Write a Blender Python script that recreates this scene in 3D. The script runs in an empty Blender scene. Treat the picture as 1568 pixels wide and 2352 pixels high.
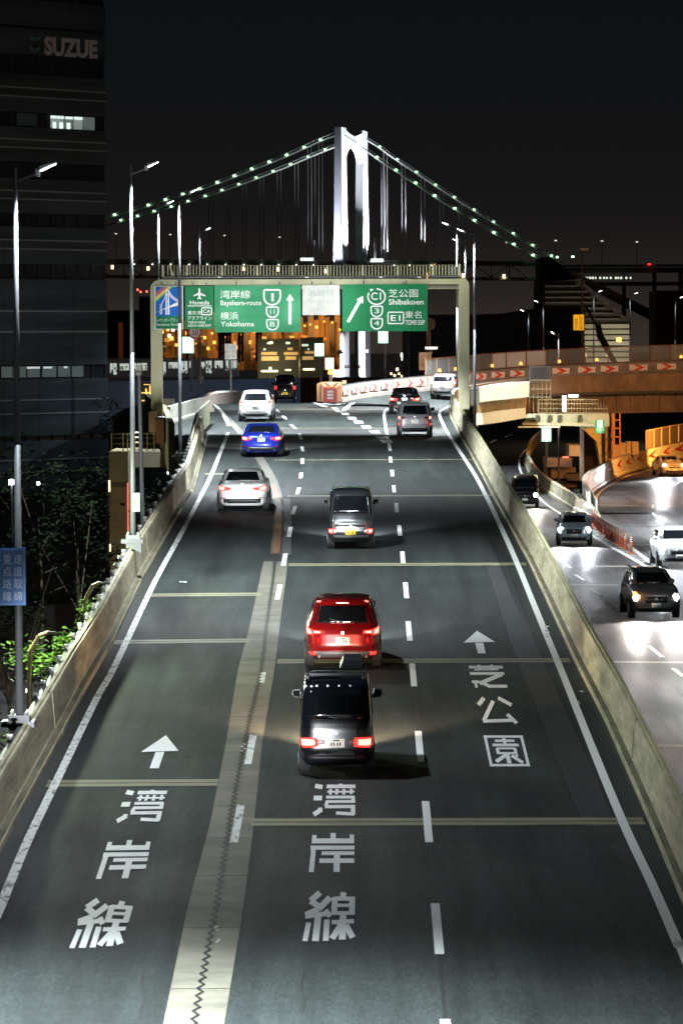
import bpy, math, random
from mathutils import Vector, Matrix
random.seed(7)
C = bpy.context.scene
COL = C.collection
R = math.radians
# ---------------------------------------------------------------- camera (135 mm telephoto on a full-frame body, held upright)
CZ = 22.0
PITCH = math.atan((1176 - 775) / 8820.0)
fwd = Vector((0, math.cos(PITCH), -math.sin(PITCH)))
rgt = Vector((1, 0, 0)); upv = rgt.cross(fwd)
ROLL = 0.0040
rgt2 = rgt * math.cos(ROLL) - upv * math.sin(ROLL)
upv2 = upv * math.cos(ROLL) + rgt * math.sin(ROLL)
upv2 = rgt2.cross(fwd)
cd = bpy.data.cameras.new('camera'); cam = bpy.data.objects.new('camera', cd); COL.objects.link(cam); C.camera = cam
m = Matrix((rgt2, upv2, -fwd)).transposed().to_4x4(); m.translation = Vector((0, 0, CZ)); cam.matrix_world = m
cd.sensor_fit = 'HORIZONTAL'; cd.sensor_width = 24.0; cd.lens = 135.0; cd.clip_start = 1.0; cd.clip_end = 6000
cd.dof.use_dof = True; cd.dof.focus_distance = 125; cd.dof.aperture_fstop = 4.0; cd.dof.aperture_blades = 8
# ---------------------------------------------------------------- night sky, exposure
w = bpy.data.worlds.new("World"); C.world = w; w.use_nodes = True
nt = w.node_tree; bg = nt.nodes['Background']
tc = nt.nodes.new('ShaderNodeTexCoord'); sp = nt.nodes.new('ShaderNodeSeparateXYZ'); rp = nt.nodes.new('ShaderNodeValToRGB')
nt.links.new(tc.outputs['Generated'], sp.inputs[0]); nt.links.new(sp.outputs['Z'], rp.inputs[0]); nt.links.new(rp.outputs[0], bg.inputs[0])
rp.color_ramp.elements[0].position = 0.0; rp.color_ramp.elements[0].color = (0.034, 0.027, 0.022, 1)
e = rp.color_ramp.elements.new(0.012); e.color = (0.019, 0.0155, 0.0135, 1)
e = rp.color_ramp.elements.new(0.03); e.color = (0.0092, 0.0082, 0.0082, 1)
e = rp.color_ramp.elements.new(0.06); e.color = (0.0058, 0.0062, 0.0068, 1)
rp.color_ramp.elements[-1].position = 0.12; rp.color_ramp.elements[-1].color = (0.0030, 0.0042, 0.0050, 1)
bg.inputs[1].default_value = 1.0
C.view_settings.view_transform = 'Standard'; C.view_settings.look = 'None'; C.view_settings.gamma = 1; C.view_settings.exposure = 0.0
C.view_settings.use_curve_mapping = False
cy = C.cycles; cy.use_denoising = True; cy.max_bounces = 5; cy.diffuse_bounces = 3; cy.glossy_bounces = 3; cy.transmission_bounces = 4
cy.sample_clamp_indirect = 4.0; cy.caustics_reflective = False; cy.caustics_refractive = False
try: cy.use_light_tree = True
except Exception: pass

# ---------------------------------------------------------------- survey helpers: points measured on the picture plane at a known distance
def ray(px, py):
    return fwd + rgt2 * ((px - 784) / 8820.0) - upv2 * ((py - 1176) / 8820.0)
def Pt(px, py, Y):
    d = ray(px, py); t = Y / d.y
    return Vector((d.x * t, Y, CZ + d.z * t))
PROF = [(0, -11.7), (30, -10.53), (60, -9.355), (100, -7.79), (140, -6.23), (155, -5.72), (172, -5.27), (190, -4.87), (206, -4.56),
        (222, -4.33), (240, -4.22), (262, -4.42), (286, -4.95), (314, -5.8), (360, -7.6), (420, -9.8)]
def lerp(tab, x):
    if x <= tab[0][0]: return tab[0][1]
    for a, b in zip(tab, tab[1:]):
        if x <= b[0]:
            return a[1] + (b[1] - a[1]) * (x - a[0]) / (b[0] - a[0])
    return tab[-1][1]
def zmain(Y): return CZ + lerp(PROF, Y)
def zlow(Y): return CZ - 10.0
def G(px, py, zf=zmain, y0=25, y1=420):
    d = ray(px, py); Y = y0; st = 2.0; last = None
    while Y < y1:
        z = CZ + d.z * Y / d.y
        df = z - zf(Y)
        if df <= 0:
            if last is None: break
            a, b = Y - st, Y
            for _ in range(20):
                mm = (a + b) / 2
                if CZ + d.z * mm / d.y - zf(mm) <= 0: b = mm
                else: a = mm
            Y = b; break
        last = df; Y += st
    t = Y / d.y
    return Vector((d.x * t, Y, zf(Y)))
def Q(ox, oy, s):
    return lambda x, y: ((ox + x / s) / 1.7404, (oy + y / s) / 1.7404)

# ---------------------------------------------------------------- materials
MC = {}
def mat(name, col, rough=.6, metal=0.0, emit=None, es=0.0, var=0.0, scale=3.0, bump=0.0, spec=.5, coat=0.0, stretch=(1, 1, 1), col2=None):
    if name in MC: return MC[name]
    m = bpy.data.materials.new(name); m.use_nodes = True; MC[name] = m
    n = m.node_tree; b = n.nodes['Principled BSDF']
    b.inputs['Base Color'].default_value = (*col, 1); b.inputs['Roughness'].default_value = rough; b.inputs['Metallic'].default_value = metal
    b.inputs['Specular IOR Level'].default_value = spec; b.inputs['Coat Weight'].default_value = coat; b.inputs['Coat Roughness'].default_value = .05
    if emit:
        b.inputs['Emission Color'].default_value = (*emit, 1); b.inputs['Emission Strength'].default_value = es
    if var > 0 or bump > 0:
        t = n.nodes.new('ShaderNodeTexCoord'); mp = n.nodes.new('ShaderNodeMapping'); mp.inputs['Scale'].default_value = stretch
        n.links.new(t.outputs['Object'], mp.inputs[0])
        a = n.nodes.new('ShaderNodeTexNoise'); a.inputs['Scale'].default_value = scale; a.inputs['Detail'].default_value = 8; a.inputs['Roughness'].default_value = .65
        n.links.new(mp.outputs[0], a.inputs[0])
        r = n.nodes.new('ShaderNodeValToRGB'); r.color_ramp.elements[0].position = .3; r.color_ramp.elements[1].position = .72
        c2 = col2 or tuple(c * (1 - var) for c in col); c1 = tuple(min(1, c * (1 + var * .5)) for c in col)
        r.color_ramp.elements[0].color = (*c2, 1); r.color_ramp.elements[1].color = (*c1, 1)
        n.links.new(a.outputs[0], r.inputs[0]); n.links.new(r.outputs[0], b.inputs['Base Color'])
        if bump > 0:
            a2 = n.nodes.new('ShaderNodeTexNoise'); a2.inputs['Scale'].default_value = scale * 7; a2.inputs['Detail'].default_value = 4
            n.links.new(t.outputs['Object'], a2.inputs[0])
            bp = n.nodes.new('ShaderNodeBump'); bp.inputs['Strength'].default_value = bump; bp.inputs['Distance'].default_value = .02
            n.links.new(a2.outputs[0], bp.inputs['Height']); n.links.new(bp.outputs[0], b.inputs['Normal'])
    return m
def asphalt(name, base, rough, patch=.35, seed=0.0):
    m = bpy.data.materials.new(name); m.use_nodes = True
    n = m.node_tree; b = n.nodes['Principled BSDF']; L = n.links
    t = n.nodes.new('ShaderNodeTexCoord')
    def noise(sc, st, det=6, ro=.6):
        mp = n.nodes.new('ShaderNodeMapping'); mp.inputs['Scale'].default_value = st; mp.inputs['Location'].default_value = (seed, seed * 2, 0)
        L.new(t.outputs['Object'], mp.inputs[0]); a = n.nodes.new('ShaderNodeTexNoise'); a.inputs['Scale'].default_value = sc
        a.inputs['Detail'].default_value = det; a.inputs['Roughness'].default_value = ro; L.new(mp.outputs[0], a.inputs[0]); return a.outputs[0]
    def mr(x, a, bb, lo, hi):
        q = n.nodes.new('ShaderNodeMapRange'); q.inputs[1].default_value = a; q.inputs[2].default_value = bb; q.inputs[3].default_value = lo; q.inputs[4].default_value = hi
        L.new(x, q.inputs[0]); return q.outputs[0]
    def mul(x, y):
        q = n.nodes.new('ShaderNodeMath'); q.operation = 'MULTIPLY'; L.new(x, q.inputs[0]); L.new(y, q.inputs[1]); return q.outputs[0]
    wear = mr(noise(1.6, (1, .04, 1)), .3, .7, 1 - patch, 1 + patch)      # long wheel-track streaks
    blot = mr(noise(.25, (1, .5, 1)), .3, .7, .8, 1.2)
    crossw = mr(noise(.9, (.08, 1, 1), 8, .7), .3, .7, .86, 1.14)
    grit = mr(noise(38, (1, 1, 1), 3, .8), .25, .75, .6, 1.5)
    grain = mr(noise(14, (1, .28, 1), 2, .9), .3, .7, .72, 1.32)
    oil = mr(noise(.55, (1, .02, 1), 3), .5, .62, 1.0, .72)
    v = mul(mul(mul(mul(mul(wear, blot), grit), crossw), grain), oil)
    cm = n.nodes.new('ShaderNodeVectorMath'); cm.operation = 'SCALE'; cm.inputs[0].default_value = base; L.new(v, cm.inputs['Scale'])
    L.new(cm.outputs[0], b.inputs['Base Color']); b.inputs['Specular IOR Level'].default_value = .22 if rough > .5 else .5
    L.new(mr(noise(1.1, (1, .1, 1)), .3, .7, rough - .1, rough + .12), b.inputs['Roughness'])
    bp = n.nodes.new('ShaderNodeBump'); bp.inputs['Strength'].default_value = .35; bp.inputs['Distance'].default_value = .01
    L.new(noise(60, (1, 1, 1), 2), bp.inputs['Height']); L.new(bp.outputs[0], b.inputs['Normal'])
    return m
def worn_paint(name, col, base, amt=.42, sc=5.0):
    m = bpy.data.materials.new(name); m.use_nodes = True; n = m.node_tree; b = n.nodes['Principled BSDF']
    t = n.nodes.new('ShaderNodeTexCoord'); mp = n.nodes.new('ShaderNodeMapping'); mp.inputs['Scale'].default_value = (1, .35, 1)
    a = n.nodes.new('ShaderNodeTexNoise'); a.inputs['Scale'].default_value = sc; a.inputs['Detail'].default_value = 10; a.inputs['Roughness'].default_value = .75
    r = n.nodes.new('ShaderNodeValToRGB'); r.color_ramp.elements[0].position = amt - .05; r.color_ramp.elements[1].position = amt + .05
    r.color_ramp.elements[0].color = (*base, 1); r.color_ramp.elements[1].color = (*col, 1)
    n.links.new(t.outputs['Object'], mp.inputs[0]); n.links.new(mp.outputs[0], a.inputs[0]); n.links.new(a.outputs[0], r.inputs[0]); n.links.new(r.outputs[0], b.inputs['Base Color'])
    b.inputs['Roughness'].default_value = .55
    return m
M_road = asphalt('asphalt_main', (.028, .034, .033), .78)
M_road2 = asphalt('asphalt_lower', (.042, .038, .041), .46, .6, 3.0)
M_paint = worn_paint('road_paint', (.88, .89, .88), (.22, .23, .23), .315, 9.0)
M_paintw = worn_paint('road_paint_worn', (.74, .75, .72), (.07, .075, .07), .44, 7.0)
M_conc = mat('concrete_parapet', (.47, .42, .285), .8, var=.55, scale=1.3, bump=.4, stretch=(1, .35, 2.5))
M_concw = mat('concrete_pale', (.55, .54, .47), .75, var=.25, scale=2.0, bump=.3)
M_moss = mat('mossy_ledge', (.14, .13, .08), .9, var=.6, scale=2.5, stretch=(1, .3, 1))
M_cope = mat('coping_yellow', (.44, .42, .24), .7, var=.3, scale=2.0, stretch=(1, .2, 1))
M_strip = mat('joint_concrete', (.25, .235, .185), .75, var=.38, scale=1.4, bump=.4, stretch=(.35, 1.6, 1))
M_jy = mat('joint_mortar', (.27, .255, .16), .7, var=.4, scale=2.0, stretch=(.3, 2, 1))
M_black = mat('black_rubber', (.012, .012, .013), .7)
M_steel = mat('galvanised_steel', (.085, .09, .095), .55, .1, var=.2, scale=6)
M_dsteel = mat('dark_steel', (.06, .065, .07), .5, .4)
M_bolt = mat('bolt_metal', (.6, .6, .58), .35, .8)
M_gantry = mat('gantry_paint', (.43, .41, .24), .55, var=.25, scale=1.5, stretch=(1, 1, .3))
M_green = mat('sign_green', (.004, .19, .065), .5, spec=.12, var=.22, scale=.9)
M_greenw = mat('sign_green_glare', (.05, .30, .15), .5, spec=.15, var=.35, scale=.55, stretch=(.35, 1, 1.6), col2=(.004, .20, .07))  # paler streaks in the green stand in for lamp glare
M_blue = mat('sign_blue', (.005, .12, .5), .5, spec=.1)
M_bluedk = mat('sign_blue_panel', (.02, .15, .42), .5, var=.3, scale=4)
M_white = mat('sign_white', (.82, .82, .80), .6, spec=.1)
M_swhite = mat('sign_white_dirty', (.62, .62, .58), .6, spec=.1, var=.25, scale=2.5)
M_sgrey = mat('sign_text_grey', (.28, .36, .33), .5)
M_red = mat('sign_red', (.5, .02, .02), .4)
M_yel = mat('sign_yellow', (.75, .6, .03), .45)
M_glass_d = mat('dark_glass', (.006, .007, .009), .07, spec=.8)
M_tyre = mat('tyre', (.015, .015, .015), .8)
M_rim = mat('rim', (.35, .36, .38), .3, .9)
M_trim = mat('black_trim', (.012, .012, .014), .45)
M_chrome = mat('chrome', (.7, .7, .72), .15, 1.0)
M_tail = mat('tail_lamp_lit', (.6, .02, .02), .3, emit=(1, .03, .02), es=3.2)
M_tailh = mat('tail_lamp_hot', (.9, .4, .35), .3, emit=(1, .30, .22), es=3.4)
M_taild = mat('tail_lamp_unlit', (.25, .01, .01), .2)
M_clear = mat('clear_lens', (.6, .55, .55), .2)
M_head = mat('headlamp_lit', (1, 1, 1), .3, emit=(.80, .88, 1), es=70.0)
M_headw = mat('headlamp_warm', (1, 1, 1), .3, emit=(1, .93, .8), es=70.0)
M_turn = mat('turn_signal_lit', (1, .4, .05), .3, emit=(1, .30, .03), es=4.0)
M_plw = mat('plate_white_glow', (.75, .75, .70), .4, emit=(1, .98, .85), es=.55)  # emission stands in for the light of the number-plate lamps
M_plwd = mat('plate_white_unlit', (.75, .75, .68), .4)
M_ply = mat('plate_yellow_glow', (.80, .55, .02), .4, emit=(1, .62, .03), es=.5)  # yellow plate glows too, in place of its plate lamp
M_pltx = mat('plate_text', (.04, .12, .07), .5)
M_led = mat('led_lamp', (1, 1, 1), .3, emit=(.90, .97, 1), es=30.0)
M_sod = mat('sodium_lamp', (1, .5, .1), .3, emit=(1, .36, .05), es=4.0)
M_lit = mat('backlit_sign', (.9, 1, .95), .4, emit=(.85, 1, .93), es=2.2)
M_gled = mat('cable_lamp', (.5, 1, .5), .4, emit=(.45, 1, .5), es=9.0)
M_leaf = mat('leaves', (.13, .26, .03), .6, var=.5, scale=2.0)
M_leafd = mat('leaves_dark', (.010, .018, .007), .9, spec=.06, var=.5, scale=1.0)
M_bark = mat('bark', (.08, .06, .04), .9)

# ---------------------------------------------------------------- mesh helper
class MB:
    def __init__(s, base=(0, 0, 0)): s.v = []; s.f = []; s.b = Vector(base)
    def quad(s, *p):
        i = len(s.v); s.v += [Vector(q) for q in p]; s.f.append(tuple(range(i, i + len(p)))); return s
    def box(s, c, d, rz=0.0):
        c = Vector(c); x, y, z = d[0] / 2, d[1] / 2, d[2] / 2; i = len(s.v); co, si = math.cos(rz), math.sin(rz)
        for sx, sy, sz in ((-1, -1, -1), (1, -1, -1), (1, 1, -1), (-1, 1, -1), (-1, -1, 1), (1, -1, 1), (1, 1, 1), (-1, 1, 1)):
            a, b = sx * x, sy * y
            s.v.append(c + Vector((a * co - b * si, a * si + b * co, sz * z)))
        s.f += [tuple(i + k for k in q) for q in ((0, 3, 2, 1), (4, 5, 6, 7), (0, 1, 5, 4), (1, 2, 6, 5), (2, 3, 7, 6), (3, 0, 4, 7))]; return s
    def bar(s, a, b, wd, ht):
        a, b = Vector(a), Vector(b); d = (b - a).normalized(); u = Vector((0, 0, 1))
        if abs(d.z) > .95: u = Vector((0, 1, 0))
        sd = d.cross(u).normalized() * wd / 2; up = sd.normalized().cross(d) * ht / 2; i = len(s.v)
        for p in (a, b): s.v += [p - sd - up, p + sd - up, p + sd + up, p - sd + up]
        s.f += [tuple(i + k for k in q) for q in ((0, 1, 2, 3), (7, 6, 5, 4), (0, 4, 5, 1), (1, 5, 6, 2), (2, 6, 7, 3), (3, 7, 4, 0))]; return s
    def cyl(s, a, b, r0, r1=None, n=10):
        a, b = Vector(a), Vector(b); r1 = r0 if r1 is None else r1; d = (b - a).normalized()
        u = Vector((0, 0, 1)) if abs(d.z) < .9 else Vector((1, 0, 0)); x = d.cross(u).normalized(); y = d.cross(x); i = len(s.v)
        for p, r in ((a, r0), (b, r1)):
            for k in range(n):
                t = 2 * math.pi * k / n; s.v.append(p + x * math.cos(t) * r + y * math.sin(t) * r)
        for k in range(n): s.f.append((i + k, i + (k + 1) % n, i + n + (k + 1) % n, i + n + k))
        s.f.append(tuple(i + n - 1 - k for k in range(n))); s.f.append(tuple(i + n + k for k in range(n))); return s
    def tube(s, pts, r, n=6):
        for a, b in zip(pts, pts[1:]): s.cyl(a, b, r, r, n)
        return s
    def prism(s, pts, d):
        d = Vector(d); i = len(s.v); n = len(pts); s.v += [Vector(p) for p in pts] + [Vector(p) + d for p in pts]
        s.f.append(tuple(i + k for k in range(n))); s.f.append(tuple(i + 2 * n - 1 - k for k in range(n)))
        for k in range(n): s.f.append((i + k, i + n + k, i + n + (k + 1) % n, i + (k + 1) % n))
        return s
    def strip(s, A, B):
        i = len(s.v); n = len(A)
        for a, b in zip(A, B): s.v += [Vector(a), Vector(b)]
        for k in range(n - 1): s.f.append((i + 2 * k, i + 2 * k + 1, i + 2 * k + 3, i + 2 * k + 2))
        return s
    def sweep(s, path, prof, side=1, closed=True, cap=True):
        """profile (outward offset, height) swept along a ground path"""
        path = [Vector(p) for p in path]; n = len(path); k = len(prof); i = len(s.v)
        for j, p in enumerate(path):
            a = path[max(0, j - 1)]; b = path[min(n - 1, j + 1)]; d = (b - a); d.z = 0; d.normalize(); nr = Vector((d.y, -d.x, 0)) * side
            for o, h in prof: s.v.append(p + nr * o + Vector((0, 0, h)))
        for j in range(n - 1):
            for q in range(k if closed else k - 1):
                s.f.append((i + j * k + q, i + j * k + (q + 1) % k, i + (j + 1) * k + (q + 1) % k, i + (j + 1) * k + q))
        if cap and closed:
            s.f.append(tuple(i + q for q in range(k))); s.f.append(tuple(i + (n - 1) * k + k - 1 - q for q in range(k)))
        return s
    def build(s, name, m, parent=None, smooth=False, loc=None):
        me = bpy.data.meshes.new(name); me.from_pydata([tuple(v - s.b) for v in s.v], [], s.f); me.update()
        if m: me.materials.append(m)
        if smooth: me.polygons.foreach_set('use_smooth', [True] * len(me.polygons))
        o = bpy.data.objects.new(name, me); COL.objects.link(o)
        if parent: o.parent = parent
        if loc is not None: o.location = loc
        return o
def tag(o, label=None, cat=None, group=None, kind=None):
    if label: o['label'] = label
    if cat: o['category'] = cat
    if group: o['group'] = group
    if kind: o['kind'] = kind
    return o
def thing(name, label, cat, loc=(0, 0, 0), rz=0.0, group=None):
    o = bpy.data.objects.new(name, None); COL.objects.link(o); o.location = loc; o.rotation_euler = (0, 0, rz); o.empty_display_size = .1
    return tag(o, label, cat, group)
def inst(mesh, name, parent, loc, rot=(0, 0, 0), scale=(1, 1, 1)):
    o = bpy.data.objects.new(name, mesh); COL.objects.link(o); o.parent = parent; o.location = loc; o.rotation_euler = rot; o.scale = scale; return o
def copy_tree(o, parent=None):
    c = o.copy(); COL.objects.link(c); c.parent = parent
    for ch in list(o.children): copy_tree(ch, c)
    return c
def dens(pts, step=4.0):
    out = [Vector(pts[0])]
    for a, b in zip(pts, pts[1:]):
        a, b = Vector(a), Vector(b); n = max(1, int((b - a).length / step))
        for k in range(1, n + 1): out.append(a.lerp(b, k / n))
    return out
def smooth_path(pts, n=6):
    P = [Vector(p) for p in pts]; out = []
    for i in range(len(P) - 1):
        p0 = P[max(0, i - 1)]; p1 = P[i]; p2 = P[i + 1]; p3 = P[min(len(P) - 1, i + 2)]
        for k in range(n):
            t = k / n
            out.append(.5 * ((2 * p1) + (-p0 + p2) * t + (2 * p0 - 5 * p1 + 4 * p2 - p3) * t * t + (-p0 + 3 * p1 - 3 * p2 + p3) * t ** 3))
    out.append(P[-1]); return out
def lamp(kind, loc, energy, col, parent=None, target=None, size=60, blend=.6, rad=.15):
    l = bpy.data.lights.new('light', kind); l.energy = energy; l.color = col; l.shadow_soft_size = rad
    if kind == 'SPOT': l.spot_size = R(size); l.spot_blend = blend
    o = bpy.data.objects.new('light', l); COL.objects.link(o); o.location = loc
    if target is not None: o.rotation_euler = (Vector(target) - Vector(loc)).to_track_quat('-Z', 'Y').to_euler()
    if parent: o.parent = parent
    return o
def text_mesh(body, bold=0.0):
    t = bpy.data.curves.new('lettering', 'FONT'); t.body = body; t.offset = bold; t.resolution_u = 3
    o = bpy.data.objects.new('lettering', t); COL.objects.link(o); dg = bpy.context.evaluated_depsgraph_get()
    me = bpy.data.meshes.new_from_object(o.evaluated_get(dg)); bpy.data.objects.remove(o); me.materials.clear(); return me
def text_fit(body, box, Y, m, parent, base, bold=0.0, th=.012, name='lettering'):
    """lettering filling the picture box (x0,y0,x1,y1) on an upright plane at distance Y, facing the camera side"""
    me = text_mesh(body, bold); xs = [v.co.x for v in me.vertices]; ys = [v.co.y for v in me.vertices]
    if not xs: return None
    a, b = min(xs), max(xs); c, d = min(ys), max(ys)
    p = Pt(box[0], box[3], Y); q = Pt(box[2], box[1], Y)
    for v in me.vertices:
        u = (v.co.x - a) / (b - a + 1e-9); t = (v.co.y - c) / (d - c + 1e-9)
        v.co = Vector((p.x + (q.x - p.x) * u, Y, p.z + (q.z - p.z) * t)) - Vector(base)
    me.materials.append(m); o = bpy.data.objects.new(name, me); COL.objects.link(o); o.parent = parent; return o
# ================================================================ THE ELEVATED ROAD
def gp(l, zf=zmain): return [G(x, y, zf) for x, y in l]
LB = [(430, 1148), (389, 1224), (330, 1329), (264, 1471), (198, 1586), (143, 1693), (0, 1960)]   # foot of the left parapet, far to near
lb = gp(LB[::-1]); d0 = (lb[1] - lb[0]).normalized()
def uX(u, Y): return u + .00726 * Y
near_left = [Vector((uX(-6.6, Y), Y, zmain(Y))) for Y in (26, 40, 55)]
left_path = near_left + [p for p in lb if p.y > 58] + gp([(448.6, 1121), (461, 1071.6), (470, 1035), (476, 1000)])
RB = [(1482, 1873), (1392, 1666), (1316, 1515), (1254, 1379), (1213, 1292), (1125, 1131), (1088, 1060), (1053, 998), (1034, 961), (1028, 937)]
right_path = [Vector((uX(5.05, Y), Y, zmain(Y))) for Y in (26, 40, 55)] + [p for p in gp(RB) if p.y > 58]
def xat(path, Y):
    if Y <= path[0].y: return path[0].x
    for a, b in zip(path, path[1:]):
        if a.y <= Y <= b.y: return a.x + (b.x - a.x) * (Y - a.y) / max(1e-6, b.y - a.y)
    return path[-1].x
road = MB()
YS = [26 + 4 * i for i in range(84)]
A = []; B = []
def left_x(Y):
    if Y < 184: return xat(left_path, Y) - .1
    return lerp([(184, xat(left_path, 184) - .1), (185, -8.0), (210, -9.5), (226, -11.0), (230, -11.5), (262, -13), (362, -22)], Y)
def right_x(Y):
    if Y < 228: return xat(right_path, Y) + .1
    return lerp([(228, xat(right_path, 228) + .1), (245, 7.0), (246, 2.0), (362, -6)], Y)
cols = 9
for Y in YS:
    a, b = left_x(Y), right_x(Y)
    for k in range(cols + 1): road.v.append(Vector((a + (b - a) * k / cols, Y, zmain(Y))))
for j in range(len(YS) - 1):
    for k in range(cols):
        i = j * (cols + 1) + k; road.f.append((i, i + 1, i + cols + 2, i + cols + 1))
n0 = len(road.v)
road = tag(road.build('road', M_road), kind='structure')
# bridge deck under the asphalt
dk = MB()
for a, b in zip(YS[::2], YS[2::2]):
    pass
P1 = [Vector((left_x(Y) - .45, Y, zmain(Y))) for Y in YS[:40]]
dk.sweep([Vector((0, Y, zmain(Y) - .02)) for Y in YS[:58]], [(-1, -.1)], closed=False) if False else None
for Ya, Yb in zip(YS[:-1:3], YS[3::3]):
    xa, xb, xc, xd = left_x(Ya) - .2, right_x(Ya) + .2, left_x(Yb) - .2, right_x(Yb) + .2
    za, zb = zmain(Ya) - .03, zmain(Yb) - .03; T = 1.6
    i = len(dk.v); dk.v += [Vector(q) for q in ((xa, Ya, za), (xb, Ya, za), (xd, Yb, zb), (xc, Yb, zb), (xa + .5, Ya, za - T), (xb - .5, Ya, za - T), (xd - .5, Yb, zb - T), (xc + .5, Yb, zb - T))]
    dk.f += [tuple(i + k for k in q) for q in ((0, 4, 5, 1), (1, 5, 6, 2), (2, 6, 7, 3), (3, 7, 4, 0), (4, 7, 6, 5))]
dk = dk.build('bridge_deck', M_conc, road)
LIFT = .006
def lift(p, k=1): return Vector((p.x, p.y, p.z + LIFT * k))
def band(name, pts, wpx, m, k=2, zf=zmain, parent=None, smooth=True):
    """painted line whose width in metres is wpx (lateral)"""
    W = gp(pts, zf) if not isinstance(pts[0], Vector) else pts
    if smooth and len(W) > 2: W = smooth_path(W, 5)
    W = dens(W, 3.0)
    mb = MB(); Lp = []; Rp = []
    for j, p in enumerate(W):
        a = W[max(0, j - 1)]; b = W[min(len(W) - 1, j + 1)]; d = (b - a); d.z = 0; d.normalize(); nr = Vector((d.y, -d.x, 0))
        for s, L_ in ((-1, Lp), (1, Rp)):
            q = p + nr * s * wpx / 2; q.z = zf(q.y) + LIFT * k; L_.append(q)
    mb.strip(Lp, Rp)
    return mb.build(name, m, parent or road)
def patch(name, corners, m, k=2, zf=zmain, parent=None, sub=4):
    """flat quad on the road from four picture corners TL,TR,BR,BL"""
    a, b, c, d = [G(x, y, zf) for x, y in corners]; mb = MB(); n = sub
    mb.strip([lift(a.lerp(d, i / n), 0) for i in range(n + 1)], [lift(b.lerp(c, i / n), 0) for i in range(n + 1)])
    for v in mb.v: v.z = zf(v.y) + LIFT * k
    return mb.build(name, m, parent or road)
# --- edge lines
band('edge_line', [(18, 2042), (66, 1928), (130, 1795), (220, 1609), (264, 1530), (356, 1336), (420, 1219), (459.6, 1143), (491, 1078), (524, 994)], .17, M_paintw)
near_e = [Vector((uX(-6.02, Y), Y, 0)) for Y in (28, 45, 60)]
band('edge_line', near_e + [G(18, 2042)], .17, M_paintw)
band('edge_line', [(526, 978), (512, 950), (503, 939), (488, 929)], .2, M_paintw)
e0 = [(1560, 2179), (1500, 2040), (1430, 1890), (1358, 1715), (1290, 1545), (1234, 1410), (1180, 1278), (1130, 1168), (1089, 1111 - 22), (1056, 1046 - 8), (1024, 988), (1011, 960), (1009, 950), (1014, 942), (1030, 934)]
band('edge_line', e0, .17, M_paint)
band('edge_line', [Vector((uX(4.77, Y), Y, 0)) for Y in (28, 45, 59.2)], .17, M_paint)
# --- dashed lane lines
for (x, ya, yb) in [(1027, 2344, 2470), (1004, 2077, 2194), (981, 1842, 1937), (963, 1681, 1751), (948.5, 1525, 1578), (939, 1428, 1473), (932, 1338.5, 1375), (924.6, 1267, 1294.5), (917.5, 1207, 1231), (910.5, 1156, 1177.5), (904.5, 1115, 1132), (900.5, 1080, 1094.6), (896.5, 1049, 1062.5)]:
    sl = .09
    xm = x; ym = (ya + yb) / 2
    band('lane_dash', [(xm + sl * (yb - ym), yb), (xm + sl * (ya - ym), ya)], .145, M_paint, smooth=False)
band('lane_line', [(896, 1036), (890, 1004), (884, 972), (882, 952), (884, 944), (892, 938)], .15, M_paint)
for (x, ya, yb) in [(545, 1850, 1937), (575, 1690, 1757), (602, 1545, 1570), (640, 1343, 1378), (653, 1272, 1300), (665, 1211, 1234), (675, 1163, 1182), (684.5, 1120, 1136), (691, 1086, 1099), (694.5, 1053, 1066), (694, 1026, 1037), (689.5, 996, 1010)]:
    sl = -.19 if ya > 1200 else (-.3 if ya > 1110 else (-.15 if ya > 1070 else (.0 if ya > 1040 else .25)))
    ym = (ya + yb) / 2
    band('lane_dash', [(x + sl * (yb - ym), yb), (x + sl * (ya - ym), ya)], .15, M_paintw if ya > 1300 else M_paint, smooth=False)
for a, b in [((679, 985), (667, 975)), ((657, 963), (649, 955)), ((641, 947), (634, 940))]:
    band('lane_dash', [a, b], .16, M_paint, smooth=False)
# short wide dashes splitting the two carriageways
for x, y in [(792, 951), (808, 961), (823, 970), (841, 981), (860, 992), (874, 1003), (887, 1014)]:
    s = .8 + (y - 950) / 160
    patch('split_dash', [(x - 13 * s, y - 3), (x + 9 * s, y - 3), (x + 13 * s, y + 3.2 * s), (x - 7 * s, y + 3.2 * s)], M_paint)
# --- arrows and writing painted on the lanes
def arrow(tip, l, r, s1, s2, s3, s4):
    g = [G(*p) for p in (tip, l, s1, s4, s3, s2, r)]
    mb = MB(); mb.quad(*[lift(p, 3) for p in (g[0], g[6], g[1])]); mb.quad(*[lift(p, 3) for p in (g[2], g[5], g[4], g[3])]); mb.build('painted_arrow', M_paint, road)
arrow((381, 1691), (324, 1729.5), (410, 1727), (357, 1730), (377.5, 1729.3), (364.6, 1767), (343.7, 1767))
arrow((1094.8, 1450.6), (1064.3, 1478), (1136.7, 1476.3), (1091, 1478.5), (1109.5, 1478.2), (1115.5, 1502.7), (1097.4, 1502.7))
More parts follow.
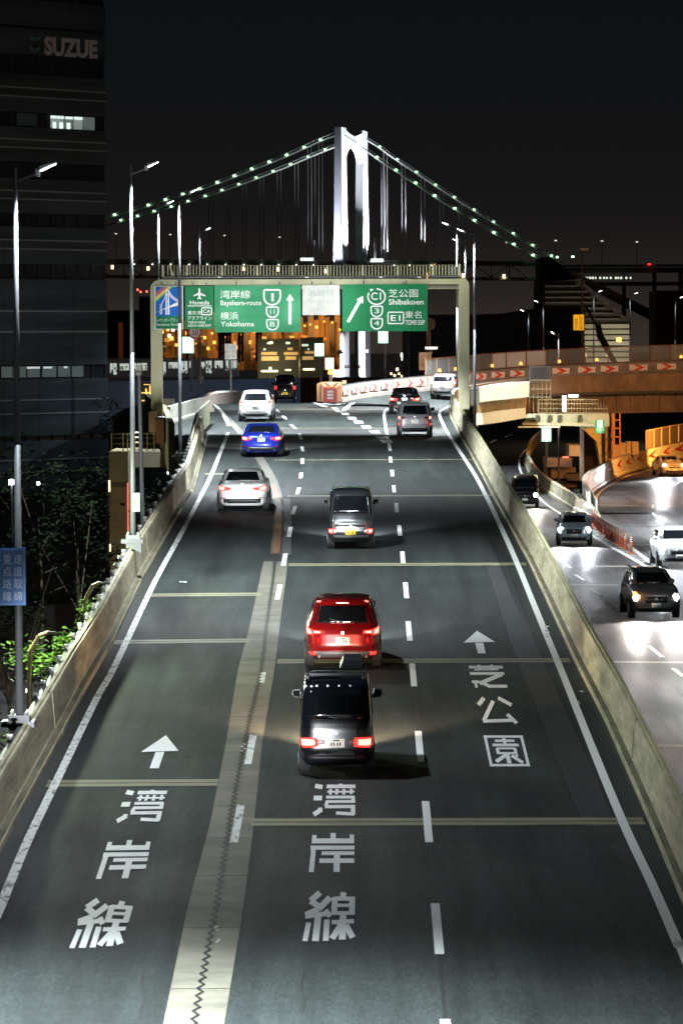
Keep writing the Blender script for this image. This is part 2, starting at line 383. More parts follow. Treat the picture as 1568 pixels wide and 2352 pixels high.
# strokes: (x0,y0,x1,y1,thickness) in a unit cell, y down; thickness across the stroke
GL = {
 '線': [(.28, 0, .10, .17, .13), (.10, .17, .30, .30, .12), (.50, .10, .28, .34, .13), (.28, .34, .02, .46, .12), (.02, .49, .50, .43, .10), (.42, .36, .52, .50, .10),
       (.28, .48, .26, 1.0, .13), (.10, .62, .06, 1.0, .10), (.46, .56, .46, 1.0, .11),
       (.78, 0, .76, .12, .12), (.58, .13, 1.0, .13, .09), (.60, .10, .60, .46, .12), (.96, .10, .96, .46, .12), (.58, .27, 1.0, .27, .07), (.58, .43, 1.0, .43, .08),
       (.78, .46, .78, .98, .13), (.56, .62, 1.0, .60, .09), (.74, .68, .58, .96, .12), (.84, .68, .98, .94, .12)],
 '岸': [(.10, .05, .10, .22, .10), (.52, 0, .52, .22, .12), (.94, .04, .94, .22, .10), (.05, .20, .99, .20, .12), (.03, .37, 1.0, .37, .10), (.10, .37, .08, .98, .11),
       (.28, .51, 1.0, .51, .09), (.24, .70, 1.0, .70, .11), (.62, .51, .62, .99, .14)],
 '湾': [(.02, .06, .20, .10, .12), (.0, .44, .20, .44, .13), (.02, .96, .20, .80, .13), (.12, .80, .22, .80, .10),
       (.30, .08, 1.0, .08, .10), (.64, 0, .64, .10, .12), (.40, .16, .40, .34, .08), (.56, .16, .54, .34, .08), (.72, .16, .72, .34, .08), (.90, .16, .90, .32, .08), (.32, .25, .98, .25, .05),
       (.30, .42, .98, .42, .08), (.95, .42, .95, .56, .10), (.30, .56, 1.0, .56, .08), (.33, .56, .30, .70, .10), (.28, .72, 1.0, .72, .09), (.95, .72, .95, .98, .12), (.55, .92, .98, .96, .09)],
 '芝': [(.0, .10, 1.0, .10, .10), (.30, 0, .30, .24, .11), (.68, 0, .68, .24, .11), (.14, .22, .86, .20, .05), (.0, .38, 1.0, .38, .10), (.92, .42, .22, .82, .13), (.02, .74, .22, .74, .10), (.12, .70, .12, 1.0, .10), (.25, .76, .52, .95, .12), (.45, .94, 1.0, .94, .11)],
 '公': [(.26, 0, .06, .28, .13), (.66, 0, .98, .28, .13), (.50, .12, .12, .90, .12), (.10, .92, .90, .88, .11), (.78, .64, .96, 1.0, .13)],
 '園': [(.0, .03, 1.0, .03, .07), (.0, .97, 1.0, .97, .07), (.04, 0, .04, 1.0, .08), (.96, 0, .96, 1.0, .08), (.26, .17, .76, .17, .07), (.50, .08, .50, .30, .09), (.18, .31, .84, .31, .08),
       (.26, .42, .74, .42, .05), (.28, .42, .28, .60, .09), (.72, .42, .72, .60, .09), (.26, .58, .74, .58, .06), (.50, .60, .50, .92, .12), (.46, .64, .18, .86, .10), (.60, .66, .84, .90, .10), (.76, .64, .62, .74, .07)],
}
def glyph(ch, cell):
    TL, TR, BR, BL = [Vector((*c, 0)) for c in cell]; mb = MB(); hw = (TR - TL).length; hh = (BL - TL).length
    for i, (x0, y0, x1, y1, t) in enumerate(GL[ch]):
        dx, dy = (x1 - x0) * hw, (y1 - y0) * hh; L_ = math.hypot(dx, dy); nx, ny = -dy / L_ * t / 2, dx / L_ * t / 2
        asp = (hw + hh) / 2; nx *= asp / hw; ny *= asp / hh
        q = []
        for ux, uy in ((x0 + nx, y0 + ny), (x1 + nx, y1 + ny), (x1 - nx, y1 - ny), (x0 - nx, y0 - ny)):
            p = TL.lerp(TR, ux).lerp(BL.lerp(BR, ux), uy); g = G(p.x, p.y); g.z += LIFT * 1.2 + .0004 * (i + 1); q.append(g)
        mb.quad(*q)
    mb.build('painted_character', M_paint, road)
glyph('線', [(194, 2067), (306, 2074), (276.7, 2177), (157.6, 2180)])
glyph('岸', [(244, 1931), (348, 1931), (330, 2019), (216, 2023)])
glyph('湾', [(289.5, 1816), (385, 1816), (366.5, 1889), (265.7, 1891)])
glyph('線', [(704, 2052), (813, 2052), (812, 2163), (693, 2164)])
glyph('岸', [(712, 1915), (814, 1915), (813, 2006), (706, 2007)])
glyph('湾', [(722, 1802), (816, 1802), (815, 1875), (718, 1876)])
glyph('芝', [(1075.6, 1528), (1153.2, 1528), (1165.3, 1580.8), (1084.3, 1580.8)])
glyph('公', [(1090, 1604), (1171, 1604), (1189.8, 1662.6), (1101, 1662.6)])
glyph('園', [(1109.5, 1691), (1200, 1691), (1217.3, 1761), (1124.6, 1761)])
# --- longitudinal joint: pale concrete strip in cast sections, black saw-tooth seal
LJ = [(375, 2352, 515), (432, 2080, 560), (483, 1890, 577 + 6), (520, 1700, 603), (545, 1545, 630), (573, 1440, 642), (605, 1290, 661)]
js = MB()
def ljx(y):
    for a, b in zip(LJ, LJ[1:]):
        if b[1] <= y <= a[1]:
            t = (a[1] - y) / (a[1] - b[1]); return a[0] + (b[0] - a[0]) * t, a[2] + (b[2] - a[2]) * t
    return LJ[0][0], LJ[0][2]
lja = [G(a, y) for a, y, b in LJ]; ljb = [G(b, y) for a, y, b in LJ]
def jseg(Y0, Y1, mt, k, side=None):
    def X(path, Y):
        for a, b in zip(path, path[1:]):
            if Y <= b.y or b is path[-1]: return a.x + (b.x - a.x) * (Y - a.y) / (b.y - a.y)
    n = 3; A_ = []; B_ = []
    for i in range(n + 1):
        Y = Y0 + (Y1 - Y0) * i / n; xa, xb = X(lja, Y), X(ljb, Y)
        A_.append(Vector((xa, Y, zmain(Y) + LIFT * k))); B_.append(Vector((xb, Y, zmain(Y) + LIFT * k)))
    return MB().strip(A_, B_).build('joint_slab', mt, road)
tones = []
for i in range(4):
    f = (1.0, .78, 1.15, .9)[i]
    tones.append(mat('joint_concrete_%s' % 'abcd'[i], tuple(c * f for c in (.20, .187, .145)), .8, var=.45, scale=1.1, bump=.4, stretch=(.8, .9, 1)))
Y = 48.0; i = 0; rr = random.Random(3)
while Y < lja[-1].y - 1:
    Ln = min(rr.uniform(3.2, 5.5), lja[-1].y - Y); jseg(Y + .02, Y + Ln - .02, tones[rr.randrange(4)], 1); Y += Ln; i += 1
zz = MB(); pts = []
CJ = [(445, 2352), (497, 2080), (527, 1890), (556, 1735), (598, 1545), (612, 1440), (632, 1290)]
cj = [G(x, y) for x, y in CJ]; prev = None; Y = cj[0].y - 6; k = 0; Lz = []; Rz = []
while Y < cj[-1].y:
    for a, b in zip(cj, cj[1:]):
        if Y <= b.y: break
    x = a.x + (b.x - a.x) * (Y - a.y) / (b.y - a.y); am = .045 if k % 2 else -.045
    Lz.append(Vector((x + am - .022, Y, zmain(Y) + LIFT * 3))); Rz.append(Vector((x + am + .022, Y, zmain(Y) + LIFT * 3))); Y += .26; k += 1
zz.strip(Lz, Rz).build('joint_seal', M_black, road)
# continuation: narrow worn strip bending left under the white cars
M_jr = mat('joint_worn_red', (.26, .13, .07), .6, var=.4, scale=2, stretch=(.5, 1, 1))
band('joint_strip', [(634, 1272), (640, 1200), (640, 1160), (628, 1110), (604, 1065), (577, 1028), (545, 985), (515, 955)], .38, mat('joint_grey', (.13, .12, .10), .7, var=.4, scale=2), 1)
band('joint_strip', [(634, 1272), (638, 1225), (640, 1185), (638, 1150), (627, 1112)], .22, M_jr, 2)
band('joint_patch', [(655, 1275), (657, 1200), (655, 1145)], .36, mat('patch_grey', (.10, .10, .095), .7, var=.5, scale=3), 1)
# --- transverse expansion joints
def cross(y, x0, x1, half, m=M_jy, gap=True, slope=0.0):
    a, b = G(x0, y - slope * (x0 - 900)), G(x1, y - slope * (x1 - 900)); mb = MB(); th = half
    for s0, s1, lv in ((-th, -.12 * th, 1.4), (.12 * th, th, 1.4)) if gap else ((-th, th, 1.4),):
        n = 8; A_ = []; B_ = []
        for i in range(n + 1):
            p = a.lerp(b, i / n)
            for s, L_ in ((s0, A_), (s1, B_)):
                q = Vector((p.x, p.y + s, 0)); q.z = zmain(q.y) + LIFT * lv; L_.append(q)
        mb.strip(A_, B_)
    o = mb.build('expansion_joint', m, road)
    if gap:
        g = MB(); A_ = []; B_ = []
        for i in range(9):
            p = a.lerp(b, i / 8)
            for s, L_ in ((-.12 * th + .002, A_), (.12 * th - .002, B_)):
                q = Vector((p.x, p.y + s, 0)); q.z = zmain(q.y) + LIFT * .8; L_.append(q)
        g.strip(A_, B_).build('joint_seal', M_black, road)
cross(1889, 578, 1478, .40, slope=.003); cross(1519, 636, 1308, .42, slope=.004); cross(1297, 662, 1208, .42, slope=.003); cross(1139, 660, 1130, .35, slope=.004); cross(1056, 630, 1090, .3, slope=.003)
cross(1796, 108, 500, .42, slope=.006); cross(1468, 262, 575, .42, slope=.012); cross(1363, 340, 600, .42, slope=.008); cross(1089, 470, 600, .35); cross(940, 500, 884, .5)
for pts in ([(558, 985), (1020, 985), (1034, 1002), (566, 1002)],):
    patch('dark_resurfacing', pts, mat('asphalt_fresh', (.034, .035, .034), .6, var=.3, scale=4), 1.2)
cross(983.5, 600, 1020, .25, M_jy, False)
# worn kerb-side gutter strip on the left, tar patches and scratches
band('gutter_strip', [(20, 1925), (160, 1662), (284, 1437), (350, 1298), (405, 1200), (447, 1125), (478, 1050)], .42, mat('gutter_dirt', (.035, .036, .033), .85, var=.7, scale=6, stretch=(.5, 2.2, 1)), 1)
band('gutter_strip', [(1512, 1905), (1345, 1560), (1280, 1415), (1180, 1215), (1100, 1070)], .30, mat('gutter_dirt_right', (.042, .040, .036), .85, var=.6, scale=5, stretch=(.5, 2.2, 1)), 1)
band('wheel_wear', [(1380, 1900), (1290, 1690), (1195, 1460), (1140, 1300)], .62, mat('wear_dark', (.040, .042, .043), .6, var=.3, scale=3, stretch=(1, .2, 1)), .6)
for c, r in (((420, 1338), 9), ((1255, 1440), 6), ((1335, 1590), 5)):
    patch('paint_scrap', [(c[0] - r, c[1] - 2), (c[0] + r, c[1] - 1), (c[0] + r * .9, c[1] + 2), (c[0] - r * .7, c[1] + 1.5)], M_paintw, 3)
for x, y, wd, ln in ((1253, 1442, 7, 26), (1258, 1447, 5, 20), (1184, 1278, 5, 12), (1281, 1512, 8, 10), (1330, 1612, 6, 8), (560, 1710, 8, 20), (496, 2130, 9, 12), (500, 2160, 7, 9)):
    rr = random.Random(int(x)); 
    for k in range(4):
        xx = x + rr.uniform(-wd, wd) * .5; yy = y + k * ln / 4
        patch('paint_scrap', [(xx - wd * .5, yy), (xx + wd * .4, yy + .5), (xx + wd * .3, yy + ln * .15), (xx - wd * .3, yy + ln * .16)], M_paintw, 3)
# longitudinal paving seams, tar-sealed cracks, and small patches
M_tar = mat('tar_seal', (.012, .012, .012), .85)
band('paving_seam', [Vector((uX(1.04, Y), Y, 0)) for Y in (30, 60)] + [G(x, y) for x, y in ((979, 1850), (963, 1700), (948, 1545), (939, 1450), (931, 1345), (924, 1270), (917, 1200), (907, 1140), (901, 1090))], .05, M_tar, .7, smooth=False)
rr = random.Random(31)
for cx_, cy_, n_ in ((1130, 2080, 5), (700, 2230, 4), (870, 1640, 4), (1150, 1900, 4), (330, 2230, 5), (480, 1600, 4), (800, 1250, 4), (1010, 1350, 4)):
    x, y = cx_, cy_; P_ = [(x, y)]
    for k in range(n_): x += rr.uniform(-9, 9); y += rr.uniform(14, 34); P_.append((x, y))
    band('sealed_crack', P_, rr.uniform(.02, .035), M_tar, .8, smooth=False)
# gore chevron lines in front of the crash cushion
band('gore_line', [(720, 924.5), (742, 932), (765, 936), (800, 933), (860, 923)], .3, M_paint)
band('gore_line', [(742, 926.5), (765, 929), (790, 927)], .22, M_paint)
# ---------------------------------------------------------------- parapets
def prof_r(): return [(0, -.3), (0, .12), (.05, .145), (.14, .16), (.16, .20), (.215, .90), (.235, .95), (.37, .95), (.37, -.3)]
def parapet(name, label, path, side, base, mtl=M_conc, cope=None):
    P_ = dens(path, 5.0); t = thing(name, label, 'wall', base)
    # poured sections with recessed joints
    n = max(1, int(len(P_) / 3)); k = 0
    while k < len(P_) - 1:
        seg = P_[k:k + 4]
        seg = [Vector(p) for p in seg]
        if len(seg) > 1:
            d = (seg[1] - seg[0]).normalized(); seg[0] = seg[0] + d * .16
            MB(base).sweep(seg, prof_r(), side).build('wall_section', mtl, t)
        k += 3
    MB(base).sweep(P_, [(.02, .147), (.02, .152), (.137, .168), (.137, .163)], side).build('mossy_ledge', M_moss, t)
    MB(base).sweep(P_, [(.30, .953), (.30, .985), (.385, .985), (.385, .86), (.373, .86), (.373, .953)], side).build('coping', cope or M_cope, t)
    return t, P_
rp_t, rP = parapet('concrete_parapet', 'stained concrete parapet curving along the right edge of the elevated road', right_path, 1, (5.4, 40, 11))
lp_t, lP = parapet('concrete_parapet', 'long stained concrete parapet along the left edge of the elevated road', left_path, -1, (-6.4, 40, 11), cope=M_conc)
stud = MB().cyl((0, 0, 0), (0, 0, .10), .06, .05, 6).cyl((0, 0, .10), (0, 0, .15), .085, .06, 8); so = stud.build('stud', M_bolt, lp_t)
Ps = dens(lP, 1.0); step = 2.05; Yn = 60; first = True
for p, q in zip(Ps, Ps[1:]):
    if p.y >= Yn:
        Yn = p.y + step; loc = Vector((p.x - .47, p.y, p.z + .93)) - lp_t.location
        if first: so.location = loc; first = False
        else: inst(so.data, 'stud', lp_t, loc)
MB(lp_t.location).sweep(lP, [(.385, .78), (.385, .93), (.50, .93), (.50, .87), (.40, .87), (.40, .78)], -1).build('steel_angle', M_dsteel, lp_t)
# open expansion comb at the far end of the left parapet
c = thing('steel_guard_wall', 'short slotted steel guard wall at the far end of the left parapet', 'wall', left_path[-1])
gq = Q(500, 1450, 3.135)
ga = G(*gq(860, 1130)); gb = Vector((left_path[-1].x - .25, left_path[-1].y + 14, 0)); gb.z = zmain(gb.y); ga = Vector((left_path[-3].x - .25, left_path[-3].y, left_path[-3].z))
gpth = dens([ga, Vector((left_path[-1].x - .3, left_path[-1].y, left_path[-1].z)), gb], 3)
MB(c.location).sweep(gpth, [(.1, 0), (.1, 1.25), (.16, 1.25), (.16, 0)], -1).build('plate', mat('guard_plate', (.42, .41, .28), .6, var=.4, scale=3), c)
for p in dens(gpth, 1.4): MB(c.location).box((p.x - .22, p.y, p.z + .85), (.14, .12, .55)).build('rib', M_dsteel, c)
sw = thing('slip_road_wall', 'low mossy wall along the outer edge of the left slip road', 'wall', (-8.5, 200, 17))
sp0 = [Vector((lerp([(185, -8.0), (210, -9.5), (226, -11.0), (240, -12.0)], Y), Y, zmain(Y))) for Y in range(186, 240, 4)]
for k in range(0, len(sp0) - 1, 2): MB(sw.location).sweep(sp0[k:k + 3], [(0, -1.7), (0, .8), (.3, .8), (.3, -1.7)], -1).build('wall_section', mat('wall_mossy', (.16, .16, .09), .85, var=.5, scale=3), sw)
# diagonal white island wall where the slip road joins
iw = thing('island_wall', 'bright white concrete wall set diagonally beside the left slip road', 'wall', G(440, 960))
a = G(398, 974); b = G(492, 944); wp = dens([a, b], 2.5)
for k in range(0, len(wp) - 1, 2):
    sg = wp[k:k + 3]; MB(iw.location).sweep(sg, [(0, 0), (0, .18), (.12, .22), (.16, .95), (.34, .95), (.34, 0)], -1).build('wall_section', M_concw, iw)
# low wall on the far left beyond the crest
fw = thing('low_wall', 'low dark wall with a rope of studs beyond the crest at left', 'wall', (-13, 250, 17.6))
fp = [Pt(478, 922, 236), Pt(500, 921, 250), Pt(540, 924, 262), Pt(580, 928, 275), Pt(640, 934, 300)]
for p in fp: p.z = zmain(p.y)
fp = dens(fp, 3)
for k in range(0, len(fp) - 1, 3): MB(fw.location).sweep(fp[k:k + 4], [(0, -.3), (0, .75), (-.25, .75), (-.25, -.3)], 1).build('wall_section', mat('wall_dark', (.16, .12, .11), .8, var=.3), fw)
st2 = MB().cyl((0, 0, 0), (0, 0, .12), .07, .05, 6).build('stud', M_bolt, fw); st2.location = Vector(fp[0]) - fw.location + Vector((0, 0, .75))
for p in dens(fp, 1.2)[1:]: inst(st2.data, 'stud', fw, p - fw.location + Vector((0, 0, .75)))
# ================================================================ RIGHT-HAND RAMP (upper) curving away over the lower roads
NE = [(1029, 232, -4.27), (1036, 238, -4.15), (1052, 242, -4.05), (1090, 245, -3.92), (1214, 250, -3.55), (1400, 254, -3.42), (1568, 257, -3.4), (1800, 260, -3.4)]
FE = [(786, 238, -4.0), (850, 243.5, -3.78), (950, 250, -3.58), (1050, 255, -3.36), (1200, 260, -3.05), (1400, 263, -2.8), (1568, 264, -2.65), (1800, 264, -2.6)]
def edge(l):
    out = []
    for px, Y, dz in l:
        p = Pt(px, 900, Y); p.z = CZ + dz; out.append(p)
    return smooth_path(out, 5)
ne = edge(NE); fe = edge(FE)
rmp = MB(); n = min(len(ne), len(fe)); rmp.strip([p - Vector((0, 0, .004)) for p in fe[:n]], [p - Vector((0, 0, .004)) for p in ne[:n]])
ramp = tag(rmp.build('ramp_road', M_road), kind='structure')
nc = 6
M_wallo = mat('parapet_orange_lit', (.27, .24, .21), .75, var=.4, scale=1.5, bump=.3)
cw = thing('chevron_parapet', 'long curved concrete parapet carrying red and white chevron boards above the ramp', 'wall', fe[0])
for k in range(0, len(fe) - 1, 3):
    MB(cw.location).sweep(fe[k:k + 4], [(0, -.1), (0, .2), (-.12, .24), (-.16, .95), (-.4, .95), (-.4, -.1)], 1).build('wall_section', M_wallo, cw)
MB(cw.location).sweep(fe, [(-.18, .955), (-.18, 1.0), (-.42, 1.0), (-.42, .955)], 1).build('coping', M_dsteel, cw)
F1 = dens(fe, .35); acc = 0.0; nxt = .8; k = 0
panel = None; chev = None; M_chr = mat('chevron_red', (.72, .06, .03), .35); M_chw = mat('chevron_white', (.85, .82, .76), .35)
for a, b in zip(F1, F1[1:]):
    acc += (b - a).length
    if acc >= nxt:
        nxt = acc + 1.62
        dd = (b - a); dd.z = 0; dd.normalize(); nr = Vector((dd.y, -dd.x, 0)); ang = math.atan2(dd.y, dd.x)
        loc = b + nr * -.105 + Vector((0, 0, .60)) + nr * .06; wd = 1.45 if b.x >= 4 else 1.35
        if panel is None:
            panel = MB().box((0, 0, 0), (1.32, .02, .40)); o = panel.build('chevron_board', M_chw, cw); o.location = loc - cw.location; o.rotation_euler = (R(5), 0, ang); panel = o.data
            cm_ = MB()
            for s in (-.62, .02):
                cm_.prism([(s, -.014, .2), (s + .30, -.014, .2), (s + .62, -.014, 0), (s + .30, -.014, -.2), (s, -.014, -.2), (s + .32, -.014, 0)], (0, -.004, 0))
                break
            cm_ = MB(); s = -.42
            cm_.prism([(s, -.014, .195), (s + .42, -.014, .195), (s + .86, -.014, 0), (s + .42, -.014, -.195), (s, -.014, -.195), (s + .44, -.014, 0)], (0, -.004, 0))
            c2_ = cm_.build('chevron', M_chr, o); chev = c2_.data
        else:
            o = inst(panel, 'chevron_board', cw, loc - cw.location, (R(5), 0, ang)); inst(chev, 'chevron', o, (0, 0, 0))
# amber beacon studs on top of the parapet
bm_ = MB().cyl((0, 0, 0), (0, 0, .16), .05, .05, 6); bh = MB().cyl((0, 0, .16), (0, 0, .34), .10, .07, 8)
crop5 = Q(1700, 1200, 1.5238)
bl = [(92, 415), (207, 415), (412, 405), (602, 392), (820, 384), (1048, 373), (1558, 360)]
M_amb = mat('amber_beacon', (1, .5, .1), .3, emit=(1, .34, .05), es=3.5)
def on_fe(px):
    best = min(F1, key=lambda p: abs((784 + 8820 * p.x / p.y) - px)); return best
for i, (cx_, cy_) in enumerate(bl):
    px, py = crop5(cx_, cy_); p = on_fe(px)
    t = thing('amber_beacon', ['amber warning light on the chevron parapet behind the gantry leg', 'amber warning light on the chevron parapet just right of the gantry leg', 'amber warning light before the first frosted noise panel',
               'amber warning light below the frosted noise panels', 'amber warning light above the second hidden chevron gap by the tall pole', 'amber warning light under the orange lit yard', 'rightmost amber warning light on the chevron parapet'][i], 'beacon', p + Vector((0, 0, 1.0)) + Vector((-.1, .3, 0)), group='amber beacons along the chevron parapet')
    if i == 0: b0 = bm_.build('stem', M_dsteel, t); b1 = bh.build('lens', M_amb, t)
    else: inst(b0.data, 'stem', t, (0, 0, 0)); inst(b1.data, 'lens', t, (0, 0, 0))
# noise barrier with clear and frosted panes
nb = thing('noise_barrier', 'framed translucent noise barrier rising behind the chevron parapet', 'barrier', fe[12])
M_pane = bpy.data.materials.new('acrylic_pane'); M_pane.use_nodes = True; b_ = M_pane.node_tree.nodes['Principled BSDF']
b_.inputs['Base Color'].default_value = (.25, .28, .28, 1); b_.inputs['Alpha'].default_value = .30; b_.inputs['Roughness'].default_value = .35
M_frost = bpy.data.materials.new('frosted_pane'); M_frost.use_nodes = True; b_ = M_frost.node_tree.nodes['Principled BSDF']
b_.inputs['Base Color'].default_value = (.50, .55, .55, 1); b_.inputs['Alpha'].default_value = .75; b_.inputs['Roughness'].default_value = .5
start = on_fe(985); acc = 0; on = False; last = None; cnt = 0; nbp = [p for p in F1 if p.x >= start.x]; off = Vector((-.1, .45, 0))
posts = [nbp[0]]
for a, b in zip(nbp, nbp[1:]):
    acc += (b - a).length
    if acc >= 1.36: posts.append(b); acc = 0
pm = MB().box((0, 0, .55), (.09, .09, 1.1)); po = None
for i, p in enumerate(posts):
    loc = p + off + Vector((0, 0, 1.0)) - nb.location
    if po is None: o = pm.build('post', mat('rust_steel', (.16, .07, .035), .7), nb); o.location = loc; po = o.data
    else: inst(po, 'post', nb, loc)
    if i:
        q = posts[i - 1]; u = q + off; v = p + off; H0, H1 = 1.05, 2.02
        fr = cnt in (5, 6, 7)
        mb = MB(nb.location); mb.prism([u + Vector((0, 0, H0)), v + Vector((0, 0, H0)), v + Vector((0, 0, H1)), u + Vector((0, 0, H1))], (0, .03, 0)); mb.build('pane', M_frost if fr else M_pane, nb); cnt += 1
        MB(nb.location).bar(u + Vector((0, -.02, 2.06)), v + Vector((0, -.02, 2.06)), .07, .07).build('rail', MC['rust_steel'], nb); MB(nb.location).bar(u + Vector((0, -.02, 1.0)), v + Vector((0, -.02, 1.0)), .08, .08).build('rail', MC['rust_steel'], nb)
# near-side parapet + fascia girder of the ramp
rg = thing('ramp_girder', 'deep brown girder and parapet of the ramp crossing over the lower road', 'bridge', ne[10])
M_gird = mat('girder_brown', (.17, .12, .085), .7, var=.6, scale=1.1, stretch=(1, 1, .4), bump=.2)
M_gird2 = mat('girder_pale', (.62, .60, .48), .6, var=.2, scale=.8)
nn = ne
for k in range(2, len(nn) - 1, 2):
    MB(rg.location).sweep(nn[k:k + 3], [(0, 0), (.12, .9), (.36, .9), (.40, -.22), (0, -.22)], 1).build('parapet_section', M_wallo if k < 14 else M_gird, rg)
for k in range(8, len(nn) - 1, 2):
    sg = nn[k:k + 3]; pale = k < 18
    MB(rg.location).sweep(sg, [(-.9, -.23), (.50, -.23), (.50, -.40), (-.9, -.48)], 1).build('flange', M_dsteel, rg)
    if not pale: MB(rg.location).sweep(sg, [(-1.4, -.49), (-.9, -.49), (-.9, -1.5), (-1.4, -1.5)], 1).build('web', M_gird, rg)
for p, q in zip(dens(nn[18:], 2.4), dens(nn[18:], 2.4)[1:]):
    d_ = (q - p); d_.z = 0; d_.normalize(); n_ = Vector((d_.y, -d_.x, 0)); c_ = p - n_ * .86 + Vector((0, 0, -1.0)); MB(rg.location).box(c_, (.08, .12, .96), math.atan2(d_.y, d_.x)).build('stiffener', M_gird, rg)
MB(rg.location).sweep(nn[8:], [(-.9, -1.5), (-6, -1.5), (-6, -1.7), (-.9, -1.7)], 1).build('soffit', M_gird, rg)
# lit lower abutment below the ramp (white wall seen left of the pier)
zz = lambda px, py, Y: Pt(px, py, Y)
ab = thing('lit_abutment', 'brightly lit cream abutment girder below the start of the ramp', 'bridge', Pt(1150, 950, 244))
c5 = crop5
def poly5(pts, Y, dep, base):
    return MB(base).prism([Pt(*c5(*p), Y) for p in pts], (0, dep, 0))
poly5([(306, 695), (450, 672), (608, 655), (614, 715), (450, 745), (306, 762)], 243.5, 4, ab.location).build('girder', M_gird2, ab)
poly5([(300, 620), (620, 590), (612, 655), (300, 692)], 244.2, 4, ab.location).build('painted_shadow_strip', mat('shadow_strip_brown', (.22, .15, .07), .8, var=.4), ab)  # brown shadow strip between the pale girders, built as a coloured slab
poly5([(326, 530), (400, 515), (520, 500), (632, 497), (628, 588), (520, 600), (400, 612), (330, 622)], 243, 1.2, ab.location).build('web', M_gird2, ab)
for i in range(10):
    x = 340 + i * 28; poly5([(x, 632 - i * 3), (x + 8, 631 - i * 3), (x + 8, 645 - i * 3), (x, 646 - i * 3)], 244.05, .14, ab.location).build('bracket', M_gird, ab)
poly5([(274, 540), (328, 528), (330, 640), (276, 640)], 240, 2, ab.location).build('cabinet', M_dsteel, ab)
# pier cap, catwalk, stairs and cabinet in front of the ramp pier
pc = thing('pier', 'concrete pier with yellow lit cap beam and catwalk under the ramp', 'bridge pier', Pt(1290, 1000, 249))
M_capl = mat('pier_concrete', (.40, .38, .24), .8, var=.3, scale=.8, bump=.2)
poly5([(620, 692), (1118, 690), (1120, 768), (960, 770), (600, 745)], 249, 31, pc.location).build('cap_beam', M_capl, pc)
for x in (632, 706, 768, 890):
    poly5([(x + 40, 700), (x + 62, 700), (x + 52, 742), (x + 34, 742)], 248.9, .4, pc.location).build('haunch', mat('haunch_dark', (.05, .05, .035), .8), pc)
poly5([(590, 745), (1040, 752), (1040, 768), (590, 760)], 248.3, .5, pc.location).build('walkway_edge', M_capl, pc)
poly5([(565, 768), (820, 766), (820, 776), (565, 776)], 248.0, .5, pc.location).build('walkway_edge', M_gird2, pc)
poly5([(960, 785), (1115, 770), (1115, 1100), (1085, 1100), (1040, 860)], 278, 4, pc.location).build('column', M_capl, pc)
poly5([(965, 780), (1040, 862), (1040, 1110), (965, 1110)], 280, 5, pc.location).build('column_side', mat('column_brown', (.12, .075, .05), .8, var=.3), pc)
cwk = thing('catwalk', 'scaffold-like steel catwalk with tall railings over the pier cap', 'catwalk', Pt(1250, 930, 247))
M_cat = mat('catwalk_steel', (.13, .11, .06), .6, .2)
for x in range(690, 1110, 18):
    top = 603 if x < 1030 else 603 + (x - 1030) * .5
    MB(cwk.location).bar(Pt(*c5(x, top), 247), Pt(*c5(x, 688), 247), .045, .045).build('upright', M_cat, cwk)
for yy in (604, 630, 660, 686): MB(cwk.location).bar(Pt(*c5(690, yy), 246.9), Pt(*c5(1110 if yy > 640 else 1050, yy), 246.9), .06, .06).build('rail', M_cat, cwk)
for x in range(632, 768, 26):
    MB(cwk.location).bar(Pt(*c5(x, 486), 246), Pt(*c5(x, 690), 246), .05, .05).build('upright', M_cat, cwk)
for yy in (486, 540, 590): MB(cwk.location).bar(Pt(*c5(630, yy), 245.9), Pt(*c5(766, yy), 245.9), .06, .06).build('rail', M_cat, cwk)
MB(cwk.location).bar(Pt(*c5(845, 580), 246.4), Pt(*c5(845, 680), 246.4), .28, .2).build('conduit_box', mat('conduit', (.5, .5, .42), .6), cwk)
eb = thing('equipment_box', 'tall dark shuttered equipment box standing against the chevron parapet', 'cabinet', Pt(*c5(700, 500), 248))
poly5([(634, 402), (764, 402), (764, 498), (634, 503)], 248, 1, eb.location).build('box', M_dsteel, eb)
for i in range(6): poly5([(640 + i * 21, 408), (655 + i * 21, 408), (655 + i * 21, 490), (640 + i * 21, 490)], 247.95, .04, eb.location).build('louvre', M_trim, eb)
wl = thing('strip_light', 'lit white strip light above the catwalk', 'lamp', Pt(*c5(900, 582), 246))
poly5([(872, 576), (930, 576), (928, 588), (874, 588)], 246, .2, wl.location).build('tube', M_led, wl)
lamp('POINT', Pt(*c5(900, 596), 245), 260, (1, .95, .6), rad=.2)
lamp('SPOT', Pt(*c5(470, 560), 236) + Vector((0, 0, -1)), 1500, (1, .97, .70), target=Pt(*c5(480, 600), 244), size=120, rad=.2)
# access ladder tower and exit sign
ld = thing('ladder_tower', 'caged rusty access ladder tower beside the pier', 'ladder', Pt(*c5(1165, 800), 277))
for x in (1142, 1150, 1184): MB(ld.location).bar(Pt(*c5(x, 676), 277), Pt(*c5(x, 985), 277), .08, .08).build('upright', mat('ladder_rust', (.35, .16, .06), .6), ld)
for y in (678, 730, 780, 832, 884): MB(ld.location).bar(Pt(*c5(1142, y), 276.9), Pt(*c5(1188, y), 276.9), .12, .08).build('rung', MC['ladder_rust'], ld)
cb = thing('pipe_bundle', 'bundle of grimy vertical pipes on the corner of the pier', 'pipes', Pt(*c5(1110, 800), 277.6))
for i, x in enumerate((1098, 1108, 1119, 1130, 1137)):
    y0 = (706, 700, 640, 636, 690)[i]
    MB(cb.location).cyl(Pt(*c5(x, y0), 277.6), Pt(*c5(x, 1060), 277.6), .07 + .02 * (i % 2), n=8).build('pipe', M_gird if i % 2 else mat('pipe_grey', (.25, .22, .17), .6), cb)
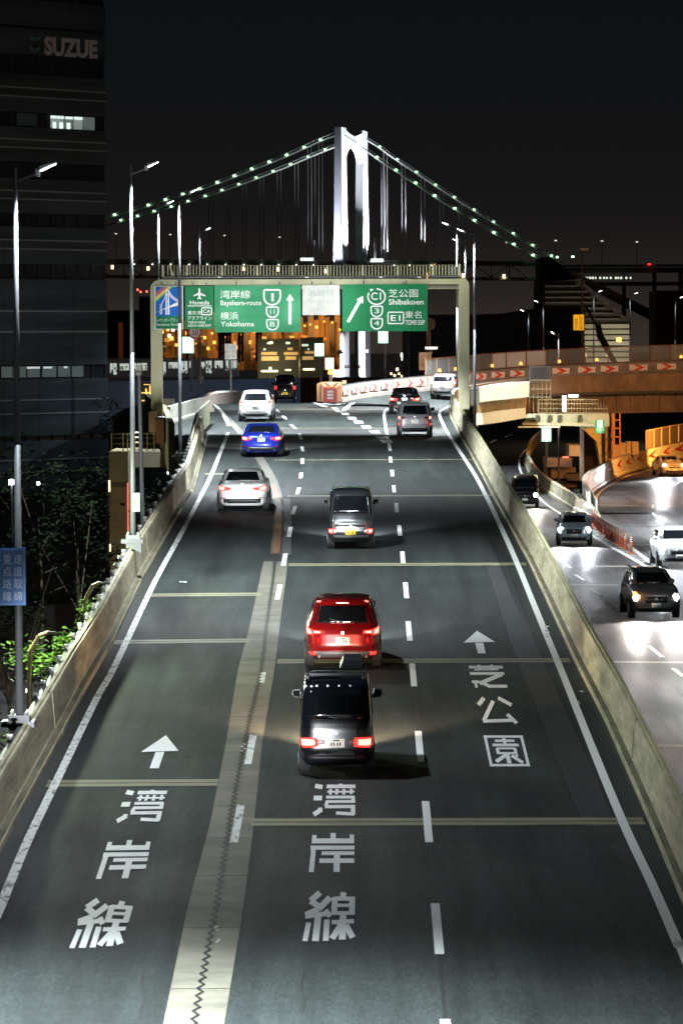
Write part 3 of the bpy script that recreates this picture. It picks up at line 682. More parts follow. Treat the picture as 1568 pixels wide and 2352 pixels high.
for y in (760, 850, 930): MB(cb.location).bar(Pt(*c5(1095, y), 277.4), Pt(*c5(1142, y), 277.4), .1, .1).build('clamp', M_dsteel, cb)

def green_exit(c_, Y):
    bx0, by0 = c_(1033, 728); bx1, by1 = c_(1090, 810)
    t = thing('exit_sign', 'green emergency exit sign with running figure fixed to the pier', 'sign', Pt((bx0 + bx1) / 2, by1, Y))
    p, q = Pt(bx0, by1, Y), Pt(bx1, by0, Y)
    MB(t.location).box(((p.x + q.x) / 2, Y + .05, (p.z + q.z) / 2), (q.x - p.x, .08, q.z - p.z)).build('panel', mat('exit_green', (.0, .30, .13), .4, emit=(0, .5, .2), es=.25), t)
    f = mat('exit_white', (.8, .85, .8), .4, emit=(.8, 1, .85), es=.5); sx, sz = q.x - p.x, q.z - p.z
    def P2(u, v, dy=-.01): return Vector((p.x + u * sx, Y + dy, p.z + v * sz))
    MB(t.location).prism([P2(.25, .40), P2(.78, .40), P2(.78, .96), P2(.25, .96)], (0, .012, 0)).build('pictogram_door', f, t)
    g = MC['exit_green']
    mb = MB(t.location)
    mb.prism([P2(.44, .80, -.02), P2(.54, .80, -.02), P2(.54, .90, -.02), P2(.44, .90, -.02)], (0, .008, 0))
    mb.bar(P2(.50, .80, -.018), P2(.48, .60, -.018), .05 * sx * 2, .01); mb.bar(P2(.48, .62, -.018), P2(.34, .47, -.018), .07 * sx, .01); mb.bar(P2(.48, .62, -.018), P2(.62, .50, -.018), .07 * sx, .01)
    mb.bar(P2(.62, .50, -.018), P2(.60, .42, -.018), .06 * sx, .01); mb.bar(P2(.49, .76, -.018), P2(.34, .68, -.018), .05 * sx, .01); mb.bar(P2(.49, .76, -.018), P2(.66, .70, -.018), .05 * sx, .01)
    mb.build('pictogram_runner', g, t)
    text_fit('非常口', (bx0 + (bx1 - bx0) * .15, by1 - (by1 - by0) * .36, bx1 - (bx1 - bx0) * .12, by1 - (by1 - by0) * .17), Y - .012, f, t, t.location)
    text_fit('EXIT', (bx0 + (bx1 - bx0) * .32, by1 - (by1 - by0) * .13, bx1 - (bx1 - bx0) * .3, by1 - (by1 - by0) * .05), Y - .012, f, t, t.location)
green_exit(c5, 248.2)
# ================================================================ LOWER ROADS (oncoming side)
lo = MB(); LZ = CZ - 10.0
def rwall_out(Y): return (xat(right_path, Y) + .40) if Y < 228 else 99
XR = [(30, 40), (400, 60)]
# sheet from the parapet foot to far right; ramp and under-bridge branch share one level deck
g2 = Q(2300, 1700, 2.939); g3 = Q(2050, 1550, 2.309); c2c = Q(1900, 1800, 1.8914)
rb_base = [g2(205, 1045), g2(170, 980), g2(150, 900), g2(180, 820), g2(300, 720), g2(500, 605), g2(640, 550), g2(850, 490), g2(1060, 430), g2(1261, 382), g2(1500, 330)]
rbw = [G(x, y, zlow) for x, y in rb_base]
lb_edge = [g3(600, 1180), g3(530, 1120), g3(400, 1035), g3(260, 930), g3(165, 830), g3(120, 750), g3(105, 690), g3(125, 610), g3(160, 545), g3(230, 480), g3(330, 440)]
lbw = [G(x, y, zlow) for x, y in lb_edge]
nosey = rbw[0].y
def xat2(path, Y):
    best = None
    for a, b in zip(path, path[1:]):
        lo_, hi_ = min(a.y, b.y), max(a.y, b.y)
        if lo_ <= Y <= hi_ and hi_ > lo_: return a.x + (b.x - a.x) * (Y - a.y) / (b.y - a.y)
    return path[-1].x
Yl = [30 + 4 * i for i in range(68)]
A1 = []; B1 = []
for Y in Yl:
    A1.append(Vector((uX(5.2, Y) if Y < 225 else 4 + (Y - 225) * .02, Y, LZ)))
    B1.append(Vector((40 if Y < nosey else (xat2(lbw, Y)), Y, LZ)))
lo.strip(A1, B1)
A2 = []; B2 = []
for p in smooth_path(rbw, 4):
    A2.append(Vector((p.x, p.y, LZ))); B2.append(Vector((60, p.y, LZ)))
lo.strip([Vector((xat2(rbw, nosey), nosey, LZ))] + A2, [Vector((40, nosey, LZ))] + B2)
lower = tag(lo.build('lower_road', M_road2), kind='structure')
def lband(name, pts, wd, m, k=1, smooth=True): return band(name, pts, wd, m, k, zlow, lower, smooth)
lband('edge_line', [g2(290, 1110), g2(255, 1020), g2(235, 950), g2(235, 880), g2(260, 820), g2(330, 750), g2(450, 680), g2(600, 600), g2(700, 570), g2(850, 528), g2(1065, 452)], .17, mat('paint_cream', (.70, .62, .45), .5))
lband('edge_line', [g3(500, 1200), g3(340, 1100), g3(235, 1010)], .15, M_paint); lband('edge_line', [g3(90, 815), g3(60, 740), g3(60, 650), g3(100, 590), g3(135, 560)], .16, M_paint)
lband('edge_line', [g3(180, 500), g3(235, 450)], .16, M_paint)
for a, b in (((575, 785), (720, 890)), ((752, 940), (822, 984)), ((866, 1042), (940, 1092)), ((990, 1162), (1078, 1222)), ((1142, 1310), (1232, 1382)), ((1306, 1478), (1412, 1566)), ((1492, 1650), (1570, 1712))):
    lband('lane_dash', [c2c(*a), c2c(*b)], .15, M_paint, smooth=False)
lband('centre_seam', [c2c(x, y) for x, y in ((720, 890), (940, 1092), (1142, 1300), (1306, 1470), (1490, 1645), (1570, 1720))], .10, mat('seam_dark', (.10, .095, .085), .6), .5, False)
for a, b in (((1130, 722), (1250, 662)), ((950, 862), (1040, 800)), ((905, 978), (908, 932)), ((938, 1068), (905, 1030)), ((1015, 1166), (952, 1125)), ((1142, 1256), (1062, 1220)), ((1265, 1342), (1205, 1310))):
    lband('lane_dash', [g2(*a), g2(*b)], .16, M_paint, smooth=False)
lband('centre_seam', [g2(x, y) for x, y in ((1045, 800), (950, 865), (900, 935), (885, 990), (905, 1060), (950, 1120), (1060, 1215), (1205, 1305))], .08, MC['seam_dark'], .5)
for a, b in (((455, 385), (500, 372)),): pass
for a, b in (((393, 868), (430, 850)), ((483, 832), (533, 815))): lband('lane_dash', [c5(*a), c5(*b)], .15, M_paint, smooth=False)
lband('edge_line', [c5(320, 795), c5(420, 780), c5(640, 770)], .15, mat('paint_dim', (.35, .35, .35), .5), smooth=False)
# gore hatching
gl = [g2(160, 1280), g2(250, 1330), g2(400, 1420), g2(600, 1530), g2(800, 1640), g2(900, 1700)]
gr = [g2(330, 1150), g2(470, 1230), g2(640, 1420), g2(760, 1520), g2(880, 1610), g2(1000, 1700)]
gL = [G(x, y, zlow) for x, y in gl]; gR = [G(x, y, zlow) for x, y in gr]
lband('gore_line', gL, .22, M_paint); lband('gore_line', [g2(595, 1390), g2(660, 1440), g2(760, 1520), g2(880, 1610), g2(1000, 1695)], .22, M_paint)
for i, y in enumerate([1700, 1655, 1618, 1598, 1575, 1550, 1528, 1505, 1482, 1462, 1440, 1420, 1402, 1385, 1366, 1350, 1332, 1318, 1300, 1285, 1268, 1252, 1238]):
    xl = 900 + (y - 1700) * 1.78; xr = lerp([(1230, 330), (1300, 450), (1380, 590), (1440, 660), (1520, 760), (1610, 880), (1700, 1000)], y) - 8
    if xl < xr - 14: 
        p, q = G(*g2(xl, y), zlow), G(*g2(xr, y + 2), zlow); h = .35 if i > 1 else .8
        MB().quad(*[Vector((v.x, v.y + s, LZ + LIFT * 1.5)) for v, s in ((p, -h / 2), (q, -h / 2), (q, h / 2), (p, h / 2))]).build('hatch_bar', M_paint, lower)
for (x0, y0, x1, y1, m_) in ((160, 932, 1400, 962, M_jy), (450, 1190, 1400, 1196, M_black), (650, 1402, 1400, 1408, M_jy), (0, 1655, 880, 1662, M_jy), (0, 2052, 650, 2062, M_jy)):
    p, q = G(*g2(x0, y0), zlow), G(*g2(x1, y1), zlow)
    MB().quad(*[Vector((v.x, v.y + s, LZ + LIFT * .6)) for v, s in ((p, -.3), (q, -.3), (q, .3), (p, .3))]).build('expansion_joint', mat('joint_bright', (.35, .33, .28), .5) if m_ is M_jy else M_black, lower)
for (x0, x1, yy) in ((1330, 1568, 1520), (1480, 1568, 1712), (1240, 1420, 1342)):
    p, q = G(x0, yy, zlow), G(x1, yy + 2, zlow)
    MB().quad(*[Vector((v.x, v.y + s, LZ + LIFT * .6)) for v, s in ((p, -.3), (q, -.3), (q, .3), (p, .3))]).build('expansion_joint', MC['joint_bright'], lower)
# curved wall of the orange-lit ramp with red chevrons
ow = thing('curved_ramp_wall', 'curved white wall with red chevrons turning orange under sodium light', 'wall', rbw[2])
rs = smooth_path(rbw, 6)
for k in range(0, len(rs) - 1, 3):
    MB(ow.location).sweep(rs[k:k + 4], [(0, -.2), (0, .16), (.10, .22), (.14, 1.28), (.36, 1.28), (.36, -.2)], -1).build('wall_section', M_concw, ow)
MB(ow.location).sweep(rs, [(.12, 1.285), (.12, 1.34), (.38, 1.34), (.38, 1.285)], -1).build('coping', M_wallo, ow)
chs = [(140, 712), (182, 672), (250, 627), (330, 583), (430, 528), (535, 478), (645, 438), (775, 405), (920, 365), (1085, 322), (1240, 285)]
RD = dens(rs, .3)
def nearest_px(path, px, y0=0): return min(path, key=lambda p: abs(784 + 8820 * p.x / p.y - px) + (0 if p.y > y0 else 50))
chm = None
for i, (x, y) in enumerate(chs):
    px, py = g2(x, y); cand = [k for k in range(len(RD) - 1) if RD[k].y > 231]
    k = min(cand, key=lambda k: abs(784 + 8820 * RD[k].x / RD[k].y - px)); a, b = RD[k], RD[min(k + 1, len(RD) - 1)]
    dd = (b - a); dd.z = 0; dd.normalize(); nr = Vector((dd.y, -dd.x, 0)) * -1; ang = math.atan2(dd.y, dd.x)
    loc = a + nr * .10 + Vector((0, 0, .80)) - ow.location
    nx_ = g2(*chs[i + 1])[0] if i + 1 < len(chs) else px + 48
    k2 = min([kk for kk in cand if kk >= k], key=lambda kk: abs(784 + 8820 * RD[kk].x / RD[kk].y - nx_)); sx_ = max(.8, (RD[k2] - a).length * .62 / .95)
    if chm is None:
        s = -.45; mb = MB().prism([(s + .7, 0, .24), (s + .95, 0, .24), (s + .45, 0, 0), (s + .95, 0, -.24), (s + .7, 0, -.24), (s + .0, 0, 0)], (0, -.012, 0))
        o = mb.build('chevron', mat('chevron_dark_red', (.42, .02, .015), .4), ow); chm = o.data; o.location = loc; o.rotation_euler = (R(4), 0, ang); o.scale = (sx_, 1, 1.2)
    else: inst(chm, 'chevron', ow, loc, (R(4), 0, ang), (sx_, 1, 1.2))
# fence on the orange wall
fn = thing('mesh_fence', 'orange lit panel fence standing on the curved ramp wall', 'fence', rs[24])
fpth = [p for p in RD if 1490 <= 784 + 8820 * p.x / p.y <= 1700 and p.y > 280]
acc = 9
pp = []
for a, b in zip(fpth, fpth[1:]):
    acc += (b - a).length
    if acc > 5.0: pp.append(a); acc = 0
M_fo = mat('fence_frame', (.45, .36, .22), .5); M_fp = mat('fence_panel', (.16, .14, .11), .6, var=.3, scale=8)
for i, p in enumerate(pp):
    MB(fn.location).box((p.x - .2, p.y + .2, p.z + 2.0), (.1, .1, 1.6)).build('post', M_fo, fn)
    if i:
        q = pp[i - 1]; o3 = Vector((-.2, .22, 0))
        MB(fn.location).prism([q + o3 + Vector((0, 0, 1.38)), p + o3 + Vector((0, 0, 1.38)), p + o3 + Vector((0, 0, 2.7)), q + o3 + Vector((0, 0, 2.7))], (0, .03, 0)).build('panel', M_fp, fn)
        MB(fn.location).bar(q + o3 + Vector((0, -.03, 2.75)), p + o3 + Vector((0, -.03, 2.75)), .09, .09).build('rail', M_fo, fn)
bx = thing('utility_boxes', 'row of orange lit utility lockers left of the panel fence', 'cabinet', G(*g2(600, 470), zlow))
for (x0, x1, y0, y1) in ((448, 520, 232, 400), (524, 590, 205, 395), (594, 650, 190, 388), (658, 742, 192, 345)):
    p, q = Pt(*g2(x0, y1), 284), Pt(*g2(x1, y0), 284)
    MB(bx.location).box(((p.x + q.x) / 2, 284.4, (p.z + q.z) / 2), (q.x - p.x, .8, q.z - p.z)).build('locker', mat('locker', (.30, .24, .16), .6, var=.3, scale=4), bx)
    MB(bx.location).box(((p.x + q.x) / 2, 283.97, (p.z + q.z) / 2), ((q.x - p.x) * .7, .04, (q.z - p.z) * .8)).build('door', mat('locker_door', (.36, .28, .17), .55), bx)
# wall on the right of the under-bridge branch
lw = thing('underpass_wall', 'low concrete wall bending along the dark road under the ramp', 'wall', lbw[3])
ls = smooth_path(lbw, 4)
for k in range(0, len(ls) - 1, 3):
    MB(lw.location).sweep(ls[k:k + 4], [(0, -.2), (0, .16), (.10, .2), (.14, .85), (.36, .85), (.36, -.2)], 1).build('wall_section', M_conc, lw)
ext = [G(*g3(600, 1180), zlow), G(*g3(680, 1230), zlow), G(*g3(735, 1255), zlow)]
MB(lw.location).sweep(dens(ext, 3), [(0, 0), (0, .45), (.3, .5), (.3, 0)], 1).build('wall_section', M_concw, lw)
cz_ = thing('cushion_guard', 'pale slotted end guard where the two lower roads split', 'guard rail', G(*g3(640, 1120), zlow))
a, b = G(*g3(600, 1090), zlow), G(*g3(725, 1235), zlow)
for p in dens([a, b], 1.2): MB(cz_.location).box((p.x, p.y, p.z + .35), (.5, .25, .7)).build('rib', M_concw, cz_)
a, b = G(*g3(660, 1060), zlow), G(*g3(720, 1180), zlow); MB(cz_.location).bar(a + Vector((.3, 0, .5)), b + Vector((.3, 0, .5)), .1, .8).build('side_plate', M_concw, cz_)
# orange delineator posts
dpos = [(200, 1170), (221, 1196), (240, 1215), (262, 1245), (285, 1265), (308, 1285), (335, 1298), (358, 1322), (382, 1335), (408, 1352), (432, 1370), (462, 1383), (492, 1400), (523, 1418), (553, 1440), (588, 1465), (652, 1508)]
M_dor = mat('delineator_orange', (.62, .13, .045), .5); M_dwh = mat('delineator_band', (.8, .75, .7), .3)
proto = None
for i, (x, y) in enumerate(dpos):
    loc = G(*g2(x, y), zlow); loc.z = LZ + .01
    lab = 'orange delineator post with pale bands in the crowded row on the gore'
    if proto is None:
        proto = thing('delineator_post', lab, 'bollard', loc, group='orange delineator posts on the gore')
        MB().cyl((0, 0, .05), (0, 0, .80), .055, .05, 8).build('post', M_dor, proto, True); MB().cyl((0, 0, 0), (0, 0, .05), .14, .10, 10).build('base', M_dor, proto)
        for z in (.52, .62, .72): MB().cyl((0, 0, z), (0, 0, z + .04), .062, .062, 8).build('band', M_dwh, proto, True)
        o = proto
    else: o = copy_tree(proto); o.location = loc; o['label'] = lab
    if i == 0: o['label'] = 'farthest orange delineator post, at the tip of the split wall'
    if i == 15: o['label'] = 'second nearest orange delineator post on the gore'
    if i == 16: o['label'] = 'nearest orange delineator post, standing apart from the row'
for o in bpy.data.objects:
    if o.name.startswith('delineator_post') and o.get('label', '').startswith('farthest') and (o.location - proto.location).length > .1: o['label'] = 'orange delineator post with pale bands in the crowded row on the gore'
# ================================================================ CARS
class Body:
    def __init__(s, K, L): s.K = K; s.L = L
    def at(s, z):
        K = s.K
        if z <= K[0][0]: return K[0][1:]
        for a, b in zip(K, K[1:]):
            if z <= b[0]:
                t = (z - a[0]) / (b[0] - a[0]); return tuple(p + (q - p) * t for p, q in zip(a[1:], b[1:]))
        return K[-1][1:]
    def rear(s, x, z):
        yr, yf, w_, n = s.at(z); k = min(.999, abs(x) / w_); l = (yf - yr) / 2; return (yr + yf) / 2 - l * (1 - k ** n) ** (1 / n)
    def front(s, x, z):
        yr, yf, w_, n = s.at(z); k = min(.999, abs(x) / w_); l = (yf - yr) / 2; return (yr + yf) / 2 + l * (1 - k ** n) ** (1 / n)
    def side(s, y, z):
        yr, yf, w_, n = s.at(z); l = (yf - yr) / 2; k = min(.999, abs(y - (yr + yf) / 2) / l); return w_ * (1 - k ** n) ** (1 / n)
    def shell(s):
        mb = MB(); zs = []
        for a, b in zip(s.K, s.K[1:]):
            n = max(1, int((b[0] - a[0]) / .05)); zs += [a[0] + (b[0] - a[0]) * k / n for k in range(n)]
        zs.append(s.K[-1][0]); N = 56
        for z in zs:
            yr, yf, w_, n = s.at(z); c = (yr + yf) / 2; l = (yf - yr) / 2
            for k in range(N):
                t = 2 * math.pi * (k + .5) / N; co, si = math.cos(t), math.sin(t)
                mb.v.append(Vector((w_ * math.copysign(abs(co) ** (2 / n), co), c + l * math.copysign(abs(si) ** (2 / n), si), z)))
        for j in range(len(zs) - 1):
            for k in range(N): mb.f.append((j * N + k, j * N + (k + 1) % N, (j + 1) * N + (k + 1) % N, (j + 1) * N + k))
        mb.f.append(tuple(N - 1 - k for k in range(N))); mb.f.append(tuple((len(zs) - 1) * N + k for k in range(N)))
        return mb
    def drape(s, face, c, off=.012, nx=8, nz=4, inn=.02):
        """c: TL,TR,BR,BL in (x,z) for front/rear or (y,z) for sides"""
        TL, TR, BR, BL = [Vector((a, b)) for a, b in c]; mb = MB(); F = []; Bk = []
        for j in range(nz + 1):
            for i in range(nx + 1):
                p = TL.lerp(TR, i / nx).lerp(BL.lerp(BR, i / nx), j / nz)
                if face == 'rear': q = Vector((p.x, s.rear(p.x, p.y) - off, p.y)); r = q + Vector((0, off + inn, 0))
                elif face == 'front': q = Vector((p.x, s.front(p.x, p.y) + off, p.y)); r = q - Vector((0, off + inn, 0))
                elif face == 'left': q = Vector((-s.side(p.x, p.y) - off, p.x, p.y)); r = q + Vector((off + inn, 0, 0))
                else: q = Vector((s.side(p.x, p.y) + off, p.x, p.y)); r = q - Vector((off + inn, 0, 0))
                F.append(q); Bk.append(r)
        mb.v = F + Bk; M_ = len(F); w_ = nx + 1
        for j in range(nz):
            for i in range(nx): mb.f.append((j * w_ + i, j * w_ + i + 1, (j + 1) * w_ + i + 1, (j + 1) * w_ + i))
        rim = [i for i in range(w_)] + [j * w_ + nx for j in range(1, nz + 1)] + [nz * w_ + i for i in range(nx - 1, -1, -1)] + [j * w_ for j in range(nz - 1, 0, -1)]
        for a, b in zip(rim, rim[1:] + rim[:1]): mb.f.append((a, a + M_, b + M_, b))
        return mb
# kinds: keys (z, rear y, front y, half width fraction, squareness)
KIND = {
 'sedan': dict(L=4.85, W=1.84, K=[(.20, .15, 4.68, .86, 6), (.30, .04, 4.80, .95, 6), (.52, 0, 4.85, .985, 6), (.72, .02, 4.80, 1.0, 6), (.90, .06, 4.35, .985, 6), (.98, .10, 3.95, .95, 6), (1.03, .22, 3.45, .90, 5.5), (1.06, .62, 3.30, .86, 5.5), (1.25, 1.02, 2.85, .79, 5), (1.38, 1.32, 2.45, .71, 4.5), (1.43, 1.65, 2.2, .60, 4), (1.45, 1.85, 2.05, .35, 3)],
    win=(.62, 1.085, .52, 1.36), tyre=.33, wy=(1.0, 3.85), ws=(.66, 1.12, .54, 1.37)),
 'suv': dict(L=4.55, W=1.84, K=[(.26, .18, 4.35, .84, 6), (.36, .05, 4.48, .94, 6), (.60, 0, 4.55, .99, 6), (.90, .04, 4.48, 1.0, 6), (1.02, .10, 4.2, .985, 6), (1.10, .16, 3.75, .95, 5.5), (1.16, .22, 3.30, .91, 5.5), (1.40, .42, 2.95, .83, 5), (1.57, .60, 2.65, .75, 4.5), (1.63, .62, 2.40, .69, 4.5), (1.67, 1.0, 2.1, .52, 4), (1.69, 1.3, 1.9, .3, 3)],
    win=(.70, 1.13, .60, 1.52), tyre=.36, wy=(.92, 3.6), ws=(.72, 1.20, .60, 1.56)),
 'kei_van': dict(L=3.4, W=1.475, K=[(.24, .12, 3.25, .88, 8), (.34, .03, 3.36, .97, 8), (.55, 0, 3.4, 1.0, 9), (.95, .02, 3.36, 1.0, 9), (1.12, .04, 3.20, .99, 9), (1.45, .10, 2.95, .95, 8), (1.70, .17, 2.70, .91, 7), (1.82, .24, 2.5, .87, 6), (1.88, .40, 2.3, .80, 5), (1.91, .75, 1.9, .6, 4)],
    win=(.84, 1.17, .78, 1.72), tyre=.28, wy=(.62, 2.75), ws=(.84, 1.17, .76, 1.70)),
 'minivan': dict(L=4.2, W=1.70, K=[(.25, .14, 4.02, .86, 7), (.36, .04, 4.12, .95, 7), (.60, 0, 4.2, 1.0, 7), (.92, .02, 4.12, 1.0, 7), (1.08, .05, 3.7, .98, 7), (1.16, .08, 3.35, .96, 7), (1.50, .20, 2.95, .88, 6.5), (1.66, .28, 2.65, .83, 6), (1.72, .45, 2.4, .76, 5), (1.75, .8, 1.9, .5, 4)],
    win=(.80, 1.12, .72, 1.55), tyre=.32, wy=(.8, 3.3), ws=(.78, 1.2, .68, 1.56)),
 'hatch': dict(L=3.9, W=1.70, K=[(.22, .16, 3.74, .86, 6), (.32, .04, 3.84, .95, 6), (.55, 0, 3.9, .99, 6), (.82, .03, 3.82, 1.0, 6), (.95, .08, 3.5, .98, 6), (1.03, .13, 3.05, .94, 5.5), (1.25, .30, 2.75, .85, 5), (1.42, .46, 2.35, .77, 4.5), (1.49, .66, 2.05, .66, 4), (1.52, 1.0, 1.7, .4, 3)],
    win=(.70, 1.05, .60, 1.36), tyre=.31, wy=(.8, 3.15), ws=(.70, 1.09, .58, 1.40)),
}
def car(kind, name, label, catg, px, py, paint, oncoming=False, yaw=0.0, zf=zmain, group=None, width=None, tail='bar', plate='w', text=None, Y=None, lit=True, **k):
    D = KIND[kind]; W = D['W'] if not width else width; L = D['L']
    g = G(px, py, zf) if Y is None else Vector((Pt(px, py, Y).x, Y, zf(Y)))
    if Y is not None and 'z' in k: g.z = k['z']
    slope = math.atan2(zf(g.y + 3) - zf(g.y), 3) if 'slope' not in k else k['slope']
    t = thing(name, label, catg, g + Vector((0, 0, .012)), 0, group)
    t.rotation_euler = (slope, 0, -.00726 + yaw) if not oncoming else (-slope, 0, math.pi + yaw)
    # local frame: rear bumper at y=0 (rear view) ; for oncoming the front bumper must sit at the measured point
    oy = 0.0 if not oncoming else -L
    hw = W / 2; K = [(a, b + oy, c_ + oy, d_ * hw, e_) for a, b, c_, d_, e_ in D['K']]; B = Body(K, L)
    B.shell().build('body', paint, t, True)
    def dr(nm, face, c_, m_, off=.012, nx=8, nz=4, par=None): return B.drape(face, c_, off, nx, nz).build(nm, m_, par or t, True)
    wt, wz0, wb_, wz1 = D['win']; a, b = wt * hw / .5 * .5, wb_ * hw
    a = D['win'][0] * hw; b = D['win'][2] * hw
    dr('rear_window', 'rear', [(-b * 1.05, wz1), (b * 1.05, wz1), (a * 1.1, wz0), (-a * 1.1, wz0)], M_glass_d, .010, 10, 6)
    a2 = D['ws'][0] * hw; b2 = D['ws'][2] * hw
    dr('windscreen', 'front', [(-b2 * 1.08, D['ws'][3]), (b2 * 1.08, D['ws'][3]), (a2 * 1.14, D['ws'][1]), (-a2 * 1.14, D['ws'][1])], M_glass_d, .010, 10, 6)
    zb, zt = D['win'][1] + .02, D['win'][3] - .0
    kb, kt = B.at(zb), B.at(zt)
    for sd in ('left', 'right'):
        l0, l1 = kb[1] - kb[0], kt[1] - kt[0]
        for (u0, u1) in ((.16, .36), (.385, .60), (.62, .84)):
            dr('side_window', sd, [(kt[0] + l1 * u0, zt), (kt[0] + l1 * u1, zt), (kb[0] + l0 * u1, zb), (kb[0] + l0 * u0, zb)], M_glass_d, .010, 4, 3)
        dr('sill_trim', sd, [(K[2][1] + L * .25, .42), (K[2][1] + L * .72, .42), (K[2][1] + L * .72, .30), (K[2][1] + L * .25, .30)], M_trim, .012, 4, 1)
    # wheels
    r = D['tyre']
    for s in (-1, 1):
        for y in D['wy']:
            y += oy; x = s * (hw - .10)
            wob = MB((x, y, r)).cyl((x - .11, y, r), (x + .11, y, r), r, r, 22).build('wheel', M_tyre, t, False, (x, y, r))
            MB().cyl((s * .105, 0, 0), (s * .125, 0, 0), r * .62, r * .6, 14).build('rim', M_rim, wob)
            dr('wheel_arch', 'left' if s < 0 else 'right', [(y - r - .07, .33 + r * .95), (y + r + .07, .33 + r * .95), (y + r + .09, .27), (y - r - .09, .27)], M_trim, .004, 6, 3)
    # mirrors
    mz = D['win'][1] + .05; my = K[3][2] - (1.25 if kind != 'kei_van' else .75) if kind in ('sedan', 'suv', 'hatch', 'minivan') else K[3][2] - .55
    for s in (-1, 1):
        x0 = s * (B.side(my, mz) - .02); mb = MB(); 
        mb.prism([(x0, my, mz), (x0 + s * .20, my + .03, mz + .02), (x0 + s * .24, my + .03, mz + .08), (x0 + s * .23, my + .03, mz + .17), (x0 + s * .08, my + .02, mz + .19), (x0 + s * .02, my, mz + .05)], (0, .12, 0))
        mo = mb.build('side_mirror', k.get('mirror', M_trim), t)
        MB().prism([(x0 + s * .07, my - .006, mz + .03), (x0 + s * .21, my + .024, mz + .05), (x0 + s * .21, my + .024, mz + .15), (x0 + s * .08, my + .012, mz + .165)], (0, .004, 0)).build('mirror_glass', M_glass_d, mo)
    # rear details
    zp = k.get('zp', .80)
    if k.get('lowplate'): zp = k['lowplate']
    pm = {'w': M_plw, 'y': M_ply, 'd': M_plwd}[plate]
    if not oncoming:
        dr('rear_bumper', 'rear', [(-hw * .90, .46), (hw * .90, .46), (hw * .86, .30), (-hw * .86, .30)], k.get('bumper', M_trim), .02, 10, 2)
        pl = dr('number_plate', 'rear', [(-.165, zp + .083), (.165, zp + .083), (.165, zp - .083), (-.165, zp - .083)], pm, .03, 2, 1)
        y_ = B.rear(0, zp) - .034
        tx = MB()
        for dx in (-.09, -.04, .03, .08): tx.box((dx, y_, zp - .02), (.028, .004, .07))
        tx.box((0, y_, zp + .052), (.12, .004, .025)); tx.build('plate_digits', M_pltx, pl)
        dr('tailgate_seam', 'rear', [(-hw * .74, zp - .14), (hw * .74, zp - .14), (hw * .74, zp - .155), (-hw * .74, zp - .155)], M_trim, .006, 8, 1)
        MB().cyl((0, B.rear(0, zp + .17) - .012, zp + .19), (0, B.rear(0, zp + .17) + .0, zp + .19), .04, .04, 12).build('badge', M_chrome, t)
        wz = D['win'][1]
        MB().bar((0, B.rear(0, wz + .03) - .03, wz + .02), (-hw * .35, B.rear(hw * .35, wz + .12) - .03, wz + .10), .02, .02).build('wiper', M_trim, t)
        for s in (-1, 1):
            def qd(pts): 
                p = [(s * x * hw, z) for x, z in pts]
                return p
            if tail == 'bar':      # low horizontal bar lamps (kei van)
                lm = dr('tail_light', 'rear', qd([(.985, .80), (.50, .80), (.48, .63), (.98, .60)]), M_tail if lit else M_taild, .02, 6, 3)
                dr('tail_light_core', 'rear', qd([(.94, .77), (.60, .77), (.60, .66), (.93, .65)]), M_tailh, .03, 6, 3, lm)
                dr('reversing_lens', 'rear', qd([(.52, .775), (.31, .76), (.31, .68), (.52, .66)]), M_clear, .018, 4, 2, lm)
            elif tail == 'lowcorner':
                lm = dr('tail_light', 'rear', qd([(.985, .67), (.72, .67), (.73, .51), (.975, .51)]), M_tail, .02, 4, 3)
                dr('tail_light_core', 'rear', qd([(.95, .64), (.80, .64), (.80, .55), (.94, .55)]), M_tailh, .03, 4, 3, lm)
                dr('reversing_lens', 'rear', qd([(.74, .655), (.58, .63), (.60, .54), (.74, .53)]), M_clear, .018, 3, 2, lm)
            elif tail == 'wing':   # swept lamps of a crossover
                lm = dr('tail_light', 'rear', qd([(.975, 1.03), (.79, .98), (.77, .85), (.96, .85)]), M_tail, .02, 5, 4)
                dr('tail_light_core', 'rear', qd([(.95, 1.0), (.85, .96), (.83, .88), (.94, .87)]), M_tailh, .03, 4, 3, lm)
                dr('tail_light_inner', 'rear', qd([(.79, .97), (.55, .965), (.54, .89), (.78, .88)]), M_tail, .018, 4, 2, lm)
                dr('tail_light_core', 'rear', qd([(.76, .95), (.60, .945), (.60, .91), (.75, .90)]), M_tailh, .026, 4, 2, lm)
                dr('fog_lamp', 'rear', qd([(.93, .42), (.72, .44), (.72, .36), (.92, .34)]), M_tail, .03, 4, 2)
            elif tail == 'sedan':
                lm = dr('tail_light', 'rear', qd([(.965, .93), (.66, .89), (.64, .76), (.95, .76)]), M_tail, .018, 5, 4)
                dr('tail_light_core', 'rear', qd([(.92, .90), (.70, .87), (.70, .79), (.91, .79)]), M_tailh, .028, 5, 3, lm)
                dr('tail_light_inner', 'rear', qd([(.64, .885), (.44, .865), (.46, .79), (.64, .77)]), M_tail, .016, 4, 2, lm)
                dr('reflector', 'rear', qd([(.88, .50), (.66, .50), (.66, .47), (.88, .47)]), M_taild, .02, 3, 1)
            elif tail == 'tall':
                lm = dr('tail_light', 'rear', qd([(.93, 1.16), (.72, 1.06), (.74, .88), (.97, .88)]), M_tail, .02, 4, 5)
                dr('tail_light_core', 'rear', qd([(.92, 1.0), (.76, .98), (.77, .91), (.95, .91)]), M_tailh, .03, 4, 2, lm)
            elif tail == 'square':
                lm = dr('tail_light', 'rear', qd([(.97, 1.02), (.82, 1.02), (.82, .90), (.97, .90)]), M_tailh, .02, 3, 3)
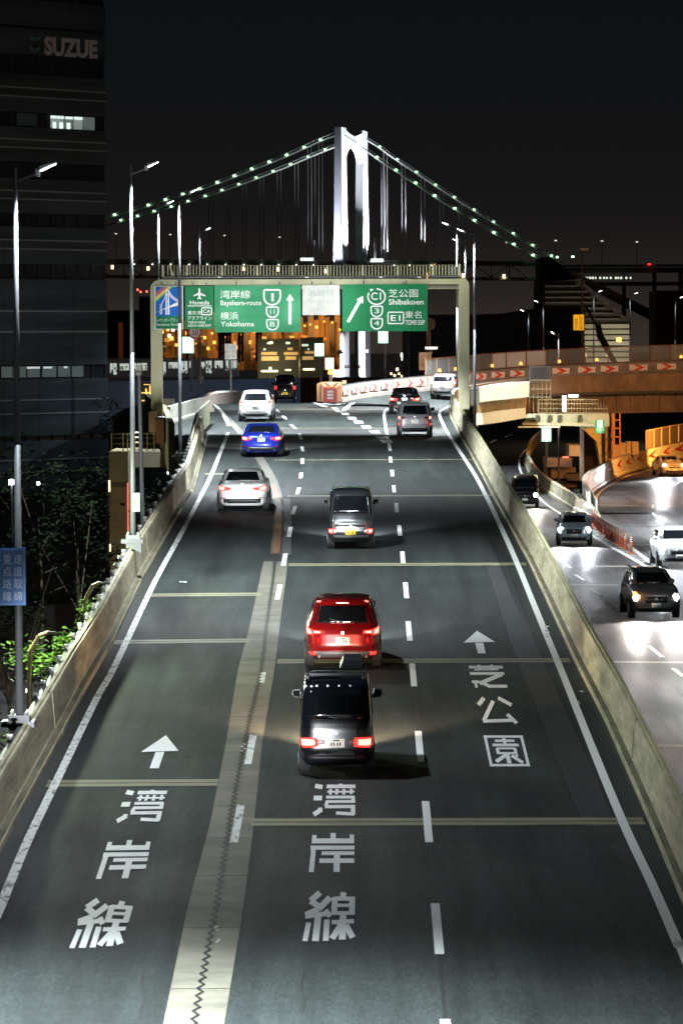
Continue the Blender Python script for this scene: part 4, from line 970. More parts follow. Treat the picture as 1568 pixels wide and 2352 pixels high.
                dr('reversing_lens', 'rear', qd([(.82, 1.02), (.56, 1.02), (.57, .92), (.82, .90)]), mat('smoked_lens', (.15, .05, .06), .2), .018, 4, 2, lm)
                dr('reflector', 'rear', qd([(.95, .68), (.86, .68), (.86, .60), (.95, .60)]), M_tail, .02, 2, 1)
            elif tail == 'pillar':
                dr('tail_light', 'rear', qd([(.96, 1.12), (.76, 1.12), (.78, .90), (.97, .90)]), M_tail, .02, 4, 4)
            if k.get('exhaust', kind in ('sedan', 'suv')):
                x = s * hw * .62; yy = B.rear(x, .34)
                MB().cyl((x, yy - .05, .33), (x, yy + .1, .33), .035, .035, 12).build('exhaust', M_dsteel, t)
        # red spill of the tail lamps and headlight beam ahead
        for s in (-1, 1):
            lamp('POINT', (s * hw * .8, B.rear(hw * .8, .7) - .25, .75), 1.1 if lit else .4, (1, .08, .05), t, rad=.08)
        hc = k.get('hcol', (.85, .92, 1))
        ls_ = lamp('SPOT', (0, L + .1, .68), k.get('hpow', 1500), hc, t, size=74, blend=.55, rad=.35); ls_.rotation_euler = (R(90 - 6.0), 0, 0)
        for s in (-1, 1): dr('headlight', 'front', [(s * hw * .9, .80), (s * hw * .55, .78), (s * hw * .56, .64), (s * hw * .92, .66)], M_head, .012, 4, 2)
    else:
        hm = k.get('hm', M_head)
        dr('grille', 'front', [(-hw * .46, .80), (hw * .46, .80), (hw * .42, .58), (-hw * .42, .58)], M_trim, .014, 6, 2)
        dr('front_bumper', 'front', [(-hw * .72, .44), (hw * .72, .44), (hw * .66, .30), (-hw * .66, .30)], M_trim, .018, 8, 2)
        MB().cyl((0, B.front(0, .73) + .012, .73), (0, B.front(0, .73) + .035, .73), .06, .06, 12).build('badge', M_chrome, t)
        zq = .50
        pl = dr('number_plate', 'front', [(-.165, zq + .083), (.165, zq + .083), (.165, zq - .083), (-.165, zq - .083)], M_plwd, .03, 2, 1)
        yq = B.front(0, zq) + .036
        if text:
            me = text_mesh(text); xs = [v.co.x for v in me.vertices]; ys = [v.co.y for v in me.vertices]; sx = .26 / (max(xs) - min(xs)); sy = .085 / (max(ys) - min(ys))
            for v in me.vertices: v.co = Vector((.13 - (v.co.x - min(xs)) * sx, yq, zq - .07 + (v.co.y - min(ys)) * sy))
            me.materials.append(M_pltx); o = bpy.data.objects.new('plate_digits', me); COL.objects.link(o); o.parent = pl
        for s in (-1, 1):
            hl = dr('headlight', 'front', [(s * hw * .93, .86), (s * hw * .62, .82), (s * hw * .60, .68), (s * hw * .92, .70)], M_clear, .014, 5, 3)
            x = s * hw * .76; yy = B.front(x, .77)
            MB().cyl((x, yy - .03, .77), (x, yy + .03, .77), .13, .10, 16).build('bulb', hm, hl)
            if k.get('turn') == s: MB().cyl((x + s * .06, yy - .08, .90), (x + s * .06, yy + .03, .90), .085, .06, 12).build('turn_signal', M_turn, hl)
            l_ = lamp('SPOT', (x, yy + .06, .77), k.get('hpow', 900), k.get('hcol', (.85, .9, 1)), t, size=84, blend=.6, rad=.08); l_.rotation_euler = (R(90 - 4.0), 0, 0)
        if k.get('turn'):
            lamp('POINT', (k['turn'] * hw * .8, B.front(hw * .7, .9) + .25, .95), 7, (1, .4, .05), t, rad=.05)
        if k.get('driver', True):
            pass
    if k.get('rack'):
        MB().bar((-hw * .80, .75, 1.98), (hw * .80, .75, 1.98), .07, .05).bar((-hw * .80, 1.5, 1.98), (hw * .80, 1.5, 1.98), .07, .05).bar((-hw * .78, .45, 1.96), (-hw * .78, 2.2, 1.96), .06, .06).bar((hw * .78, .45, 1.96), (hw * .78, 2.2, 1.96), .06, .06).build('roof_rack', M_trim, t)
    if k.get('rails'):
        for s in (-1, 1): MB().bar((s * hw * .68, .8 + oy, 1.70), (s * hw * .68, 2.6 + oy, 1.70), .04, .05).build('roof_rail', M_steel, t)
    if kind in ('suv', 'hatch', 'minivan') and not oncoming:
        z = D['win'][3] + .07; w3 = B.at(z)[2] * .94
        MB().prism([(-w3, B.rear(w3 * .9, z) - .02, z), (w3, B.rear(w3 * .9, z) - .02, z), (w3 * .98, B.rear(0, z) + .35, z + .05), (-w3 * .98, B.rear(0, z) + .35, z + .05)], (0, 0, .03)).build('spoiler', paint, t)
        MB().box((0, B.rear(0, z) - .025, z - .01), (.3, .02, .02)).build('brake_lamp', M_tail if k.get('hb') else M_taild, t)
    return t, B
def paintm(n, c_, metal=.3, rough=.25): return mat(n, c_, rough, metal, coat=.8)
P_blk = paintm('paint_black', (.006, .008, .011), .2, .16); P_gry = paintm('paint_grey', (.035, .04, .045), .5, .2); P_red = paintm('paint_red', (.27, .006, .008), .45, .25)
P_wht = paintm('paint_white', (.78, .79, .78), .0, .3); P_wp = paintm('paint_pearl', (.70, .70, .69), .1, .25); P_blu = paintm('paint_blue', (.012, .03, .38), .45, .2)
P_slv = paintm('paint_silver', (.42, .44, .44), .3, .35); P_sb = paintm('paint_silver_blue', (.38, .47, .52), .1, .35); P_blk2 = paintm('paint_black_b', (.010, .008, .010), .2, .18)
P_dk = paintm('paint_dark', (.10, .095, .095), .1, .3); P_wf = paintm('paint_white_front', (.75, .77, .80), .0, .3); P_mz = paintm('paint_champagne', (.50, .46, .40), .1, .35)
v1, vB = car('kei_van', 'parked_car', 'black boxy van nearest the camera with a roof rack and bright tail lights', 'van', 772, 1789, P_blk, tail='bar', rack=True, zp=.70, hcol=(1, .70, .45), hpow=7500)
v1.name = 'small_van'
# ladder rack load on the roof: black roof box, off-centre
MB().prism([(.06, 1.6, 1.97), (.52, 1.6, 1.97), (.50, 1.65, 2.14), (.14, 1.65, 2.14)], (0, 1.1, 0)).build('roof_box', M_trim, v1)
for i in range(5): MB().box((-.60 + i * .22, .10 + .02, 1.83), (.03, .03, .03)).build('rack_clip', M_bolt, v1)
car('suv', 'crossover', 'metallic red crossover braking between the two small vans', 'car', 787, 1541, P_red, tail='wing', zp=.72, hcol=(.9, .95, 1), bumper=mat('bumper_grey', (.10, .10, .105), .4), hpow=4500)
v3, B3 = car('kei_van', 'small_van', 'dark grey boxy van with yellow plate in the middle lane', 'van', 805, 1263, P_gry, tail='lowcorner', plate='y', zp=.56, hpow=4500)
B3.drape('rear', [(-.66, .92), (.66, .92), (.66, .74), (-.66, .74)], .006, 8, 2).build('tailgate_panel', paintm('paint_grey_light', (.13, .145, .155), .7, .28), v3, True)
car('sedan', 'sedan', 'white sedan in the left lane with lit tail lights', 'car', 556, 1176, P_wht, tail='sedan', zp=.80, yaw=.0, hpow=6500)
car('sedan', 'sedan', 'bright blue sedan ahead of the white sedan', 'car', 600, 1051, P_blu, tail='sedan', zp=.78, hpow=5000)
car('suv', 'crossover', 'pearl white crossover passing under the gantry in the left lane', 'car', 586, 969, P_wp, tail='tall', zp=.82, yaw=-.02, plate='d', hpow=4000)
car('minivan', 'minivan', 'silver boxy minivan in the right lane under the gantry', 'car', 952.5, 1005, P_slv, tail='square', zp=.78, yaw=-.0, hpow=3500)
car('sedan', 'sedan', 'glossy black sedan half hidden behind the silver minivan', 'car', 929, 951, P_blk2, tail='sedan', zp=.84, yaw=-.03, width=1.8, hpow=1400, bumper=mat('bumper_dark', (.06, .06, .06), .4))
def zr(Y): return CZ - 3.86
car('hatch', 'hatchback', 'silver hatchback entering the right-hand ramp beside the chevrons', 'car', 1015, 912, P_slv, tail='tall', zp=.75, Y=243, zf=zr, yaw=-.16, width=1.66, hpow=1500, hb=True)
car('kei_van', 'small_van', 'black hatch-backed van going over the crest with yellow plate', 'van', 654.5, 925, P_blk, tail='pillar', plate='y', zp=.62, Y=262, zf=zmain, yaw=.02, hpow=1500)
# oncoming side
car('hatch', 'hatchback', 'pale blue hatchback coming towards the camera with glaring headlights', 'car', 1318.5, 1255, P_sb, oncoming=True, zf=zlow, yaw=-.05, text='・8 63', hpow=1000)
car('suv', 'crossover', 'dark crossover with its amber turn signal flashing on the lower road', 'car', 1507, 1424, P_dk, oncoming=True, zf=zlow, yaw=.03, text='・4 16', hm=M_headw, hcol=(1, .9, .82), turn=1, width=1.78, mirror=P_dk, rails=True, hpow=1150)
car('suv', 'crossover', 'white car cut by the right edge behind the dark crossover', 'car', 1561, 1306, P_wf, oncoming=True, zf=zlow, yaw=.02, mirror=P_wf, text='8・2', hpow=700)
car('sedan', 'sedan', 'champagne sedan rounding the orange lit ramp', 'car', 1549, 1095, P_mz, oncoming=True, zf=zlow, yaw=.10, hpow=1100)
car('kei_van', 'small_car', 'black small car half hidden behind the parapet with one headlight showing', 'car', 1205, 1168, P_blk2, oncoming=True, zf=zlow, yaw=-.05, hm=M_headw, hcol=(1, .9, .78), text='4 8', width=1.6, hpow=1000)
# ================================================================ SIGN GANTRY
GY = 198.0
def ZX(a): return Pt(a[0], a[1], GY)
gt = thing('sign_gantry', 'cream steel portal gantry with a railed walkway spanning the elevated road', 'gantry', Pt(712, 960, GY))
gb = gt.location
def pbox(name, x0, y0, x1, y1, Y, dep, m, par, base, bev=False):
    p, q = Pt(x0, y1, Y), Pt(x1, y0, Y)
    return MB(base).box(((p.x + q.x) / 2, Y + dep / 2, (p.z + q.z) / 2), (q.x - p.x, dep, q.z - p.z)).build(name, m, par)
def column(x0, x1, ytop, ybot, side):
    p, q = Pt(x0, ybot, GY), Pt(x1, ytop, GY); wd = q.x - p.x; pts = []
    r = wd * .75; z1 = q.z
    cx = p.x + r if side < 0 else q.x - r
    arc = [Vector((cx + side * r * math.sin(a), GY, z1 - r + r * math.cos(a))) for a in [k * math.pi / 12 for k in range(7)]]
    if side < 0: pts = [Vector((q.x, GY, p.z)), Vector((q.x, GY, z1))] + arc + [Vector((p.x, GY, p.z))]
    else: pts = [Vector((p.x, GY, p.z)), Vector((p.x, GY, z1))] + arc + [Vector((q.x, GY, p.z))]
    MB(gb).prism(pts, (0, .55, 0)).build('column', M_gantry, gt)
column(347.5, 371.5, 643, 985, -1); column(1053.5, 1077, 637, 965, 1)
pbox('base_plate', 1049, 962, 1081, 968, GY - .15, .85, M_gantry, gt, gb)
pbox('beam', 368, 639, 1058, 655, GY + .02, .5, M_gantry, gt, gb)
pbox('beam_web', 640, 655, 1056, 664.5, GY + .25, .35, mat('gantry_under', (.36, .34, .23), .6, var=.2), gt, gb)
pbox('beam_lip', 366, 655.2, 1058, 657.6, GY - .02, .55, M_dsteel, gt, gb)
for x in (740, 860, 985, 1010): pbox('stiffener', x, 655.5, x + 1.6, 664, GY + .21, .05, M_gantry, gt, gb)
pbox('walkway', 372, 633.5, 1058, 638.5, GY - .25, 1.0, M_dsteel, gt, gb)
for (ya, yb) in ((607.5, 610.5), (631.5, 634)): pbox('rail', 385 if ya < 620 else 372, ya, 1056, yb, GY - .22, .06, M_gantry, gt, gb)
bal = None; n = 92
for i in range(n):
    x = 386 + (1052 - 386) * i / (n - 1); wide = i % 11 == 6
    p, q = Pt(x, 632, GY), Pt(x, 609, GY)
    if bal is None or wide:
        o = MB(Vector((p.x, GY - .2, p.z))).box((p.x, GY - .2, (p.z + q.z) / 2), (.12 if wide else .045, .05, q.z - p.z)).build('baluster', M_gantry, gt)
        o.location = Vector((p.x, GY - .2, p.z)) - gb
        if bal is None: bal = o.data
    else: inst(bal, 'baluster', gt, Vector((p.x, GY - .2, p.z)) - gb)
# end frames and control box
pbox('end_frame', 1053, 606, 1057, 634, GY - .25, .9, M_gantry, gt, gb); pbox('end_frame', 372, 608, 376, 634, GY - .25, .9, M_gantry, gt, gb)
MB(gb).bar(Pt(389, 608, GY - .3), Pt(398, 634, GY - .3), .08, .08).build('brace', M_gantry, gt)
pbox('control_box', 1034, 612, 1052, 634, GY + .4, .4, M_dsteel, gt, gb)
for x in (500, 700, 870, 958): pbox('painted_glint', x, 635, x + 8, 637.5, GY - .3, .05, mat('rail_glint', (.7, .7, .6), .3), gt, gb)  # small pale blocks imitating glints along the walkway
g3_ = Q(560, 1000, 2.24); g4 = Q(1160, 1000, 2.119)
def sign(name, label, cat, box, cq, m, border=None, group=None):
    x0, y0 = cq(box[0], box[1]); x1, y1 = cq(box[2], box[3]); Y = GY - .35
    t = thing(name, label, cat, Pt((x0 + x1) / 2, y1, Y), 0, group); b = t.location
    pbox('panel', x0, y0, x1, y1, Y, .10, m, t, b)
    for u in (.25, .75):
        xx = x0 + (x1 - x0) * u; pbox('bracket', xx - 1.2, y0 - 8, xx + 1.2, y0 + 20, Y + .1, .25, M_dsteel, t, b)
    if border:
        for (a, c_, d, e_) in ((x0, y0, x1, y0 + 1.4), (x0, y1 - 1.4, x1, y1), (x0, y0, x0 + 1.6, y1), (x1 - 1.6, y0, x1, y1)): pbox('border', a, c_, d, e_, Y - .014 if c_ == y0 and e_ == y1 else Y - .010, .012, border, t, b)
    return t, b, Y
def txt(s, box, cq, t, b, Y, m=M_white, bold=0.0):
    x0, y0 = cq(box[0], box[1]); x1, y1 = cq(box[2], box[3]); return text_fit(s, (x0, y0, x1, y1), Y - .012, m, t, b, bold)
def poly(pts, cq, t, b, Y, m, name, dy=-.012):
    return MB(b).prism([Pt(*cq(*p), Y + dy) for p in pts], (0, .006, 0)).build(name, m, t)
def line(pts, wpx, cq, t, b, Y, m, name, closed=False, dy=-.012):
    """outline of constant width through crop points"""
    P_ = [Pt(*cq(*p), Y + dy) for p in pts]; mb = MB(b); n = len(P_); I = []; O = []; wm = wpx
    for i in range(n):
        a = P_[i - 1] if (closed or i) else P_[i]; c_ = P_[(i + 1) % n] if (closed or i < n - 1) else P_[i]
        d = (c_ - a).normalized(); nr = Vector((d.z, 0, -d.x)); I.append(P_[i] - nr * wm / 2); O.append(P_[i] + nr * wm / 2)
    if closed: I.append(I[0]); O.append(O[0])
    mb.strip(I, O); return mb.build(name, m, t)
# 1. bridge pictogram sign
s1, b1_, Y1 = sign('route_sign', 'blue sign with a white suspension bridge and rainbow at the left end of the gantry', 'road sign', (130, 318, 383, 708), g3_, M_green, M_white)
poly([(140, 328), (374, 328), (374, 588), (140, 588)], g3_, s1, b1_, Y1, M_blue, 'picture_field', -.008)
for k, (c_, a) in enumerate((((.55, .03, .02), 0), ((.75, .35, .03), 16), ((.75, .65, .05), 30), ((.10, .42, .08), 44))):
    o0 = 72 - k * 0
    poly([(140, 395 + a * 1.2), (140, 395 + a * 1.2 + 18), (225 + a * 1.1 + 18, 328), (225 + a * 1.1, 328)] if k else [(140, 378), (140, 410), (232, 328), (205, 328)], g3_, s1, b1_, Y1, mat('rainbow_%s' % 'abcd'[k], c_, .5), 'rainbow_band', -.012 - k * .002)
for x0, x1, xt in ((228, 240, 232), (248, 264, 250)):
    poly([(xt, 360), (xt + 8, 360), (x1, 576), (x0 - 2, 576)], g3_, s1, b1_, Y1, M_white, 'tower_leg', -.022)
for y in (355, 392, 450): poly([(230, y), (258, y), (258, y + 10), (230, y + 10)], g3_, s1, b1_, Y1, M_white, 'tower_brace', -.024)
for x in (178, 190): poly([(x, 478), (x + 6, 478), (x + 7, 572), (x - 1, 572)], g3_, s1, b1_, Y1, M_white, 'tower_leg', -.022)
poly([(148, 556), (260, 500), (352, 452), (352, 492), (262, 512), (150, 552)], g3_, s1, b1_, Y1, M_white, 'deck', -.026)
line([(252, 372), (268, 405), (292, 432), (322, 450), (350, 458)], .05, g3_, s1, b1_, Y1, M_white, 'cable', dy=-.02); line([(256, 360), (276, 395), (300, 420), (330, 440), (352, 448)], .04, g3_, s1, b1_, Y1, M_white, 'cable', dy=-.02)
line([(234, 375), (220, 430), (192, 482)], .04, g3_, s1, b1_, Y1, M_white, 'cable', dy=-.02)
txt('レインボーブリッジ', (148, 606, 366, 642), g3_, s1, b1_, Y1); txt('Rainbow Bridge', (150, 654, 364, 682), g3_, s1, b1_, Y1)
# 2. airport / aqua-line sign
s2, b2, Y2 = sign('direction_sign', 'green airport direction sign with a white aeroplane symbol', 'road sign', (405, 320, 657, 705), g3_, M_green)
plane = [(530, 336), (537, 345), (538, 378), (585, 402), (585, 412), (539, 400), (538, 420), (550, 432), (550, 438), (530, 433), (511, 438), (511, 432), (523, 420), (522, 400), (478, 412), (478, 402), (523, 378), (523, 345)]
poly(plane, g3_, s2, b2, Y2, M_white, 'aeroplane'); txt('Haneda', (446, 448, 620, 486), g3_, s2, b2, Y2, bold=.012); poly([(425, 494), (640, 494), (640, 501), (425, 501)], g3_, s2, b2, Y2, M_white, 'rule')
txt('東京湾', (426, 542, 545, 577), g3_, s2, b2, Y2); txt('アクアライン', (426, 588, 640, 626), g3_, s2, b2, Y2); txt('TOKYO WAN', (427, 634, 582, 656), g3_, s2, b2, Y2, bold=.01); txt('AQUA-LINE EXP', (427, 662, 632, 688), g3_, s2, b2, Y2, bold=.01)
line([(556, 514), (634, 514), (640, 520), (640, 570), (634, 576), (556, 576), (551, 570), (551, 520)], .055, g3_, s2, b2, Y2, M_white, 'shield_outline', True); txt('CA', (562, 528, 630, 562), g3_, s2, b2, Y2, bold=.006)
# 3. bayshore sign
s3, b3_, Y3 = sign('direction_sign', 'large green sign for the bayshore route with painted glare and an upward arrow', 'road sign', (667, 310, 1437, 735), g3_, M_greenw)
txt('湾岸線', (718, 356, 985, 432), g3_, s3, b3_, Y3); txt('Bayshore-route', (720, 446, 1085, 506), g3_, s3, b3_, Y3, bold=.008); txt('横浜', (718, 552, 878, 622), g3_, s3, b3_, Y3); txt('Yokohama', (720, 636, 1020, 682), g3_, s3, b3_, Y3, bold=.01)
def shield(cq, t, b, Y, x0, y0, x1, y1, s, wd=.07, tb=None):
    w_, h = x1 - x0, y1 - y0; cx_ = (x0 + x1) / 2
    P_ = [(x0, y0 + .04 * h), (x0 + .06 * w_, y0), (x1 - .06 * w_, y0), (x1, y0 + .04 * h), (x1, y0 + .45 * h)]
    P_ += [(cx_ + (w_ / 2) * math.cos(a), y0 + .48 * h + .52 * h * math.sin(a)) for a in [k * math.pi / 10 for k in range(1, 10)]] + [(x0, y0 + .45 * h)]
    line(P_, wd, cq, t, b, Y, M_white, 'shield_outline', True)
    tb = tb or (x0 + .28 * w_, y0 + .2 * h, x1 - .28 * w_, y0 + .68 * h)
    txt(s, tb, cq, t, b, Y)
shield(g3_, s3, b3_, Y3, 1108, 354, 1254, 488, '1', .09, (1174, 384, 1196, 456)); shield(g3_, s3, b3_, Y3, 1132, 508, 1236, 600, '11', .07, (1166, 526, 1204, 574)); shield(g3_, s3, b3_, Y3, 1134, 620, 1236, 712, 'B')
poly([(1340, 390), (1378, 448), (1354, 448), (1354, 662), (1327, 662), (1327, 448), (1306, 448)], g3_, s3, b3_, Y3, M_white, 'arrow')
# 4. junction name plate
s4, b4, Y4 = sign('junction_sign', 'white junction name plate hanging between the two big green signs', 'road sign', (103, 293, 418, 548), g4, M_swhite)
txt('浜崎橋', (152, 328, 372, 392), g4, s4, b4, Y4, M_sgrey); txt('Hamazakibashi', (138, 408, 390, 446), g4, s4, b4, Y4, mat('sign_text_faint', (.42, .46, .44), .5)); txt('JCT', (222, 476, 302, 518), g4, s4, b4, Y4, M_sgrey)
# 5. right green sign
s5, b5, Y5 = sign('direction_sign', 'large green sign with a slanting arrow and route numbers on the right of the gantry', 'road sign', (440, 285, 1160, 687), g4, M_green)
txt('芝公園', (832, 328, 1080, 398), g4, s5, b5, Y5); txt('Shibakoen', (833, 412, 1128, 460), g4, s5, b5, Y5, bold=.012); txt('東名', (972, 514, 1110, 576), g4, s5, b5, Y5); txt('TOMEI EXP', (974, 590, 1138, 632), g4, s5, b5, Y5, bold=.012)
poly([(476, 600), (498, 614), (578, 440), (600, 452), (616, 388), (560, 418), (562, 430)][0:0] or [(476, 602), (572, 428), (560, 414), (616, 386), (617, 450), (597, 440), (499, 614)], g4, s5, b5, Y5, M_white, 'arrow')
ring = [(730 + 73 * math.cos(a), 392 + 66 * math.sin(a)) for a in [R(-90 + 12 * k) for k in range(0, 26)]]
line(ring, .075, g4, s5, b5, Y5, M_white, 'route_circle'); poly([(672, 326), (708, 326), (682, 352)], g4, s5, b5, Y5, M_white, 'circle_arrowhead'); txt('C1', (684, 356, 768, 420), g4, s5, b5, Y5, bold=.01)
shield(g4, s5, b5, Y5, 684, 474, 779, 562, '3'); shield(g4, s5, b5, Y5, 684, 578, 779, 666, '4')
line([(832, 524), (952, 524), (958, 530), (958, 614), (952, 620), (832, 620), (827, 614), (827, 530)], .06, g4, s5, b5, Y5, M_white, 'route_frame', True); txt('E1', (850, 548, 932, 598), g4, s5, b5, Y5, bold=.01)
# added fill spots for the gantry and its signs, without fittings
lamp('SPOT', Pt(1030, 590, GY - 3), 260, (.95, 1, .85), target=Pt(960, 640, GY), size=120)
for tx_, e_ in ((470, 5.5e4), (600, 7.0e4), (745, 9e4), (850, 5.0e4)): lamp('SPOT', Pt(448, 426, 163), e_ * .5, (.95, 1, .95), target=Pt(tx_, 705, GY), size=8, blend=.9, rad=.1)
# ================================================================ ROADSIDE SIGNS
def post_sign(name, label, x0, y0, x1, y1, Y, m, ybase, lines=(), edge_m=None, vert=False, tm=M_sgrey, group=None, cat='road sign', off=0.0):
    t = thing(name, label, cat, Pt((x0 + x1) / 2 + off, ybase, Y), 0, group); b = t.location
    pbox('panel', x0, y0, x1, y1, Y, .06, m, t, b)
    if edge_m:
        for (a, c_, d, e_) in ((x0, y0, x1, y0 + 1), (x0, y1 - 1, x1, y1), (x0, y0, x0 + 1, y1), (x1 - 1, y0, x1, y1)): pbox('border', a, c_, d, e_, Y - .02, .015, edge_m, t, b)
    MB(b).cyl(Pt((x0 + x1) / 2 + off, ybase, Y + .12), Pt((x0 + x1) / 2 + off, y0 + 2, Y + .12), .055 * Y / 200, n=8).build('pole', M_steel, t)
    for s, bx_ in lines:
        if len(bx_) == 5: bx_ = bx_[:4]
        text_fit(s, bx_, Y - .012, tm, t, b)
    return t
M_gr_e = mat('backlit_green_edge', (0, .3, .12), .4, emit=(.02, .8, .35), es=.8)
eg = 'backlit white and green panels standing beside the road'
post_sign('backlit_sign', 'backlit white panel with green rim below the fifty sign', 418, 773, 445, 811, 275, M_lit, 898, edge_m=M_gr_e, off=9, cat='lit sign')
post_sign('backlit_sign', 'backlit white panel right of the distant lit buildings below the junction plate', 722, 788, 744, 818, 270, M_lit, 905, edge_m=M_gr_e, off=4, cat='lit sign')
post_sign('backlit_sign', 'backlit white panel hanging just under the right green gantry sign', 868, 760, 891, 788, 262, M_lit, 868, edge_m=M_gr_e, off=5, cat='lit sign')
bs4 = post_sign('backlit_sign', 'backlit white panel beside the lower road under the ramp', *c5(707, 780), *c5(766, 861), 232, M_lit, c5(0, 1010)[1], edge_m=M_gr_e, cat='lit sign')
for i in range(5):
    pbox('sign_line', 424, 780 + i * 6, 440, 781 + i * 6, 274.96, .02, mat('faint_line', (.6, .8, .7), .5, emit=(.7, .9, .8), es=1.2), [o for o in bpy.data.objects if o.get('label') == 'backlit white panel with green rim below the fifty sign'][0], [o for o in bpy.data.objects if o.get('label') == 'backlit white panel with green rim below the fifty sign'][0].location)
post_sign('text_sign', 'white sign with two columns of characters left of the black van on the crest', 516, 789, 543, 825, 255, M_swhite, 903, [('湾', (533, 792, 541, 800)), ('岸', (533, 803, 541, 811)), ('線', (533, 814, 541, 822)), ('羽', (519, 792, 527, 800)), ('田', (519, 803, 527, 811)), ('線', (519, 814, 527, 822))])
post_sign('curve_warning_sign', 'dented white warning sign with green vertical writing above the chevrons', 962, 809, 990, 850, 285, M_swhite, 868, [('急', (979, 812, 988, 820)), ('カ', (979, 822, 988, 830)), ('｜', (981, 832, 986, 839)), ('ブ', (979, 841, 988, 848)), ('注', (966, 822, 975, 830)), ('意', (966, 834, 975, 843))], tm=mat('text_green', (.12, .3, .2), .5))
post_sign('arrow_plate', 'small white plate with a red arrow over the warning sign', 976, 796, 1005, 802, 287, M_white, 812, [], cat='road sign'); o = bpy.data.objects[-1] if False else None
post_sign('glare_white_sign', 'washed out white sign right behind the amber beacon of the crash barrier', 747, 822, 766, 848, 244, mat('white_glare', (.9, .88, .8), .4, emit=(1, .95, .8), es=.6), 890, [('本', (750, 826, 756, 832)), ('線', (758, 826, 764, 832))])  # glare on this sign is put in as emission
def round_sign(name, label, cx_, cy_, r, Y, ybase, xb, dark=False):
    t = thing(name, label, 'speed sign', Pt(xb, ybase, Y)); b = t.location; c = Pt(cx_, cy_, Y); rr = r * Y / 8820
    MB(b).cyl(c + Vector((0, .04, 0)), c, rr, rr, 28).build('red_ring', M_red if not dark else mat('sign_back', (.03, .03, .03), .6), t)
    MB(b).cyl(c + Vector((0, .03, 0)), c - Vector((0, .008, 0)), rr * .74, rr * .74, 28).build('disc', M_white if not dark else mat('sign_dim', (.012, .012, .014), .6), t)
    text_fit('50', (cx_ - r * .45, cy_ - r * .35, cx_ + r * .45, cy_ + r * .35), Y - .02, mat('sign_blue_text', (.02, .10, .45), .4) if not dark else MC['sign_back'], t, b, .006)
    MB(b).cyl(Pt(xb, ybase, Y + .12), Pt(xb, cy_ - r * .6, Y + .12), .09, n=8).build('pole', M_steel, t)
round_sign('speed_limit_sign', 'round red and white fifty speed limit sign below the airport sign', 448, 763, 16.5, 262, 880, 459)
round_sign('speed_limit_sign', 'unlit dark round speed sign right of the big green gantry sign', 986, 744, 14, 300, 862, 986, True)
# blue enforcement sign on the nearest lamp post (kept clear of the post by its bracket)
LY = 77.0
bs = thing('police_notice_sign', 'blue sign with eight white characters clamped to the nearest lamp post', 'road sign', Pt(30, 1392, LY)); b = bs.location
p, q = Pt(-12, 1391, LY), Pt(58.5, 1259, LY)
pbox('panel', -12, 1259, 58.5, 1391, LY - .12, .05, M_bluedk, bs, b)
for (a, c_, d, e_) in ((-12, 1261.5, 57, 1263.2), (-12, 1386.5, 57, 1388.2), (54.8, 1261.5, 56.4, 1388.2)): pbox('border', a, c_, d, e_, LY - .135 - (.002 if c_ == 1261.5 and e_ > 1300 else 0), .01, mat('sign_pale_blue', (.10, .32, .62), .5), bs, b)
pbox('bracket', 36, 1300, 47, 1304, LY - .06, .2, M_dsteel, bs, b); pbox('bracket', 36, 1350, 47, 1354, LY - .06, .2, M_dsteel, bs, b)
for i, (l_, r_) in enumerate((('重', '速'), ('点', '度'), ('路', '取'), ('線', '締'))):
    y = 1273 + i * 28.5
    text_fit(l_, (7, y, 26, y + 22), LY - .135, mat('sign_lettering_pale', (.55, .70, .85), .5), bs, b); text_fit(r_, (32, y, 51, y + 22), LY - .135, MC['sign_lettering_pale'], bs, b)
# yellow notice on the dark tall pole, right
yp = thing('yellow_notice', 'yellow notice with mirrored looking black writing hung on a tall dark lamp post', 'sign', Pt(1328, 758, 330)); b = yp.location
pbox('panel', 1316.5, 722, 1340.5, 758, 330, .08, mat('yellow_panel', (.75, .6, .03), .5, emit=(.7, .55, .02), es=.25), yp, b)
for i, s in enumerate('この先渋滞'): text_fit(s, (1330, 724 + i * 6.7, 1337, 730 + i * 6.7), 329.98, M_black, yp, b)
for i, s in enumerate('注意せよ'): text_fit(s, (1319, 731 + i * 6.3, 1326, 736.5 + i * 6.3), 329.98, M_black, yp, b)
# crash cushion and beacon at the gore nose
cq7 = Q(800, 1400, 1.425)
cc = thing('crash_cushion', 'red plastic crash cushion with three white panels at the gore nose', 'crash cushion', Pt(760, 922, 234)); b = cc.location; YC = 234
def cbox(nm, x0, y0, x1, y1, Y, dep, m): 
    a_, b_ = cq7(x0, y0), cq7(x1, y1); return pbox(nm, a_[0], a_[1], b_[0], b_[1], Y, dep, m, cc, b)
M_cr = mat('cushion_red', (.55, .07, .04), .5, var=.25, scale=4); a_, b_ = cq7(700, 208), cq7(780, 296)
pp_ = [Pt(a_[0] + (b_[0] - a_[0]) * u, b_[1] + (a_[1] - b_[1]) * v, YC) for u, v in ((0, 0), (1, 0), (1, .72), (.93, .9), (.82, 1), (.18, 1), (.07, .9), (0, .72))]
MB(b).prism(pp_, (0, 1.4, 0)).build('body', M_cr, cc)
for i in range(3): cbox('white_panel', 724, 229 + i * 18, 757, 242 + i * 18, YC - .03, .05, M_white)
for x in (700, 770): cbox('rib', x, 222, x + 9, 290, YC - .05, .06, M_cr)
np_ = thing('nose_board', 'red and white chevron board behind the crash cushion', 'barrier', Pt(763, 905, 237)); b = np_.location
def nbx(nm, pts, Y, dep, m): return MB(b).prism([Pt(*cq7(*p), Y) for p in pts], (0, dep, 0)).build(nm, m, np_)
nbx('board', [(690, 181), (808, 181), (808, 292), (690, 292)], 237, .5, M_concw)
nbx('field', [(697, 184), (796, 184), (796, 214), (697, 214)], 236.97, .03, M_chw)
